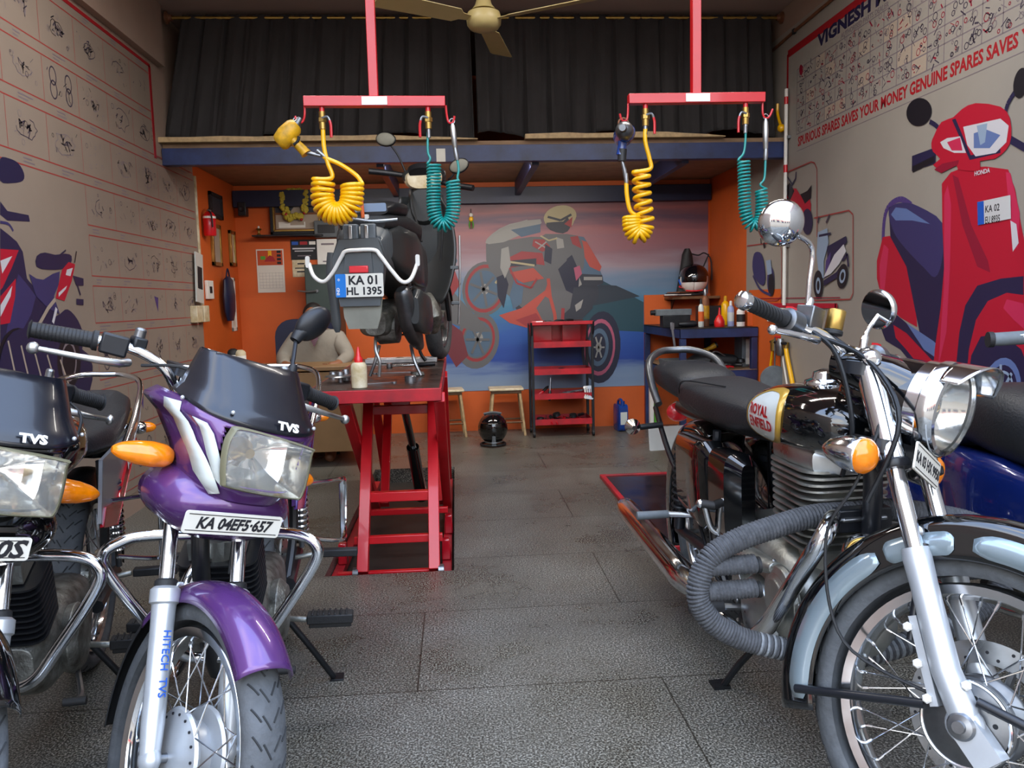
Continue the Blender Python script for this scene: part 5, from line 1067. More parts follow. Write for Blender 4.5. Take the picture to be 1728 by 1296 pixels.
# ================================================================ scissor lift in its floor pit
def lift():
    t = thing('scissor_lift', 'red scissor lift table with steel deck standing in a floor pit', 'lift table', (-.36, 3.44, -.10))
    L = lambda x, y, z: Vector((x+.36, y-3.44, z+.10))
    X0, X1, Ya, Yb, Z = -.655, -.07, 3.44, 5.42, .80
    b = g('redgrime').box(L((X0+X1)/2, Ya+.006, Z-.028), (X1-X0, .012, .056)); b.box(L((X0+X1)/2, Yb-.006, Z-.028), (X1-X0, .012, .056))
    for x in (X0+.006, X1-.006): b.box(L(x, (Ya+Yb)/2, Z-.028), (.012, Yb-Ya-.024, .056))
    b.build('deck_rim', t, bevel=.003)
    mat('deck', '#4a3a35', .38, .5, var=.35, scale=9, rvar=.15)
    g('deck').box(L((X0+X1)/2, (Ya+Yb)/2, Z-.003), (X1-X0-.02, Yb-Ya-.02, .010)).build('deck', t)
    def arm(x, p, q, w=.05, th=.050):
        b = g('redpaint'); a = L(x, *p); c = L(x, *q); d = (c-a).normalized(); n = Vector((1, 0, 0)).cross(d)
        b.rings([[k+n*sx*w/2+Vector((sy*th/2, 0, 0)) for sx, sy in ((-1, -1), (1, -1), (1, 1), (-1, 1))] for k in (a, c)]); b.build('scissor_arm', t, bevel=.003)
    for x in (-.445, -.128): arm(x, (3.47, -.02), (4.05, .755))
    for x in (-.495, -.082): arm(x, (3.50, .755), (4.62, -.02))
    for x in (-.445, -.128): arm(x, (4.60, .0), (5.30, .755))
    for x in (-.495, -.082): arm(x, (4.62, .755), (5.30, .0))
    def bar(y, z, x0, x1, w=.035, h=.035):
        g('redpaint').box(L((x0+x1)/2, y, z), (x1-x0, w, h)).build('cross_bar', t, bevel=.003)
    bar(3.50, -.035, -.56, -.09, .03, .03); bar(3.58, .10, -.49, -.09, .03, .035); bar(3.70, .27, -.43, -.14, .04, .045); bar(3.99, .64, -.44, -.13, .04, .045); bar(4.10, .09, -.50, -.07, .03, .03)
    g('redpaint').box(L(-.285, 4.0, .69), (.09, .03, .06)).build('lift_bracket', t, bevel=.003)
    b = g('glossblack').cyl(L(-.275, 4.02, .66), L(-.245, 4.3, .35), .020); b.cyl(L(-.25, 4.25, .40), L(-.225, 4.5, .06), .034); b.build('hydraulic_ram', t)
    for x, lab in ((-.575, ''), (-.075, '')): g('redgrime').box(L(x, 4.45, -.072), (.045, 2.05, .04)).build('base_rail', t, bevel=.003)
    for x, y, z in ((-.565, 3.72, -.01), (-.078, 3.72, -.01), (-.07, 4.15, -.01)): g('redgloss').box(L(x, y, z+.01), (.045, .05, .10), taper=.85).build('stop_block', t, bevel=.006)
    for x in (-.475, -.098): b = g('steel').cyl(L(x-.012, 3.47, -.02), L(x+.012, 3.47, -.02), .028); b.mat('rubber').cyl(L(x-.013, 3.47, -.02), L(x+.013, 3.47, -.02), .012); b.build('roller', t)
lift()
t = thing('wheel_channel', 'polished wheel channel lying across the lift deck under the scooter front wheel', 'wheel clamp', (-.34, 4.98, .804))
g('brushed').box((0, -.05, .014), (.44, .04, .028)).build('rail', t, bevel=.003); g('brushed').box((0, .06, .014), (.44, .04, .028)).build('rail', t, bevel=.003); g('oilblue').box((-.06, .005, .006), (.30, .066, .012)).build('base', t)
g('darkmetal').tube([(.10, -.06, .16), (.12, -.075, .06), (.15, -.09, .012)], .010, 8, 3).build('clamp_lever', t)
# second lift lowered flush with the floor on the right
t = thing('floor_lift', 'lowered lift platform with red edges lying in the floor behind the black motorcycle', 'lift table', (1.25, 4.3, .0))
g('redgrime').box((-.325, 0, .012), (.03, 1.5, .024)).build('edge_rail', t, bevel=.003); g('redgrime').box((.325, 0, .012), (.03, 1.5, .024)).build('edge_rail', t, bevel=.003)
g('redgrime').box((0, .765, .012), (.68, .03, .024)).build('edge_rail', t, bevel=.003); g('redgrime').box((0, -.765, .012), (.68, .03, .024)).build('edge_rail', t, bevel=.003)
mat('wetdeck', '#3b2f33', .16, .5, var=.3, scale=5, rvar=.1); g('wetdeck').box((0, 0, .008), (.615, 1.49, .016)).build('platform', t)

# ================================================================ scooter on the lift
def scooter():
    t = thing('scooter', 'dark grey scooter seen from behind, standing high on the red lift', 'scooter', (-.325, 3.888, .803), (0, 0, rad(80)))
    def wh(nm, c, R, tw, rr):
        c = Vector(c); w = g('steel'); pr = [(rr-.012, -tw*.6), (rr+.006, -tw*.7), (rr+.006, tw*.7), (rr-.012, tw*.6)]
        w.rings([[c+Vector((math.cos(2*PI*j/48)*r, y, math.sin(2*PI*j/48)*r)) for r, y in pr] for j in range(48)], False, True)
        for j in range(5):
            a = 2*PI*j/5+.2; d = Vector((math.cos(a), 0, math.sin(a))); e = Vector((-math.sin(a), 0, math.cos(a)))
            w.rings([[c+d*r+e*x_*k+Vector((0, y, 0)) for x_, y in ((-1, -.014), (1, -.014), (1, .014), (-1, .014))] for r, k in ((.04, .02), (rr-.008, .026))])
        W = w.build(nm, t, bevel=.002); tt = g('tyre')
        pr = [(rr+(R-rr)/2+(R-rr)/2*1.05*math.cos(rad(a)), tw*math.sin(rad(a))) for a in [-125+250*k/14 for k in range(15)]]
        tt.rings([[c+Vector((math.cos(2*PI*j/64)*r, y, math.sin(2*PI*j/64)*r)) for r, y in pr] for j in range(64)], False, True); tt.build('tyre', W, angle=60)
        g('castalu').lathe([(.02, -.05), (.06, -.045), (.065, .045), (.02, .05)], c, (0, 1, 0), 28).build('hub', W)
    wh('front_wheel', (1.25, 0, .255), .25, .05, .165)
    b = g('castalu').lathe([(.02, -.06), (.075, -.05), (.08, .04), (.03, .06)], (0, 0, .25), (0, 1, 0), 30); b.build('brake_drum', t)
    b = g('blackplastic').loft([(-.42, 0, .60, .085, .03, .08), (-.36, 0, .62, .115, .08, .12), (-.20, 0, .62, .135, .10, .14), (.05, 0, .60, .145, .11, .16), (.30, 0, .56, .14, .12, .18), (.38, 0, .52, .11, .10, .14)], 32, .55); b.ms = ['scootgrey']; b.build('rear_body', t)
    for sd in (-1, 1): g('scootdark').loft([(-.34, sd*.105, .62, .02, .06, .06), (-.25, sd*.12, .61, .035, .10, .10), (.02, sd*.125, .58, .040, .12, .13), (.26, sd*.12, .54, .03, .09, .10), (.34, sd*.11, .50, .015, .04, .05)], 24, .6).build('side_panel', t)
    g('scootgrey').tube([(-.24, .185, .60), (-.24, .19, .50), (-.24, .18, .36), (-.24, .175, .28), (-.24, .172, .24)], [.018, .024, .022, .022, .010], 14, 3, flat=.5).build('side_cover', t, label='grey side strip hanging down')
    # tail: stepped number plate carrier, red lamp, plate, mudflap
    cr_ = g('scootgrey').prism([(-.105, .47), (-.115, .56), (-.085, .64), (.085, .64), (.115, .56), (.105, .47), (.085, .36), (-.085, .36)], (-.415, 0, 0), (0, 1, 0), (0, 0, 1), -.03); cr_.prism([(-.06, .50), (-.055, .60), (.055, .60), (.06, .50)], (-.445, 0, 0), (0, 1, 0), (0, 0, 1), -.006); cr_.build('plate_carrier', t, bevel=.004)
    g('tailred').box((-.456, -.004, .512), (.016, .082, .030)).build('tail_light', t, bevel=.004)
    for y in (-.036, .034): g('brushed').box((-.425, y, .665), (.012, .016, .065)).build('chrome_strip', t, bevel=.003)
    for y in (-.038, .038): g('dustplastic').box((-.405, y, .66), (.03, .066, .09)).build('tail_vent', t, bevel=.006)
    p = plate(t, 'number_plate', None, (-.458, -.004, .445), (0, -1, 0), (0, 0, 1), .208, .098, 'KA 01', .052, two='HL 1395', bold=.03, dx=.020)
    q = g('plateblue').prism(rrect(.045, .098, .005, 3, -.0805, 0), (-.4605, -.004, .445), (0, -1, 0), (0, 0, 1), .001); q.mat('white').text('IND', .018, (-.462, .0, .408) if 0 else (-.4622, .082, .405), (0, 0, 1), (0, 1, 0), ext=.0003, bold=.02, align='LEFT'); q.text('*', .03, (-.4622, .084, .455), (0, -1, 0), (0, 0, 1), ext=.0003, align='CENTER'); q.build('plate_band', p, label='blue country band')
    g('mudflap').prism([(-.088, .395), (.088, .395), (.080, .31), (.062, .262), (-.062, .262), (-.080, .31)], (-.425, -.004, 0), (0, 1, 0), (0, 0, 1), -.006).build('mudflap', t, bevel=.003)
    gd = g('offwhite'); gd.ms = ['white']; gd.tube([(-.40, .232, .545), (-.425, .205, .49), (-.435, .16, .465), (-.445, .115, .50), (-.455, .07, .565), (-.458, .05, .588), (-.46, 0, .592), (-.458, -.075, .590), (-.455, -.10, .565), (-.445, -.145, .50), (-.435, -.185, .455), (-.425, -.22, .468), (-.40, -.245, .535)], .0085, 12, 6)
    for y, z in ((.236, .552), (-.247, .545)): gd.prism(rrect(.018, .05, .008, 4), (-.402, y, z), (0, 1, 0), (0, 0, 1), -.008)
    gd.build('rear_guard', t, label='white bent rear guard rail')
    # seat raised open with straps and label, carrier
    b = g('seatvinyl').loft([(-.36, 0, .71, .10, .02, .03), (-.28, 0, .72, .13, .04, .04), (-.05, 0, .73, .145, .05, .05), (.20, 0, .72, .14, .05, .05), (.36, 0, .70, .10, .03, .04)], 30, .6); b.build('seat', t)
    b = g('brushed').tube([(-.38, .13, .712), (-.40, .04, .728), (-.40, -.05, .716), (-.38, -.16, .722)], .007, 8, 5); b.build('carrier_rail', t)
    b = g('blackplastic').loft([(-.30, 0, .78, .10, .01, .03), (-.26, 0, .79, .125, .03, .04), (-.05, 0, .80, .13, .035, .04), (.10, 0, .79, .08, .02, .03)], 26, .6); st = b.build('luggage_box', t)
    g('pr_sky').prism(rrect(.145, .036, .006, 3), (-.302, -.02, .785), (0, -1, 0), (-.2, 0, 1), .002).build('sticker', st, label='pale blue sticker')
    b = g('orange').cyl((-.33, .005, .73), (-.32, .012, .83), .008); b.mat('white').box((-.35, -.018, .735), (.02, .014, .03)); b.build('strap', t)
    # engine, muffler, stand
    b = g('castalu').loft([(-.12, .03, .28, .05, .05, .06), (-.05, .04, .29, .09, .08, .08), (.25, .05, .30, .09, .09, .09), (.42, .03, .32, .06, .06, .06)], 22, .6); b.build('engine', t)
    b = g('brass'); b.ms = ['rust']
    for i in range(8): b.prism(rrect(.13, .12, .02, 3, .30, -.03), (0, 0, .20+i*.020), (1, 0, 0), (0, 1, 0), .006)
    b.build('cylinder', t)
    g('gunsteel').tube([(-.20, -.12, .43), (-.18, -.125, .40), (-.10, -.13, .27), (-.02, -.135, .20), (.10, -.13, .15)], [.025, .042, .046, .04, .02], 20, 4).build('muffler', t)
    g('scootdark').loft([(-.16, -.17, .33, .02, .06, .06), (-.12, -.175, .33, .03, .10, .10), (.05, -.18, .31, .03, .09, .10), (.16, -.17, .29, .02, .05, .05)], 24, .6).build('muffler_cover', t)
    b = g('brushed').cyl((-.12, -.13, .55), (-.02, -.13, .34), .008); b.mat('darkmetal')
    for k in range(9): b.torus(Vector((-.12, -.13, .55))+Vector((.10, 0, -.21))*(k/8), (.1, 0, -.21), .020, .004, 16, 6)
    b.build('shock_absorber', t)
    for s_ in (-1, 1): b = g('steel').tube([(.12, s_*.08, .16), (.10, s_*.10, .08), (.10, s_*.13, .008)], .009, 8); b.build('centre_stand', t)
    b = g('brushed').tube([(-.02, .055, .23), (-.06, .05, .15), (-.07, .03, .09), (-.07, .035, .02)], .008, 8); b.mat('steel').ell((-.03, .04, .20), .018); b.build('brake_lever_arm', t)
    g('scootdark').box((.58, 0, .27), (.40, .26, .05)).build('floorboard', t, bevel=.015)
    # leg shield, column, handlebar cover
    def sh(u, v):
        z = .36+.62*v; w = .125+.085*math.sin(PI*min(1, v*1.05))**.7; x = .80+.13*v-.10*(2*u-1)**2*(1 if v < .8 else .8); return Vector((x, (u-.5)*2*w, z))
    g('scootdark').grid(sh, 22, 20).build('leg_shield', t, solid=.012, angle=60)
    b = g('glossblack').loft([(.84, 0, .76, .09, .18, .18), (.90, 0, .78, .15, .20, .24), (1.00, 0, .76, .14, .20, .22), (1.10, 0, .70, .08, .14, .14)], 28, .7); b.ms = ['scootdark']; b.build('front_apron', t)
    g('brushed').tube([(.77, -.232, .74), (.765, -.228, .50), (.77, -.212, .24)], .006, 8, 6).build('chrome_strip', t)
    for z in (.56, .36): g('dustplastic').box((.755, -.20, z), (.03, .045, .02)).build('shield_clip', t, bevel=.004)
    b = g('scootdark').loft([(.80, -.02, .95, .07, .06, .12), (.86, -.02, .98, .095, .07, .18), (.94, -.02, 1.02, .07, .06, .14), (1.0, -.02, 1.02, .05, .05, .10)], 24, .8); b.build('steering_column', t)
    b = g('scootdark').loft([(.82, -.015, 1.08, .10, .035, .04), (.86, -.015, 1.09, .125, .05, .05), (.95, -.015, 1.10, .12, .06, .06), (1.03, -.015, 1.08, .07, .04, .05)], 30, .7); hc = b.build('handlebar_cover', t)
    b = g('cream'); b.ms = ['offwhite']; b.loft([(.80, -.02, 1.075, .085, .035, .06), (.83, -.02, 1.08, .11, .045, .07), (.86, -.02, 1.085, .11, .045, .06)], 26, .8); sp = b.build('instrument_panel', hc)
    b = g('blackplastic').tube([(.792, -.02, 1.098), (.825, -.02, 1.125)], [.072, .085], 30, 0, flat=.5); b.build('speedometer', sp)
    hb = g('blackplastic').tube([(.84, .30, 1.13), (.87, .2, 1.12), (.88, .08, 1.10), (.88, -.10, 1.06), (.86, -.22, 1.03), (.83, -.31, 1.01)], [.018, .018, .014, .014, .018, .018], 12, 4); hb.build('handlebar', t)
    for base, el, hd, tl in (((.87, .09, 1.12), (.86, .13, 1.22), (.85, .193, 1.307), 8), ((.87, -.16, 1.07), (.86, -.18, 1.08), (.85, -.229, 1.14), -20)):
        b = g('blackplastic').tube([base, el, hd], .0055, 8, 6); Rm = Matrix.Rotation(rad(tl), 3, 'X'); b.ell(hd, (.016, .060, .042), Rm, 26, 14); mo = b.build('mirror', t)
        g('mudflap').ell(Vector(hd)-Vector((.008, 0, 0)), (.012, .054, .036), Rm, 26, 14).build('mirror_glass', mo)
    b = g('scootdark')
    for i in range(21): pass
    fender(t, 'front_fender', 'scootdark', None, Vector((1.25, 0, .255)), .285, .065, 20, 165, .04)
    for s_ in (-1, 1): g('darkmetal').tube([(1.25, s_*.07, .25), (1.10, s_*.06, .62), (1.02, s_*.04, .9)], .014, 10, 0).build('fork_leg', t)
    b = g('rubber')
    for q in ([(.84, -.05, 1.02), (.75, -.12, .95), (.70, -.15, .8), (.72, -.13, .6)], [(.84, .05, 1.02), (.72, .02, .92), (.6, -.05, .7)]): b.tube(q, .006, 6, 6)
    b.build('cable', t)
    b = g('castalu').tube([(.45, -.10, .40), (.40, -.14, .30), (.50, -.12, .22)], [.03, .05, .03], 12, 4); b.build('carburettor', t)
    return t
scooter()
# tools and cans lying on the lift deck
DZ = .802
def top(px, py, z=DZ): q = at(px, py, 2, z); return Vector((q.x, q.y, z))
q = top(607, 655); t = thing('glue_bottle', 'cream squeeze bottle with red pointed cap on the lift deck', 'bottle', q)
g('offwhite').lathe([(.030, 0), (.034, .004), (.035, .08), (.034, .10), (.028, .112), (.012, .116)]).build('bottle', t); g('bottlered').lathe([(.018, .112), (.019, .13), (.011, .142), (.006, .175), (.003, .182)]).build('cap', t)
q = top(575, 645); t = thing('steel_funnel', 'upturned steel funnel dish standing left of the glue bottle', 'funnel', q); g('steel').lathe([(.012, .0), (.012, .025), (.075, .028), (.070, .033), (.02, .036), (.018, .05)]).build('dish', t)
for i, (px, py, r_, h_, lab) in enumerate(((563, 637, .022, .03, 'small aluminium cup beside the steel dish on the lift deck'), (584, 642, .020, .055, 'tall chrome socket behind the glue bottle on the lift deck'), (693, 643, .028, .028, 'flat round silver cap at the front right of the lift deck'))):
    tag(g('steel').lathe([(r_, 0), (r_, h_*.8), (r_*.8, h_), (.001, h_)]).build('steel_cup', loc=None), lab, 'cup').location = top(px, py)
def spanner(px, py, ln, ang, lab, z=DZ, grp=None):
    b = g('steel').prism(rrect(ln, .012, .005, 3), (0, 0, .002), (1, 0, 0), (0, 1, 0), .005)
    for s in (-1, 1): b.prism([(s*ln/2+a, c_) for a, c_ in (arc((0, 0), .014, 40*(1 if s > 0 else 1)+(180 if s < 0 else 0), 320+(180 if s < 0 else 0), 10)+[(s*.003, 0)])], (0, 0, .001), (1, 0, 0), (0, 1, 0), .007)
    o = b.build('spanner'); o.location = top(px, py, z); o.rotation_euler = (0, 0, rad(ang)); return tag(o, lab, 'spanner', grp)
spanner(665, 630, .20, 4, 'long steel spanner lying across the right half of the lift deck'); spanner(640, 648, .14, 20, 'short spanner just right of the glue bottle')
q = top(690, 620); t = thing('socket_wrench', 'black and chrome socket wrench lying at the right rear of the lift deck', 'wrench', q, (0, 0, rad(8)))
g('chrome').tube([(-.10, 0, .012), (.05, 0, .014)], .007, 10, 0).build('shaft', t); g('blackplastic').tube([(.05, 0, .014), (.06, 0, .014), (.15, 0, .016)], [.010, .014, .013], 12, 0).build('handle', t); g('steel').lathe([(.016, 0), (.018, .01), (.016, .028)], (-.11, 0, 0)).build('head', t)
t = thing('motor_part', 'greasy metal crank part lying under the scooter on the lift deck', 'engine part', top(675, 612)); g('castalu').lathe([(.04, 0), (.045, .01), (.03, .03), (.015, .035)]).box((.05, 0, .015), (.07, .03, .02)).build('body', t, bevel=.003)
t = thing('motor_part', 'round dull metal cover near the right front corner of the lift deck', 'engine part', top(705, 634)); g('castalu').lathe([(.032, 0), (.036, .006), (.03, .02), (.01, .024)]).build('body', t)

# ================================================================ compressed air drops
YH = 3.30
def P5(px, py, dy=0): q = at(px, py, 1, YH); q.y += dy; return q
def helix(path_px, r, turns, hr, dy=0, taper=None, rf=1):
    Q = crom([P5(*q) for q in path_px], 14); cum = [0]
    for a, c in zip(Q, Q[1:]): cum.append(cum[-1]+(c-a).length)
    out = []; N = turns*16; B = Vector((0, 1, 0))
    for k in range(N+1):
        u = k/N; s = cum[-1]*(taper(u) if taper else u); i = 0
        while i < len(Q)-2 and cum[i+1] < s: i += 1
        f = (s-cum[i])/max(1e-6, cum[i+1]-cum[i]); p = Q[i].lerp(Q[i+1], min(1, f)); T = (Q[min(i+1, len(Q)-1)]-Q[max(i-1, 0)]).normalized(); Nn = B.cross(T).normalized(); a = 2*PI*turns*u
        out.append(p+Nn*math.cos(a)*r+B*math.sin(a)*r*rf+Vector((0, dy, 0)))
    return out
def drop(name, lab, post_px, bar0, bar1, valves, hooks):
    t = thing(name, lab, 'air pipe', P5(*post_px[1]))
    o = P5(*post_px[1]); a, c = P5(*bar0)-o, P5(*bar1)-o; a.y = c.y = 0
    b = g('redpaint').box((0, 0, (3.12-o.z)/2+.0), (.036, .036, 3.12-o.z)); b.box((0, 0, 3.113-o.z), (.12, .12, .014)); b.build('post', t, bevel=.002)
    g('redpaint').rings([[k+Vector((0, sy*.02, sz*.0195)) for sy, sz in ((-1, -1), (1, -1), (1, 1), (-1, 1))] for k in (a, c)]).build('bar', t, bevel=.002)
    q = g('white').box((a+c)/2+Vector((.0, -.0215, .0)), (.10, .003, .032)); q.mat('green' if 'right' in lab else 'pr_grey').text('AIR SERVICE', .014, (a+c)/2+Vector((-.044, -.0235, -.005)), (1, 0, 0), (0, 0, 1), ext=.0002) if 0 else None; q.build('label', t, label='small white label plate')
    for px, side in valves:
        p = at(px, bar0[1]+8, 1, YH)-o; p.y = 0; p.z = a.z+(c.z-a.z)*(p.x-a.x)/(c.x-a.x)-.02
        v = g('redpaint').cyl(p, p-Vector((0, 0, .022)), .010); v.mat('brass').cyl(p-Vector((0, 0, .018)), p-Vector((0, 0, .085)), .013); v.lathe([(.013, 0), (.017, .002), (.017, .018), (.013, .02)], p-Vector((0, 0, .06)), (0, 0, 1), 6); v.mat('steel').cyl(p-Vector((0, 0, .085)), p-Vector((0, 0, .12)), .008); vo = v.build('ball_valve', t)
        h = g('steel').tube([p-Vector((0, .012, .045)), p-Vector((-side*.022, .014, .04)), p-Vector((-side*.032, .014, .06))], .005, 8, 3); h.mat('redpaint').tube([p-Vector((-side*.030, .014, .055)), p-Vector((-side*.034, .014, .075)), p-Vector((-side*.034, .014, .12))], .0055, 8, 3, flat=1); h.build('valve_handle', vo)
    for q in hooks:
        g('redpaint').tube([P5(*k)-o for k in q], .0045, 8, 4).build('hook', t)
    return t
drop('air_drop', 'red T shaped air pipe hanging from the ceiling over the lifted scooter', [(629, 0), (631, 165)], (513, 172), (751, 172), [(543, 1), (722, -1)], [[(514, 178), (514, 195), (510, 206), (502, 205), (498, 196)], [(752, 178), (754, 195), (757, 206), (764, 207), (767, 196)]])
drop('air_drop', 'red T shaped air pipe hanging from the ceiling in the right half of the shop', [(1172, 0), (1174, 160)], (1060, 168), (1289, 165), [(1089, 1), (1258, -1)], [[(1060, 175), (1059, 198), (1055, 204), (1049, 202), (1046, 192)], [(1287, 172), (1287, 190), (1291, 199), (1298, 197), (1304, 184)]])
def hose(lab, m, r, start, path, R, turns, end, rf=1, taper=None):
    t = thing('coiled_hose', lab, 'air hose', P5(*start[0]), group='coiled air hoses'); o = P5(*start[0])
    H = helix(path, R, turns, r, taper=taper, rf=rf); st = crom([P5(*q) for q in start]+[H[0]], 8)[:-1]; en = crom([H[-1]]+[P5(*q) for q in end], 8)[1:]
    g(m).tube([p-o for p in st+H+en], r, 10, 0).build('hose', t, angle=80)
    g('steel').cyl(P5(*start[0])-o, P5(*start[0])-o+Vector((0, 0, .03)), .009).build('fitting', t); e = P5(*end[-1])-o; d = (P5(*end[-1])-P5(*end[-2])).normalized()
    g('steel').tube([e-d*.02, e, e+d*.03], [.008, .010, .008], 12, 0).build('fitting', t)
hose('thick yellow coiled air hose above the lifted scooter, left drop', 'yellow', .0090, [(545, 218), (547, 250), (553, 275), (560, 300)], [(546, 304), (544, 334), (552, 354), (570, 361), (588, 352), (594, 332), (594, 312)], .040, 19, [(610, 308), (600, 295), (575, 278), (552, 268), (545, 262)], taper=lambda u: u+.10*math.sin(PI*min(1, u*1.5))*(1-u))
hose('teal coiled air hose hanging in front of the scooter leg shield', 'teal', .0048, [(722, 218), (722, 255), (726, 268)], [(732, 276), (732, 310), (732, 350), (737, 372), (748, 381), (760, 372), (765, 350), (765, 320), (764, 306)], .0255, 36, [(772, 300), (774, 285), (770, 262)])
hose('yellow coiled air hose hanging beside the blue impact wrench', 'yellow', .0090, [(1089, 218), (1089, 240), (1096, 268), (1097, 285)], [(1082, 290), (1083, 320), (1085, 345), (1088, 366), (1087, 386), (1077, 397), (1067, 386), (1066, 366)], .032, 17, [(1064, 356), (1058, 330), (1057, 305)], taper=lambda u: (u*1.65 if u < .38 else .627+(u-.38)*.6016))
hose('teal coiled air hose hanging at the right end of the right drop', 'teal', .0048, [(1258, 214), (1258, 235), (1255, 258), (1247, 268)], [(1255, 270), (1256, 315), (1257, 352), (1262, 374), (1271, 382), (1281, 374), (1285, 355), (1285, 330), (1284, 320)], .0225, 32, [(1283, 312), (1290, 300), (1292, 262)])
def gun(lab, a_px, b_px):
    a, c = P5(*a_px), P5(*b_px); t = thing('blow_gun', lab, 'air gun', a, group='blow guns'); c = c-a
    g('brushed').tube([Vector((0, 0, 0)), c*.1, c*.35, c*.8, c*.85, c], [.005, .010, .012, .010, .007, .007], 12, 0).build('barrel', t); g('steel').torus((0, 0, .008), (0, 1, 0), .010, .0025, 16, 6).build('hanging_ring', t)
gun('silver blow gun on the hook at the right end of the left drop', (763, 208), (769, 258)); gun('silver blow gun on the hook at the right end of the right drop', (1292, 200), (1292, 262))
# impact wrenches
o = P5(490, 232); t = thing('impact_wrench', 'yellow impact wrench hanging from the left hook of the left drop', 'impact wrench', o)
Wq = lambda px, py, dy=0: P5(px, py)-o+Vector((0, dy, 0))
g('yellowtool').tube([Wq(470, 244), Wq(474, 240), Wq(484, 228), Wq(496, 214), Wq(501, 209)], [.024, .036, .040, .034, .020], 20, 2).build('body', t); g('yellowtool').tube([Wq(489, 230), Wq(500, 242), Wq(512, 254), Wq(517, 260)], [.024, .022, .024, .027], 16, 2, flat=.8).build('handle', t)
g('gunsteel').tube([Wq(499, 211), Wq(503, 206), Wq(507, 199)], [.022, .014, .010], 14, 0).build('anvil', t); g('steel').tube([Wq(517, 257), Wq(528, 260), Wq(541, 263)], [.009, .007, .007], 10, 2).build('hose_fitting', t); g('steel').torus(Wq(500, 204), (0, 1, 0), .012, .003, 18, 6).build('hanging_ring', t)
g('darkmetal').tube([Wq(497, 246, -.02), Wq(504, 240, -.02), Wq(506, 232, -.02)], .006, 8, 3).build('trigger', t)
o = P5(1052, 230); t = thing('impact_wrench', 'blue impact wrench with steel nose hanging from the left hook of the right drop', 'impact wrench', o)
g('oilblue').tube([Wq(1052, 226, -.05), Wq(1054, 226, -.03), Wq(1056, 226, .06), Wq(1057, 226, .10)], [.030, .038, .040, .03], 24, 2).build('body', t); g('gunsteel').lathe([(.036, 0), (.036, .02), (.028, .04), (.015, .05), (.013, .075)], Wq(1050, 226, -.05), (-.35, -1, 0), 24).build('nose', t)
g('oilblue').tube([Wq(1052, 234), Wq(1050, 246), Wq(1048, 262)], [.022, .018, .020], 16, 2).build('handle', t); g('blackplastic').tube([Wq(1050, 252, -.003), Wq(1049, 272, -.003)], [.019, .018], 14, 0).build('grip_band', t); g('steel').tube([Wq(1050, 272), Wq(1054, 288), Wq(1056, 302)], [.007, .010, .008], 12, 0).build('hose_fitting', t)
g('rust').torus(Wq(1052, 208), (0, 1, 0), .020, .004, 20, 6).build('hanging_ring', t)

# ================================================================ ceiling fan
hx_, hz_ = .20, 2.635; t = thing('ceiling_fan', 'cream three blade ceiling fan hanging in front of the curtains', 'ceiling fan', (hx_, 4.4, 3.12))
dz = hz_-3.12; g('fancream').cyl((0, 0, 0), (0, 0, dz+.10), .011).build('rod', t); g('fancream').lathe([(.05, 0), (.045, -.02), (.02, -.06)], (0, 0, 0)).build('ceiling_cup', t); g('fancream').lathe([(.018, .17), (.03, .14), (.045, .09), (.065, .065)], (0, 0, dz)).build('cone', t)
g('fancream').lathe([(.04, .065), (.085, .05), (.093, .02), (.090, -.01), (.075, -.03), (.05, -.04), (.01, -.045)], (0, 0, dz), n=40).build('motor', t)
for a in (-150, -30, 90-12):
    d = Vector((math.cos(rad(a)), math.sin(rad(a)), 0)); e = Vector((-d.y, d.x, .25)); zz = Vector((0, 0, dz+.012)); b = g('fancream')
    b.rings([[d*r+zz+e*w*s+Vector((0, 0, k*.002)) for s, k in ((-1, -1), (1, -1), (1, 1), (-1, 1))] for r, w in ((.08, .02), (.14, .028), (.17, .055), (.40, .060), (.60, .066), (.615, .055))]); b.build('blade', t, bevel=.001)

# ================================================================ tool trolley
o = Vector((.895, 6.84, 0)); t = thing('tool_trolley', 'red and black tool trolley standing against the poster', 'tool trolley', o)
for x in (-.255, .255):
    for y in (-.14, .14): g('satinblack').box((x, y, .50), (.022, .022, .94)).build('post', t, bevel=.002); b = g('rubber').lathe([(.026, -.01), (.028, 0), (.026, .01)], (x, y, .027), (1, 0, 0), 20); b.build('castor', t)
def shelf(z, nm='shelf', h=.05):
    b = g('redgrime').box((0, 0, z), (.49, .29, .004)); b.box((0, -.146, z+h/2-.01), (.49, .004, h)); b.box((0, .146, z+h/2-.01), (.49, .004, h)); b.box((-.243, 0, z+h/2-.01), (.004, .29, h)); b.box((.243, 0, z+h/2-.01), (.004, .29, h)); b.build(nm, t)
for z in (.115, .335, .545, .775): shelf(z)
b = g('redpaint'); b.prism([(-.24, .79), (.24, .79), (.255, .955), (-.255, .955)], (0, .12, 0), (1, 0, 0), (0, 0, 1), -.006); b.build('back_panel', t)
b = g('redgrime').box((0, -.03, .965), (.53, .26, .012)); b.box((0, -.16, .97), (.53, .012, .03)); b.build('top_tray', t, bevel=.003)
for x in (-.15, .10): g('redgloss').box((x, .05, .875), (.16, .10, .15)).build('drawer_bin', t, bevel=.004)
for s in (-1, 1): g('satinblack').tube([(s*.262, -.16, .98), (s*.262, -.16, .90), (s*.255, -.10, .80)], .010, 8, 0).build('handle_bar', t)
rn = random.Random(4)
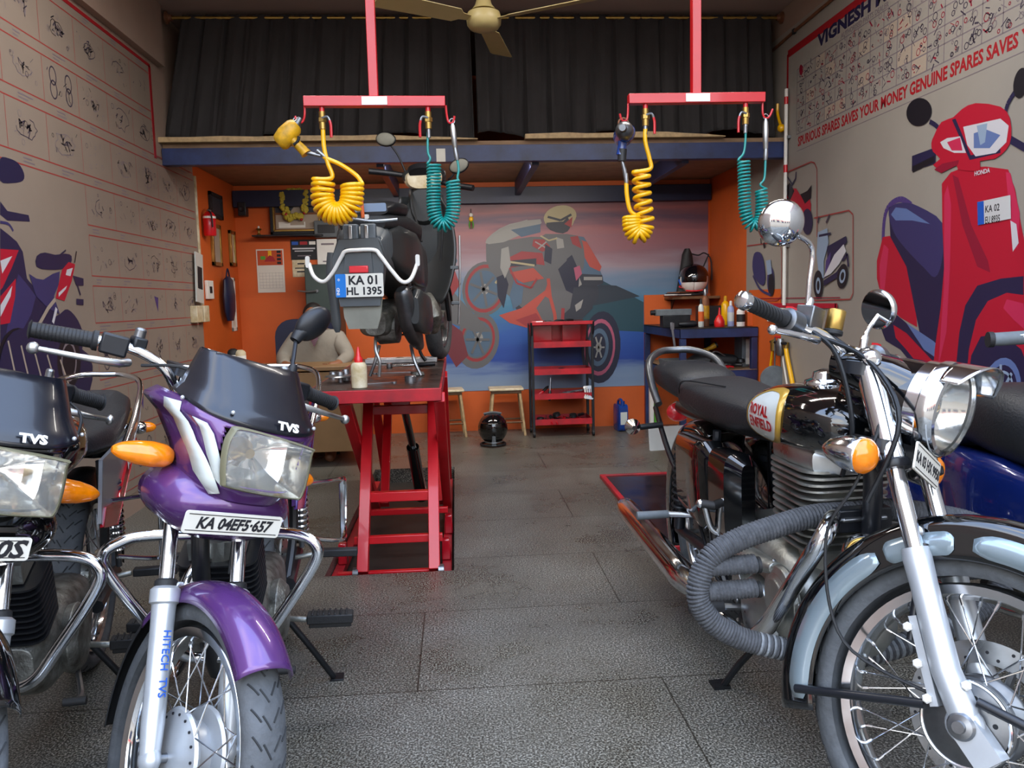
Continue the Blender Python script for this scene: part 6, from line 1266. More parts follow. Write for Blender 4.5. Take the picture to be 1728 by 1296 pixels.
def tool(kind, loc, rz, lab, grp, ry=0, ln=.18):
    if kind == 'spanner':
        b = g('steel').prism(rrect(ln, .012, .005, 2), (0, 0, 0), (1, 0, 0), (0, 1, 0), .005)
        for s in (-1, 1): b.prism(rrect(.03, .028, .012, 3, s*ln/2, 0), (0, 0, -.001), (1, 0, 0), (0, 1, 0), .007)
    elif kind == 'plier':
        b = g('darkmetal').tube([(-.02, .004, 0), (.03, .006, 0), (.05, 0, 0)], [.010, .010, .004], 8, 2); b.tube([(-.02, -.004, 0), (.03, -.006, 0), (.05, 0, 0)], [.010, .010, .004], 8, 2); b.mat('redgloss').tube([(-.02, .006, 0), (-.07, .022, 0), (-.12, .02, 0)], .007, 8, 3); b.tube([(-.02, -.006, 0), (-.07, -.022, 0), (-.12, -.02, 0)], .007, 8, 3)
    elif kind == 'driver': b = g('steel').cyl((0, 0, 0), (ln*.6, 0, 0), .004, n=8); b.mat('blackplastic').tube([(0, 0, 0), (-.01, 0, 0), (-.08, 0, 0), (-.09, 0, 0)], [.008, .013, .013, .008], 10, 0)
    else: b = g('darkmetal').lathe([(.02, 0), (.035, .008), (.03, .03), (.012, .035)], n=18); b.mat('steel').torus((0, 0, .02), (0, 0, 1), .025, .004, 20, 6)
    o_ = b.build({'spanner': 'spanner', 'plier': 'pliers', 'driver': 'screwdriver', 'part': 'engine_part'}[kind]); o_.location = loc; o_.rotation_euler = (0, ry, rz); return tag(o_, lab, {'spanner': 'spanner', 'plier': 'pliers', 'driver': 'screwdriver', 'part': 'engine part'}[kind], grp)
for i in range(7): tool('spanner', o+Vector((-.03+.035*i, -.05+.01*(i % 3), .352+.006*i)), rad(-10+rn.uniform(-12, 25)), 'steel spanner lying in the pile on the third trolley shelf', 'spanners on the trolley', ry=rad(-8))
for i in range(4): tool('spanner', o+Vector((.19+.018*i, -.135, .372)), rad(90), 'spanner standing upright at the right end of the third trolley shelf', 'upright spanners on the trolley', ry=rad(-60-6*i), ln=.09)
tool('driver', o+Vector((-.11, -.12, .40)), rad(60), 'screwdriver leaning upright in the middle of the third trolley shelf', None, ry=rad(-80)); tool('plier', o+Vector((-.15, -.06, .40)), rad(30), 'pliers leaning at the left of the third trolley shelf', None, ry=rad(-35))
for i in range(9): tool(('part', 'driver', 'plier')[i % 3], o+Vector((-.19+.047*i, -.06+.03*math.sin(i*2), .130+.012*(i % 4))), rad(rn.uniform(0, 360)), ('dark round engine part in the clutter on the lowest trolley shelf', 'black handled screwdriver in the clutter on the lowest trolley shelf', 'pliers in the clutter on the lowest trolley shelf')[i % 3], ('engine parts on the lowest trolley shelf', 'screwdrivers on the lowest trolley shelf', 'pliers on the lowest trolley shelf')[i % 3], ry=rad(rn.uniform(-25, 10)))
tool('part', o+Vector((.0, -.05, .548)), 0, 'small dark part standing alone on the second trolley shelf', None)
for i in range(3): tool('driver' if i else 'spanner', o+Vector((-.05+.08*i, -.04, .982+.004*i)), rad(12+10*i), ('steel spanner lying on top of the trolley', 'screwdriver lying in the middle of the trolley top', 'screwdriver lying at the right of the trolley top')[i], None)
tool('plier', o+Vector((-.12, -.03, .982)), rad(-15), 'pliers lying at the left of the trolley top', None)
# ================================================================ stools, helmets, oil can
def stool(x, y, rz, lab):
    t = thing('stool', lab, 'stool', (x, y, 0), (0, 0, rad(rz)), 'wooden stools along the back wall')
    g('offwhite').box((0, 0, .405), (.30, .24, .022)).build('seat', t, bevel=.008); g('wood').box((0, 0, .383), (.26, .20, .03)).build('apron', t, bevel=.004)
    for sx in (-1, 1):
        for sy in (-1, 1): g('lightwood').tube([(sx*.115, sy*.085, .39), (sx*.155, sy*.115, 0)], [.013, .012], 10, 0).build('leg', t)
        g('wood').cyl((sx*.145, -.105, .10), (sx*.145, .105, .10), .008).build('rung', t)
    for sy in (-1, 1): g('wood').cyl((-.14, sy*.107, .12), (.14, sy*.107, .12), .008).build('rung', t)
stool(.42, 6.93, 0, 'wooden stool with pale seat behind the black helmet'); stool(-.10, 6.95, 4, 'wooden stool half hidden behind the red lift')
o = Vector((.275, 6.40, 0)); t = thing('helmet', 'glossy black full face helmet standing on the floor', 'helmet', o, (0, 0, rad(-90)))
def helm(shell, vis, t, stripe=None):
    b = g(shell)
    def sh(u, v):
        th = 2*PI*u; ph = PI*(.02+.80*v)-PI/2; r = math.cos(ph); z = .145-math.sin(ph)*.125 if 0 else .145+.125*math.sin(-ph); return Vector((.135*r*math.cos(th)+.015*(1-v)*0, .118*r*math.sin(th), z if z > .012 else .012))
    b.grid(sh, 36, 20); s = b.build('shell', t, solid=.006, angle=80)
    v = g(vis)
    v.grid(lambda u, w: Vector((.141*math.cos(rad(-62+124*u))*math.cos(rad(-16+38*w)), .124*math.sin(rad(-62+124*u))*math.cos(rad(-16+38*w)), .155+.128*math.sin(rad(-16+38*w)))), 20, 8); v.build('visor', t, solid=.002, angle=80)
    b = g(stripe or 'gunsteel').tube([(.11, -.07, .05), (.137, -.03, .045), (.141, .0, .044), (.137, .03, .045), (.11, .07, .05)], .006, 8, 4); b.build('chin_vent', t); g('rubber').torus((0, 0, .014), (0, 0, 1), .098, .010, 36, 8).build('rim', t)
helm('helmetblack', 'glossblack', t); b = g('dustplastic').prism([(-.018, .02), (.018, .02), (.012, .10), (-.012, .10)], (.139, 0, .0), (0, 1, 0), (0, 0, 1), .003); b.build('chin_sticker', t); tt = g('dustplastic').tube([(0, -.07, .262), (.02, 0, .275), (0, .07, .262)], .009, 8, 5); tt.build('carry_strap', t)
o = Vector((1.43, 6.90, 0)); t = thing('oil_can', 'blue plastic oil can with handle and white label on the floor by the wall', 'oil can', o, (0, 0, rad(8)))
g('oilblue').loft([(-.045, 0, .11, .065, .10, .10), (-.04, 0, .115, .08, .125, .112), (.04, 0, .115, .08, .125, .112), (.045, 0, .11, .065, .10, .10)], 24, .35).build('body', t); g('oilblue').tube([(0, -.06, .22), (0, -.02, .275), (0, .05, .265), (0, .07, .20)], .012, 10, 5).build('handle', t)
g('oilblue').cyl((0, -.05, .23), (0, -.05, .27), .02).build('cap', t); g('badgewhite').box((0, -.0, .12), (.10, .001, .1)).build('label', t) if 0 else g('badgewhite').box((0, -.082, .12), (.06, .003, .11)).build('label', t)
bpy.data.objects['oil_can'].rotation_euler = (0, 0, rad(8))
# ================================================================ workbench bay, right rear
X0, X1, Ya, Yb, Z = 1.70, 2.305, 5.96, 7.14, .925
t = thing('workbench', 'navy steel workbench with lower shelf in the right rear corner', 'workbench', (0, 0, 0))
b = g('bluesteel').box(((X0+X1)/2, Ya+.01, Z-.04), (X1-X0, .02, .07)); b.box((X0+.01, (Ya+Yb)/2, Z-.04), (.02, Yb-Ya, .07)); b.mat('darkmetal').box(((X0+X1)/2, (Ya+Yb)/2, Z-.006), (X1-X0, Yb-Ya, .012)); b.build('worktop', t, bevel=.002)
b = g('bluesteel').box(((X0+X1)/2, Ya+.01, .565), (X1-X0, .02, .07)); b.box((X0+.01, (Ya+Yb)/2, .565), (.02, Yb-Ya, .07)); b.mat('ply').box(((X0+X1)/2, (Ya+Yb)/2, .595), (X1-X0, Yb-Ya, .012)); b.build('lower_shelf', t, bevel=.002)
for x in (X0+.025, X1-.025):
    for y in (Ya+.025, Yb-.025): g('bluesteel').box((x, y, (Z-.08)/2), (.045, .045, Z-.08)).build('leg', t, bevel=.002)
BP = lambda px, py, z=Z: (lambda q: Vector((q.x, q.y, z)))(at(px, py, 2, z))
def B1(px, y, z=Z): q = at(px, 540, 1, y); return Vector((q.x, y, z+.001))
def bottle(nm, lab, cat, loc, body, cap, h, r, nozzle=False, label=None, cone=False):
    t = thing(nm, lab, cat, loc)
    if cone: g(body).lathe([(r*.9, 0), (r, .01), (r, h*.3), (r*.55, h*.55), (r*.28, h*.62), (r*.2, h*.8), (r*.1, h)]).build('body', t)
    else: g(body).lathe([(r*.92, 0), (r, .006), (r, h*.68), (r*.8, h*.76), (r*.4, h*.82)], n=22).build('body', t)
    if cap: g(cap).lathe([(r*.42, h*.80), (r*.44, h*.84), (r*.40, h*.97), (r*.2, h)], n=16).build('cap', t)
    if nozzle: g(cap).box((-.015, 0, h*.95), (.05, .018, .018)).build('nozzle', t, bevel=.003)
    if label: g(label).lathe([(r+.0008, h*.2), (r+.0008, h*.55)], n=22, cap=False).build('label', t)
yb = 6.12
bottle('oil_can', 'red plastic oil can with pointed spout at the front of the workbench', 'oil can', B1(1214, yb), 'bottlered', None, .15, .040, cone=True)
bottle('spray_bottle', 'pale blue spray can beside the red oil can on the workbench', 'spray can', B1(1233, yb+.03), 'bottleblue', 'white', .20, .026, label='badgewhite')
bottle('bottle', 'white bottle with black label beside the pale blue spray can', 'bottle', B1(1250, yb), 'white', 'ink', .17, .032, label='ink')
bottle('bottle', 'small clear white bottle at the right end of the workbench', 'bottle', B1(1263, yb+.05), 'badgewhite', 'white', .14, .022)
bottle('spray_bottle', 'yellow spray can behind the red oil can on the workbench', 'spray can', B1(1224, yb+.35), 'yellow', 'yellowtool', .24, .034)
bottle('spray_bottle', 'tall grey spray can with white cap at the back of the workbench', 'spray can', B1(1240, yb+.5), 'badgewhite', 'white', .31, .030)
bottle('bottle', 'brown and yellow lubricant can near the middle of the workbench', 'can', B1(1190, yb+.15), 'rust', 'steel', .30, .032, label='yellowtool')
bottle('bottle', 'white and orange grease can just left of the brown can', 'can', B1(1183, yb+.06), 'badgewhite', 'ink', .22, .022, label='orange')
q = B1(1272, yb+.02); t = thing('carton', 'orange carton with white panel at the right end of the workbench', 'carton', q); g('orange').box((0, 0, .055), (.13, .08, .11)).build('box', t, bevel=.002); g('white').box((.01, -.041, .055), (.06, .002, .06)).build('panel', t)
q = B1(1135, yb+.10); t = thing('tool_box', 'long grey metal box on the left of the workbench', 'tool box', q); g('dustplastic').box((0, 0, .12), (.28, .10, .05)).build('lid', t, bevel=.004); g('darkmetal').box((.02, .0, .048), (.22, .10, .094)).build('body', t, bevel=.004); g('blackplastic').cyl((-.14, 0, .12), (-.175, 0, .12), .02).build('knob', t)
t = thing('hand_drill', 'black and yellow hand drill lying in front of the grey metal box', 'drill', B1(1158, yb-.03)); g('blackplastic').tube([(-.06, 0, .03), (-.02, 0, .03), (.05, 0, .03), (.08, 0, .03)], [.012, .022, .026, .02], 14, 0).build('body', t); g('yellowtool').tube([(.04, 0, .03), (.03, .02, .025), (.0, .06, .02)], .016, 10, 3).build('handle', t)
t = thing('caliper', 'steel caliper hanging over the front left edge of the workbench', 'caliper', B1(1136, Ya+.0025, Z)); g('steel').box((0, -.004, -.06), (.016, .005, .22), Matrix.Rotation(rad(-8), 3, 'Y')).build('rail', t); g('steel').box((-.008, -.004, .02), (.03, .008, .05)).build('jaw', t, bevel=.002)
t = thing('jar_stand', 'black plastic tray of small parts at the back of the workbench', 'tray', B1(1200, yb+.45)); g('blackplastic').box((0, 0, .08), (.22, .16, .16)).build('tray', t, bevel=.006)
# lower shelf
ZL = .602
def B2(px, y): q = at(px, 600, 1, y); return Vector((q.x, y, ZL))
t = thing('storage_box', 'tall grey plastic box at the right end of the bench shelf', 'box', B2(1262, 6.25)); g('dustplastic').box((0, 0, .12), (.16, .18, .24)).build('body', t, bevel=.004); g('badgewhite').box((.0, -.092, .12), (.10, .002, .20)).build('label', t)
t = thing('tool_bag', 'black tool bag slumped on the bench shelf', 'bag', B2(1205, 6.25)); g('rubber').loft([(-.20, 0, .045, .07, .03, .04), (-.15, 0, .05, .10, .05, .05), (.0, 0, .055, .11, .06, .055), (.15, 0, .05, .10, .045, .05), (.19, 0, .045, .06, .02, .04)], 20, .6).build('body', t); g('steel').tube([(-.08, -.09, .09), (-.02, -.10, .13), (.06, -.09, .09)], .006, 8, 4).build('handle', t)
for i in range(6): tool(('plier', 'driver', 'part')[i % 3], B2(1175+15*i, 6.05+.02*(i % 2))+Vector((0, 0, .02+.01*(i % 3))), rad(30*i+10), ('pliers in the clutter on the bench shelf', 'screwdriver in the clutter on the bench shelf', 'dark engine part in the clutter on the bench shelf')[i % 3], ('pliers on the bench shelf', 'screwdrivers on the bench shelf', 'engine parts on the bench shelf')[i % 3])
t = thing('torch', 'yellow torch lying on the black tool bag', 'torch', B2(1192, 6.2)+Vector((0, 0, .12))); g('yellowtool').tube([(-.06, 0, 0), (.02, 0, .03), (.07, 0, .055)], [.015, .016, .024], 12, 2).build('barrel', t); g('blackplastic').cyl((.07, 0, .055), (.085, 0, .062), .025).build('head', t)
t = thing('parts_tray', 'pale open tray at the left of the bench shelf', 'tray', B2(1140, 6.5)); g('dustplastic').box((0, 0, .025), (.20, .26, .05), taper=1.1).build('tray', t, bevel=.003)
# wall shelf with helmet, bag
q = at(1165, 500, 1, 6.95); t = thing('wall_shelf', 'brown wooden wall shelf above the workbench in the rear right corner', 'shelf', (q.x, 7.02, q.z)); g('wood').box((.03, 0, -.012), (.42, .30, .024)).build('board', t, bevel=.002)
for s in (-.12, .16): g('darkmetal').prism([(0, 0), (0, -.12), (-.13, 0)], (s, .148, -.024), (0, 1, 0), (0, 0, 1), .006).build('bracket', t)
SZ = q.z
t = thing('helmet', 'white and black patterned full face helmet on the wall shelf', 'helmet', (at(1172, 480, 1, 6.98).x, 7.0, SZ+.002), (0, 0, rad(-105)))
helm('white', 'glossblack', t, 'tailred'); b = g('pr_cobalt').tube([(.05, -.115, .10), (.0, -.120, .14), (-.06, -.10, .17)], [.004, .016, .004], 8, 4, flat=.4); b.mat('tailred').tube([(.09, -.085, .07), (.03, -.120, .08), (-.04, -.112, .11)], [.003, .012, .003], 8, 4, flat=.4); b.build('graphic', t)
g('helmetblack').ell((-.004, 0, .165), (.146, .130, .120), n=28, m=12, a0=.02).build('crown', t)
t = thing('magazine_pile', 'dark pile of papers sticking out at the left of the wall shelf', 'papers', (at(1145, 490, 1, 6.9).x, 6.93, SZ+.001), (0, 0, rad(20)))
for k in range(4): g(['ink', 'white', 'ink', 'cardboard'][k]).box((.01*k, 0, .006+.010*k), (.20, .14, .009), Matrix.Rotation(.1*k, 3, 'Z')).build('sheet_stack', t)
q = at(1158, 420, 1, 7.08); t = thing('backpack', 'black bag with red straps hanging on the poster beside the helmet shelf', 'bag', (q.x, 7.10, q.z))
zb_ = SZ-q.z+.03; g('rubber').loft([(-.035, 0, 0, .01, .01, .01)]*0 or [(-.07, -.03, zb_*.5, .03, .30, -zb_*.5+.0)]*0, 20) if 0 else g('rubber').rings([[Vector((w*math.cos(2*PI*j/18), -.045+.045*math.sin(2*PI*j/18), z)) for j in range(18)] for w, z in ((.02, .0), (.045, -.05), (.06, -.15), (.085, -.30), (.10, zb_))]).build('bag', t)
for pts in ([(.03, -.03, -.04), (.10, -.05, -.06), (.16, -.04, -.04), (.22, -.03, -.10), (.23, -.03, -.28)], [(.20, -.04, -.05), (.14, -.05, -.18), (.09, -.05, -.33)]): g('ink').tube(pts, .006, 8, 5).build('strap', t)
# sockets, hoses and gauge on the right wall
q0, q1 = at(1290, 552, 0, XR), at(1331, 566, 0, XR); t = thing('switch_board', 'white electric switch board on the right wall beside the workbench', 'switch board', (XR-.012, 5.60, 1.02))
g('orange').box((.0085, .0, -.42), (.006, .62, 1.05)).build('painted_panel', None); tag(bpy.data.objects['painted_panel'], 'orange painted strip of the right wall behind the hoses', 'wall panel', kind='structure'); bpy.data.objects['painted_panel'].location = (XR-.012, 5.87, 1.10)
g('white').box((0, 0, 0), (.02, .34, .10)).build('plate', t, bevel=.003)
for i in range(4): g('offwhite').box((-.012, -.12+.08*i, 0), (.008, .055, .06)).build('switch', t, bevel=.002)
g('ink').box((-.014, -.04, 0), (.008, .03, .03)).build('socket', t)
t = thing('gauge', 'round pale pressure gauge hanging at the right of the workbench', 'gauge', (at(1307, 640, 0, XR-.05).x, at(1307, 640, 0, XR-.05).y, at(1307, 640, 0, XR-.05).z)); g('dustplastic').lathe([(.05, -.015), (.095, -.012), (.10, 0), (.092, .012), (.01, .016)], (0, 0, 0), (-.4, -1, 0), 32).build('dial', t); g('steel').cyl((0, 0, .09), (0, 0, .30), .006).build('stem', t)
def wallhose(lab, m, pts, r):
    P = [at(x, y, 0, XR-.03) for x, y in pts]; t = thing('air_hose', lab, 'air hose', P[0]); g(m).tube([p-P[0] for p in P], r, 10, 6).build('hose', t); g('brass').cyl((0, 0, -.01), (0, 0, .03), r*1.3).build('fitting', t)
wallhose('thick yellow air hose hanging on the right wall beside the gauge', 'yellow', [(1326, 585), (1328, 600), (1333, 625), (1337, 645), (1341, 665)], .016); wallhose('thin yellow air hose hanging left of the round gauge', 'yellow', [(1304, 590), (1302, 605), (1300, 622), (1300, 640)], .010); wallhose('thin white air line hanging between the yellow hoses', 'white', [(1321, 590), (1322, 610), (1326, 635), (1330, 660)], .007)
t = thing('air_regulator', 'brass and steel air regulator manifold under the switch board', 'air regulator', at(1312, 578, 0, XR-.05)); g('darkmetal').cyl((0, .12, 0), (0, -.14, 0), .010).build('pipe', t); g('steel').lathe([(.02, -.09), (.03, -.07), (.03, 0), (.02, .03)], (0, -.05, 0)).build('bowl', t); g('brass').lathe([(.022, -.04), (.022, .03), (.012, .04)], (0, .07, -.02)).build('valve', t); g('redpaint').box((0, .0, .04), (.02, .06, .012)).build('lever', t, bevel=.002)
# pipe and cables on the right wall
P0, P1 = at(1327, 150, 0, XR-.03), at(1323, 515, 0, XR-.03); t = thing('wall_pipe', 'thin white vertical pipe with red bands on the right wall', 'pipe', (XR-.03, (P0.y+P1.y)/2, P1.z)); hh = P0.z-P1.z
g('white').cyl((0, 0, 0), (0, 0, hh), .012).build('pipe', t)
for k in (.62, .93): g('redpaint').cyl((0, 0, hh*k), (0, 0, hh*k+.05), .0135).build('band', t)
for k in (.28, .78): g('steel').box((.012, 0, hh*k), (.02, .06, .02)).build('clamp', t)
P = [at(x, y, 0, XR-.015) for x, y in ((1303, 86), (1340, 53), (1403, 0))]; e = P[-1]+(P[-1]-P[1])*.6; t = thing('conduit', 'brown electric conduit running along the top of the right wall', 'conduit', P[0]); g('rust').tube([P[0]-P[0], P[1]-P[0], P[2]-P[0], e-P[0]], .010, 8, 0).build('tube', t); g('ink').box(P[1]-P[0], (.02, .03, .03)).build('clip', t)
q = at(1312, 205, 0, XR-.04); t = thing('wire_hook', 'yellow handled tool hooked on the wall pipe near the right drop', 'hook', q); g('yellow').tube([(0, 0, .12), (0, .0, .06), (0, -.03, 0), (0, -.06, -.04)], .010, 8, 3).build('handle', t); g('yellow').ell((0, -.07, -.06), .028).build('knob', t)
# ================================================================ left rear corner: desk, person, wall frames
t = thing('desk', 'brown wooden desk behind the lift in the left rear corner', 'desk', (-1.25, 6.05, 0)); g('deskwood').box((0, .0, .715), (1.15, .55, .03)).build('desk_top', t, bevel=.004); g('deskwood').box((0, -.262, .40), (1.10, .02, .58)).build('front_panel', t, bevel=.002)
for x in (-.55, .55): g('deskwood').box((x, 0, .35), (.02, .50, .70)).build('side_panel', t, bevel=.002)
def D(px, y): q = at(px, 590, 1, y); return Vector((q.x, y, .731))
for nm, px, h, r, m, lab in (('tin', 405, .13, .04, 'offwhite', 'cream tin with white label at the left of the desk'), ('tin', 393, .14, .04, 'ink', 'dark tin with a pale stripe at the left end of the desk')): bottle(nm, lab, 'tin', D(px, 5.95), m, None, h*1.2, r, label='white')
t = thing('papers', 'loose white papers lying on the desk', 'papers', D(430, 5.95)); g('paper').box((0, 0, .004), (.30, .21, .006), Matrix.Rotation(.2, 3, 'Z')).build('sheets', t)
# chair
cxp, cyp = at(524, 600, 1, 6.45).x, 6.50
t = thing('chair', 'dark navy office chair behind the desk', 'chair', (cxp, cyp, 0)); g('navy').prism(rrect(.50, .52, .14, 5, -.06, .80), (0, .18, 0), (1, 0, 0), (0, 0, 1), .05).build('backrest', t, bevel=.01); g('navy').box((0, -.02, .44), (.46, .44, .07)).build('seat', t, bevel=.02)
for sx in (-1, 1):
    for sy in (-1, 1): g('darkmetal').cyl((sx*.20, sy*.18-.02, .41), (sx*.21, sy*.20-.02, 0), .013).build('leg', t)
# person: one continuous skinned body, seated and bent over the desk
def skin_body(name, verts, edges, radii, mt, root, parent=None, sub=2):
    me = bpy.data.meshes.new(name); me.from_pydata(verts, edges, []); me.materials.append(MATS[mt]); ob = bpy.data.objects.new(name, me); COL.objects.link(ob)
    if parent: ob.parent = parent
    md = ob.modifiers.new('skin', 'SKIN'); md.use_smooth_shade = True
    for i, r in enumerate(radii): me.skin_vertices[0].data[i].radius = r if isinstance(r, tuple) else (r, r); me.skin_vertices[0].data[i].use_root = (i == root)
    s = ob.modifiers.new('sub', 'SUBSURF'); s.levels = sub; s.render_levels = sub; return ob
V = [(0, 0, .50), (0, .0, .62), (0, -.03, .76), (0, -.08, .90), (0, -.13, .975), (0, -.165, 1.01),
     (.17, -.11, .93), (.25, -.19, .80), (.20, -.40, .755), (.13, -.46, .750), (-.17, -.11, .93), (-.26, -.18, .80), (-.20, -.38, .755), (-.08, -.46, .750),
     (.10, -.02, .50), (.12, -.42, .50), (.12, -.44, .10), (.12, -.53, .05), (-.10, -.02, .50), (-.12, -.42, .50), (-.14, -.44, .10), (-.14, -.53, .05), (0, -.20, 1.06), (0, -.215, 1.10)]
Ed = [(0, 1), (1, 2), (2, 3), (3, 4), (4, 5), (3, 6), (6, 7), (7, 8), (8, 9), (3, 10), (10, 11), (11, 12), (12, 13), (0, 14), (14, 15), (15, 16), (16, 17), (0, 18), (18, 19), (19, 20), (20, 21), (5, 22), (22, 23)]
Rd = [(.15, .12), (.15, .11), (.165, .115), (.16, .11), (.075, .07), .052, .07, .048, .036, .026, .07, .048, .036, .026, .09, .07, .048, .035, .09, .07, .048, .035, .085, .08]
t = thing('person', 'person in grey shirt and blue jeans sitting behind the desk, bent forward', 'person', (cxp+.07, cyp-.02, -.035))
body = skin_body('body', V, Ed, Rd, 'skin', 0, t)
def shell(name, idx, k, mt):
    mp_ = {j: i for i, j in enumerate(idx)}; es = [(mp_[a], mp_[b_]) for a, b_ in Ed if a in mp_ and b_ in mp_]
    rr = [tuple(q*k+.006 for q in (Rd[j] if isinstance(Rd[j], tuple) else (Rd[j], Rd[j]))) for j in idx]
    return skin_body(name, [V[j] for j in idx], es, rr, mt, 0, t)
shell('shirt', [1, 0, 2, 3, 4, 6, 7, 8, 10, 11, 12], 1.10, 'shirt'); shell('trousers', [0, 14, 15, 16, 18, 19, 20], 1.12, 'denim')
g('maroon').prism([(-.035, .055), (.035, .055), (0, -.02)], (0, -.235, .90), (1, 0, 0), (0, .25, 1), .01).build('undershirt', t)
hd = g('skin').ell((0, -.235, 1.10), (.074, .092, .11), n=24, m=16); hd.tube([(0, -.325, 1.115), (0, -.345, 1.085), (0, -.33, 1.075)], [.008, .014, .010], 10, 3); [hd.ell((s*.076, -.225, 1.10), (.010, .02, .03)) for s in (-1, 1)]; hd.mat('pr_crim').tube([(-.025, -.318, 1.045), (0, -.326, 1.043), (.025, -.318, 1.045)], .005, 8, 3); hd.mat('white'); [hd.ell((s*.03, -.316, 1.112), (.012, .006, .007)) for s in (-1, 1)]; hd.mat('ink'); [hd.ell((s*.03, -.322, 1.112), (.005, .003, .005)) for s in (-1, 1)]; [hd.tube([(s*.018, -.322, 1.132), (s*.045, -.312, 1.13)], .004, 6, 0) for s in (-1, 1)]; hd.build('head', t)
g('hair').ell((0, -.215, 1.13), (.080, .092, .098), n=24, m=12, a0=-.08).build('hair', t)
for sd, wx in ((1, .13), (-1, -.08)):
    hv = [(wx, -.46, .752)]; he = []; hr = [(.030, .018)]; hv.append((wx-.01*sd, -.52, .752)); he.append((0, 1)); hr.append((.038, .014))
    for f in range(4):
        x = wx-.01*sd+(-.027+.018*f); a = len(hv); ln = (.028, .034, .032, .025)[f]; hv += [(x, -.55, .756), (x, -.55-ln, .758), (x, -.55-ln*1.7, .746)]; he += [(1, a), (a, a+1), (a+1, a+2)]; hr += [.0085, .008, .007]
    a = len(hv); hv += [(wx-sd*.045, -.50, .752), (wx-sd*.058, -.53, .750)]; he += [(0, a), (a, a+1)]; hr += [.010, .009]
    skin_body('hand', hv, he, hr, 'skin', 0, t, 1)
# dark green locker behind the person
qa, qb = at(516, 440, 1, 6.9), at(572, 440, 1, 6.9)
t = thing('locker', 'narrow dark green steel locker standing behind the person', 'locker', ((qa.x+qb.x)/2, 6.98, 0)); hL = at(540, 446, 1, 6.8).z; g('lockergreen' if 'lockergreen' in MATS else (mat('lockergreen', '#2c3a36', .45, var=.15), 'lockergreen')[1]).box((0, 0, hL/2), (qb.x-qa.x, .34, hL)).build('body', t, bevel=.006); g('steel').cyl((-.04, -.19, hL-.22), (-.04, -.165, hL-.22), .012).build('lock', t); g('steel').tube([(-.04, -.185, hL-.22), (-.12, -.185, hL-.225), (-.20, -.185, hL-.215)], [.009, .008, .004], 8, 3).build('lever_handle', t)
# back wall papers, frames
def W(px, py, d=.0): return at(px, py, 1, YB-d)
def board_on_back(nm, lab, cat, x0, y0, x1, y1, m, th=.006, d=0):
    a, c = W(x0, y0), W(x1, y1); t = thing(nm, lab, cat, ((a.x+c.x)/2, YB-th/2-.001-d, (a.z+c.z)/2)); w, h = abs(c.x-a.x), abs(a.z-c.z)
    return t, w, h
t, w, h = board_on_back('calendar', 'wall calendar with orange scooter picture above a white date grid', 'calendar', 432, 421, 482, 493, 'paper'); g('paper').box((0, 0, 0), (w, .006, h)).build('sheet', t)
p = g('pr_orange').box((0, -.0035, h*.30), (w*.92, .002, h*.34)); p.mat('pr_red').prism([(-.05, -.01), (.05, -.01), (.03, .03), (-.0, .045), (-.03, .02)], (.0, -.0055, h*.24), (1, 0, 0), (0, 0, 1), .001); p.mat('green').box((-.06, -.0055, h*.30), (.04, .001, .03)); p.mat('yellow').box((.0, -.0055, h*.40), (.03, .001, .05)); p.mat('ink')
for k in range(4): p.box((w*.33, -.0055, h*(.18+.085*k)), (.035, .001, .022))
p.build('picture', t, label='orange printed picture')
p = g('pr_grey')
for i in range(6): p.box((0, -.0036, -h*.05-i*h*.07), (w*.85, .0004, .0012))
for i in range(8): p.box((-w*.42+i*w*.12, -.0036, -h*.22), (.001, .0004, h*.36))
p.build('date_grid', t)
t, w, h = board_on_back('notice_board', 'black notice with coloured service blocks and pale lines', 'notice', 490, 405, 536, 438, 'ink'); b = g('ink').box((0, 0, 0), (w, .006, h)); b.build('panel', t); b = g('pr_red').box((-.0, -.004, h*.33), (w*.28, .002, h*.16)); b.mat('pr_cobalt').box((-w*.33, -.004, h*.33), (w*.24, .002, h*.16)); b.mat('white').box((w*.33, -.004, h*.33), (w*.24, .002, h*.16)); b.mat('pr_white').box((0, -.004, h*.06), (w*.86, .002, h*.07)); b.box((0, -.004, h*-.06), (w*.7, .002, h*.05)); b.mat('pr_grey').box((0, -.004, h*-.30), (w*.5, .002, h*.05)); b.build('print', t)
t, w, h = board_on_back('notice', 'small cream notice under the black notice', 'notice', 493, 438, 524, 467, 'paper'); g('offwhite').box((0, 0, 0), (w, .006, h)).build('panel', t); b = g('ink').box((0, -.004, h*.25), (w*.4, .001, h*.08)); b.box((0, -.004, 0), (w*.7, .001, h*.06)); b.box((0, -.004, -h*.2), (w*.5, .001, h*.08)); b.build('print', t)
t, w, h = board_on_back('payment_sign', 'white payment sign beside the black notice', 'sign', 535, 404, 573, 446, 'paper', d=.02); g('white').box((0, 0, 0), (w, .006, h)).build('panel', t); b = g('pr_grey').box((0, -.004, h*.30), (w*.6, .001, h*.07)); b.box((0, -.004, -h*.38), (w*.5, .001, h*.05)); b.build('print', t)
t, w, h = board_on_back('wall_box', 'grey electric box on the back wall above the payment sign', 'wall box', 532, 374, 574, 401, 'g', th=.08); g('dustplastic').box((0, 0, 0), (w, .08, h)).build('box', t, bevel=.006); g('blackplastic').box((0, -.042, 0), (w*.7, .006, h*.5)).build('panel', t, bevel=.002)
t, w, h = board_on_back('speaker', 'small black wall speaker high in the left rear corner', 'speaker', 405, 343, 420, 366, 'b', th=.09); g('blackplastic').box((0, 0, 0), (w, .09, h)).build('cabinet', t, bevel=.006); g('ink').lathe([(.025, 0), (.02, .006), (.008, .002)], (0, -.046, 0), (0, -1, 0)).build('driver', t)
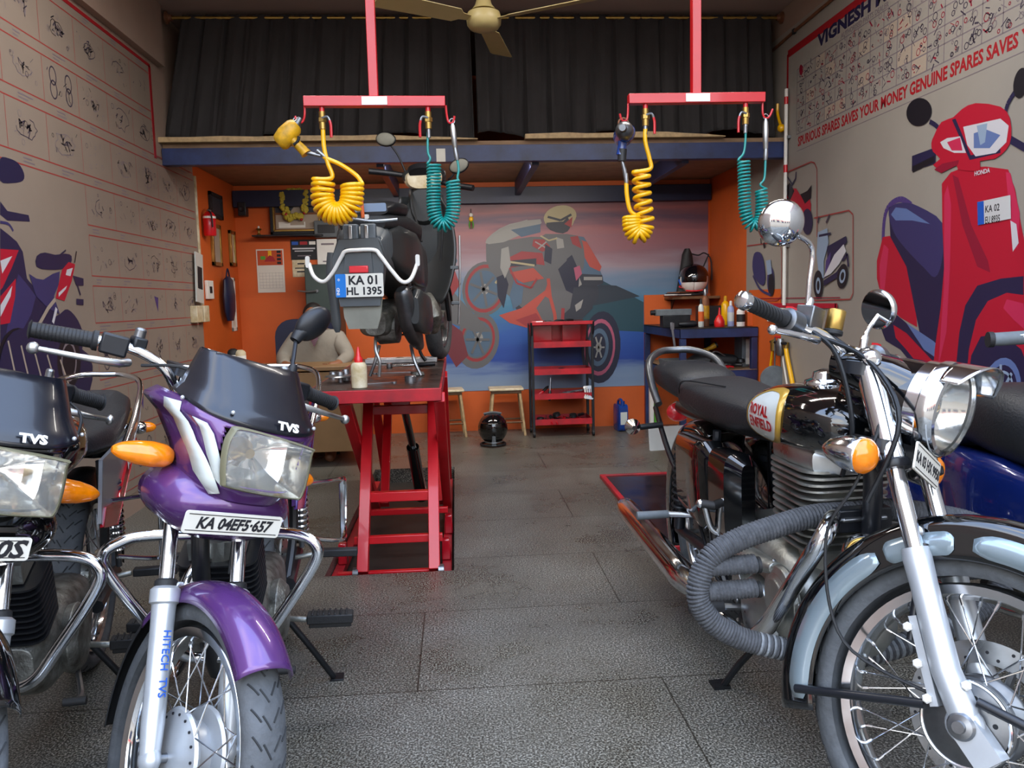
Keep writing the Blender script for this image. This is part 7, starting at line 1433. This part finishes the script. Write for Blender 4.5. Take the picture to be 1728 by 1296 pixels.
# shrine picture with garlands on a small ledge
t, w, h = board_on_back('shrine_picture', 'dark framed shrine picture with gold edges and yellow flower garlands', 'framed picture', 455, 326, 548, 395, 'x', th=.05)
b = g('ink')
for s in (-1, 1): b.box((s*(w/2-.012), 0, 0), (.024, .05, h)); b.box((0, 0, s*(h/2-.012)), (w, .05, .024))
b.build('frame', t, bevel=.003); b = g('brass')
for s in (-1, 1): b.box((s*(w/2-.032), -.005, 0), (.012, .03, h-.06)); b.box((0, -.005, s*(h/2-.032)), (w-.06, .03, .012))
b.build('gold_border', t); b = g('cardboard').box((0, .01, 0), (w-.07, .01, h-.07)); b.mat('pr_tan').box((0, .003, -h*.20), (w*.80, .002, h*.34)); b.mat('white').box((-w*.1, .0015, -h*.27), (w*.5, .002, h*.14)); b.mat('mu_dark').box((0, .003, h*.2), (w*.80, .002, h*.36)); b.mat('pr_tan').prism([(-.06, -.10), (.06, -.10), (.05, .02), (.02, .06), (-.02, .06), (-.05, .02)], (.0, .001, .0), (1, 0, 0), (0, 0, 1), .002); b.build('picture', t)
rn = random.Random(2)
def garland(P, n, r, nm='garland'):
    b = g('garland' if 'garland' in MATS else (mat('garland', '#b5a63a', .8, var=.2, scale=60), 'garland')[1]); Q = crom(P, max(1, n//len(P)))
    for q in Q:
        for _ in range(3): b.ell(q+Vector((rn.uniform(-r, r)*.7, -rn.uniform(0, .01), rn.uniform(-r, r)*.5)), r*rn.uniform(.6, .9), n=7, m=5)
    b.mat('pr_red').ell(Q[-1]+Vector((0, -.01, -.02)), .014, n=8, m=6); return b.build(nm, t)
garland([(-w*.25, -.035, h*.46), (-w*.24, -.035, h*.25), (-w*.18, -.035, h*.02)], 20, .026); garland([(w*.22, -.035, h*.46), (w*.19, -.035, h*.25), (w*.16, -.035, h*.05)], 20, .026); garland([(-w*.14, -.035, -h*.12), (-w*.02, -.035, -h*.06), (w*.1, -.035, -h*.1)], 14, .028); garland([(-w*.15, -.03, h*.52), (0, -.03, h*.55), (w*.15, -.03, h*.52)], 12, .018)
q = W(455, 397); t = thing('ledge', 'thin dark ledge under the shrine picture', 'shelf', (W(490, 398).x, YB-.075, W(490, 398).z)); g('darkmetal').box((0, 0, -.006), (W(548, 398).x-W(432, 398).x, .148, .012)).build('board', t)
lz = W(490, 398).z+.001; t = thing('oil_lamp', 'small brass oil lamp at the left end of the ledge', 'lamp', (W(440, 393).x, YB-.07, lz)); g('brass').lathe([(.025, 0), (.02, .008), (.008, .02), (.010, .04), (.028, .055), (.022, .06)]).build('lamp', t); g('white').ell((0, 0, .07), (.010, .010, .014)).build('wick', t)
q = W(795, 372); t = thing('charm', 'small yellow lemon and chilli charm hanging on the poster', 'charm', (q.x, YB-.02, q.z)); g('rubber').cyl((0, 0, .05), (0, 0, .10), .003).build('string', t); g('white').ell((0, 0, .045), .018).build('bead', t); b = g('yellow').ell((0, 0, .01), (.02, .012, .022)); b.build('lemon', t)
for s in (-1, 0, 1): g('green' if s else 'rust').tube([(s*.008, 0, -.005), (s*.018, 0, -.04), (s*.012, 0, -.075)], [.005, .006, .002], 8, 3).build('chilli', t)
P = [W(755, 329), W(800, 327), W(860, 331), W(1000, 333)]; t = thing('wire', 'thin dark wire drooping along the top of the poster', 'wire', P[0]); g('ink').tube([p-P[0]+Vector((0, -.02, -.0)) for p in P], .004, 6, 6).build('cable', t); g('ink').torus(W(807, 327)-P[0]+Vector((0, -.02, 0)), (0, 1, 0), .022, .004, 16, 6).build('loop', t)
# left orange wall: frames and extinguisher
def LW(px, py): return at(px, py, 0, XL)
def pic_left(nm, lab, x0, y0, x1, y1, frame, inner, cat='framed picture', th=.022):
    a, c = LW(x0, y0), LW(x1, y1); t = thing(nm, lab, cat, (XL+th/2+.001, (a.y+c.y)/2, (a.z+c.z)/2)); w, h = abs(c.y-a.y), abs(a.z-c.z)
    b = g(frame)
    for s in (-1, 1): b.box((0, s*(w/2-.015), 0), (th, .03, h)); b.box((0, 0, s*(h/2-.015)), (th, w, .03))
    b.build('frame', t, bevel=.002); g(inner).box((-.003, 0, 0), (th*.5, w-.05, h-.05)).build('picture', t); return t, w, h
pic_left('picture_frame', 'black framed dark poster high on the left orange wall', 350, 322, 373, 372, 'ink', 'mu_dark'); pic_left('picture_frame', 'gold framed picture on the left orange wall nearest the pillar', 353, 376, 372, 450, 'brass', 'pr_tan'); pic_left('picture_frame', 'gold framed certificate deeper along the left orange wall', 384, 388, 396, 450, 'brass', 'offwhite')
pic_left('notice', 'long white price list hanging on the left orange wall', 386, 468, 400, 558, 'white', 'paper', 'notice', .006)
a = LW(341, 398); t = thing('fire_extinguisher', 'small red fire extinguisher hanging on the left orange wall', 'fire extinguisher', (XL+.055, a.y+.02, a.z)); hE = LW(341, 352).z-a.z
g('redpaint').lathe([(.04, 0), (.046, .01), (.046, hE*.72), (.03, hE*.84), (.014, hE*.88)], n=26).build('cylinder', t); g('steel').lathe([(.016, hE*.86), (.018, hE*.92), (.01, hE*.96)]).build('valve', t); g('ink').tube([(0, 0, hE*.95), (.0, .04, hE*1.03), (0, .07, hE*1.02)], .006, 8, 3).build('handle', t); g('white').lathe([(.0468, hE*.62), (.0468, hE*.70)], n=26, cap=False).build('label', t); g('ink').tube([(0, -.01, hE*.9), (.03, -.05, hE*.75), (.035, -.045, hE*.3)], .006, 8, 5).build('hose', t)
a = LW(376, 500); t = thing('bag', 'dark blue cloth bag hanging on the left orange wall', 'bag', (XL+.05, a.y, a.z)); g('navy').rings([[Vector((.035*k*math.cos(2*PI*j/16), .14*k*math.sin(2*PI*j/16), z)) for j in range(16)] for k, z in ((.25, .16), (.75, .13), (1, .0), (.9, -.12), (.55, -.20))]).build('pouch', t); g('navy').tube([(0, -.05, .15), (0, 0, .22), (0, .05, .15)], .006, 8, 5).build('strap', t)
a = LW(350, 478); t = thing('switch_board', 'white switch board on the left orange wall', 'switch board', (XL+.012, a.y, a.z-.05)); g('white').box((0, 0, 0), (.02, .16, .14)).build('plate', t, bevel=.003); g('ink').box((.012, 0, 0), (.006, .05, .05)).build('socket', t)
a = at(333, 530, 0, XL+.03); t = thing('wall_stand', 'small wall mounted paper holder at the end of the left board', 'paper holder', (XL+.03, 5.95, a.z)); g('offwhite').box((0, -.06, .0), (.05, .13, .12)).build('box', t, bevel=.004); g('offwhite').box((0, .10, .0), (.05, .12, .12)).build('box', t, bevel=.004); g('badgewhite').box((.0, .05, .26), (.01, .16, .36), Matrix.Rotation(rad(-6), 3, 'X')).build('leaflet', t); b = g('ink').box((.006, .05, .26), (.002, .10, .16), Matrix.Rotation(rad(-6), 3, 'X')); b.build('print', t)
# green and white packet near the bench
q = at(1105, 674, 1, 7.0); t = thing('packet', 'green and white packet standing by the wall left of the workbench', 'packet', (q.x, 7.05, 0)); hz2 = at(1105, 655, 1, 7.0).z; g('white').box((-.02, 0, hz2/2), (.035, .05, hz2)).build('sleeve', t, bevel=.002); g('green').box((.018, 0, hz2/2), (.035, .05, hz2)).build('box', t, bevel=.002)
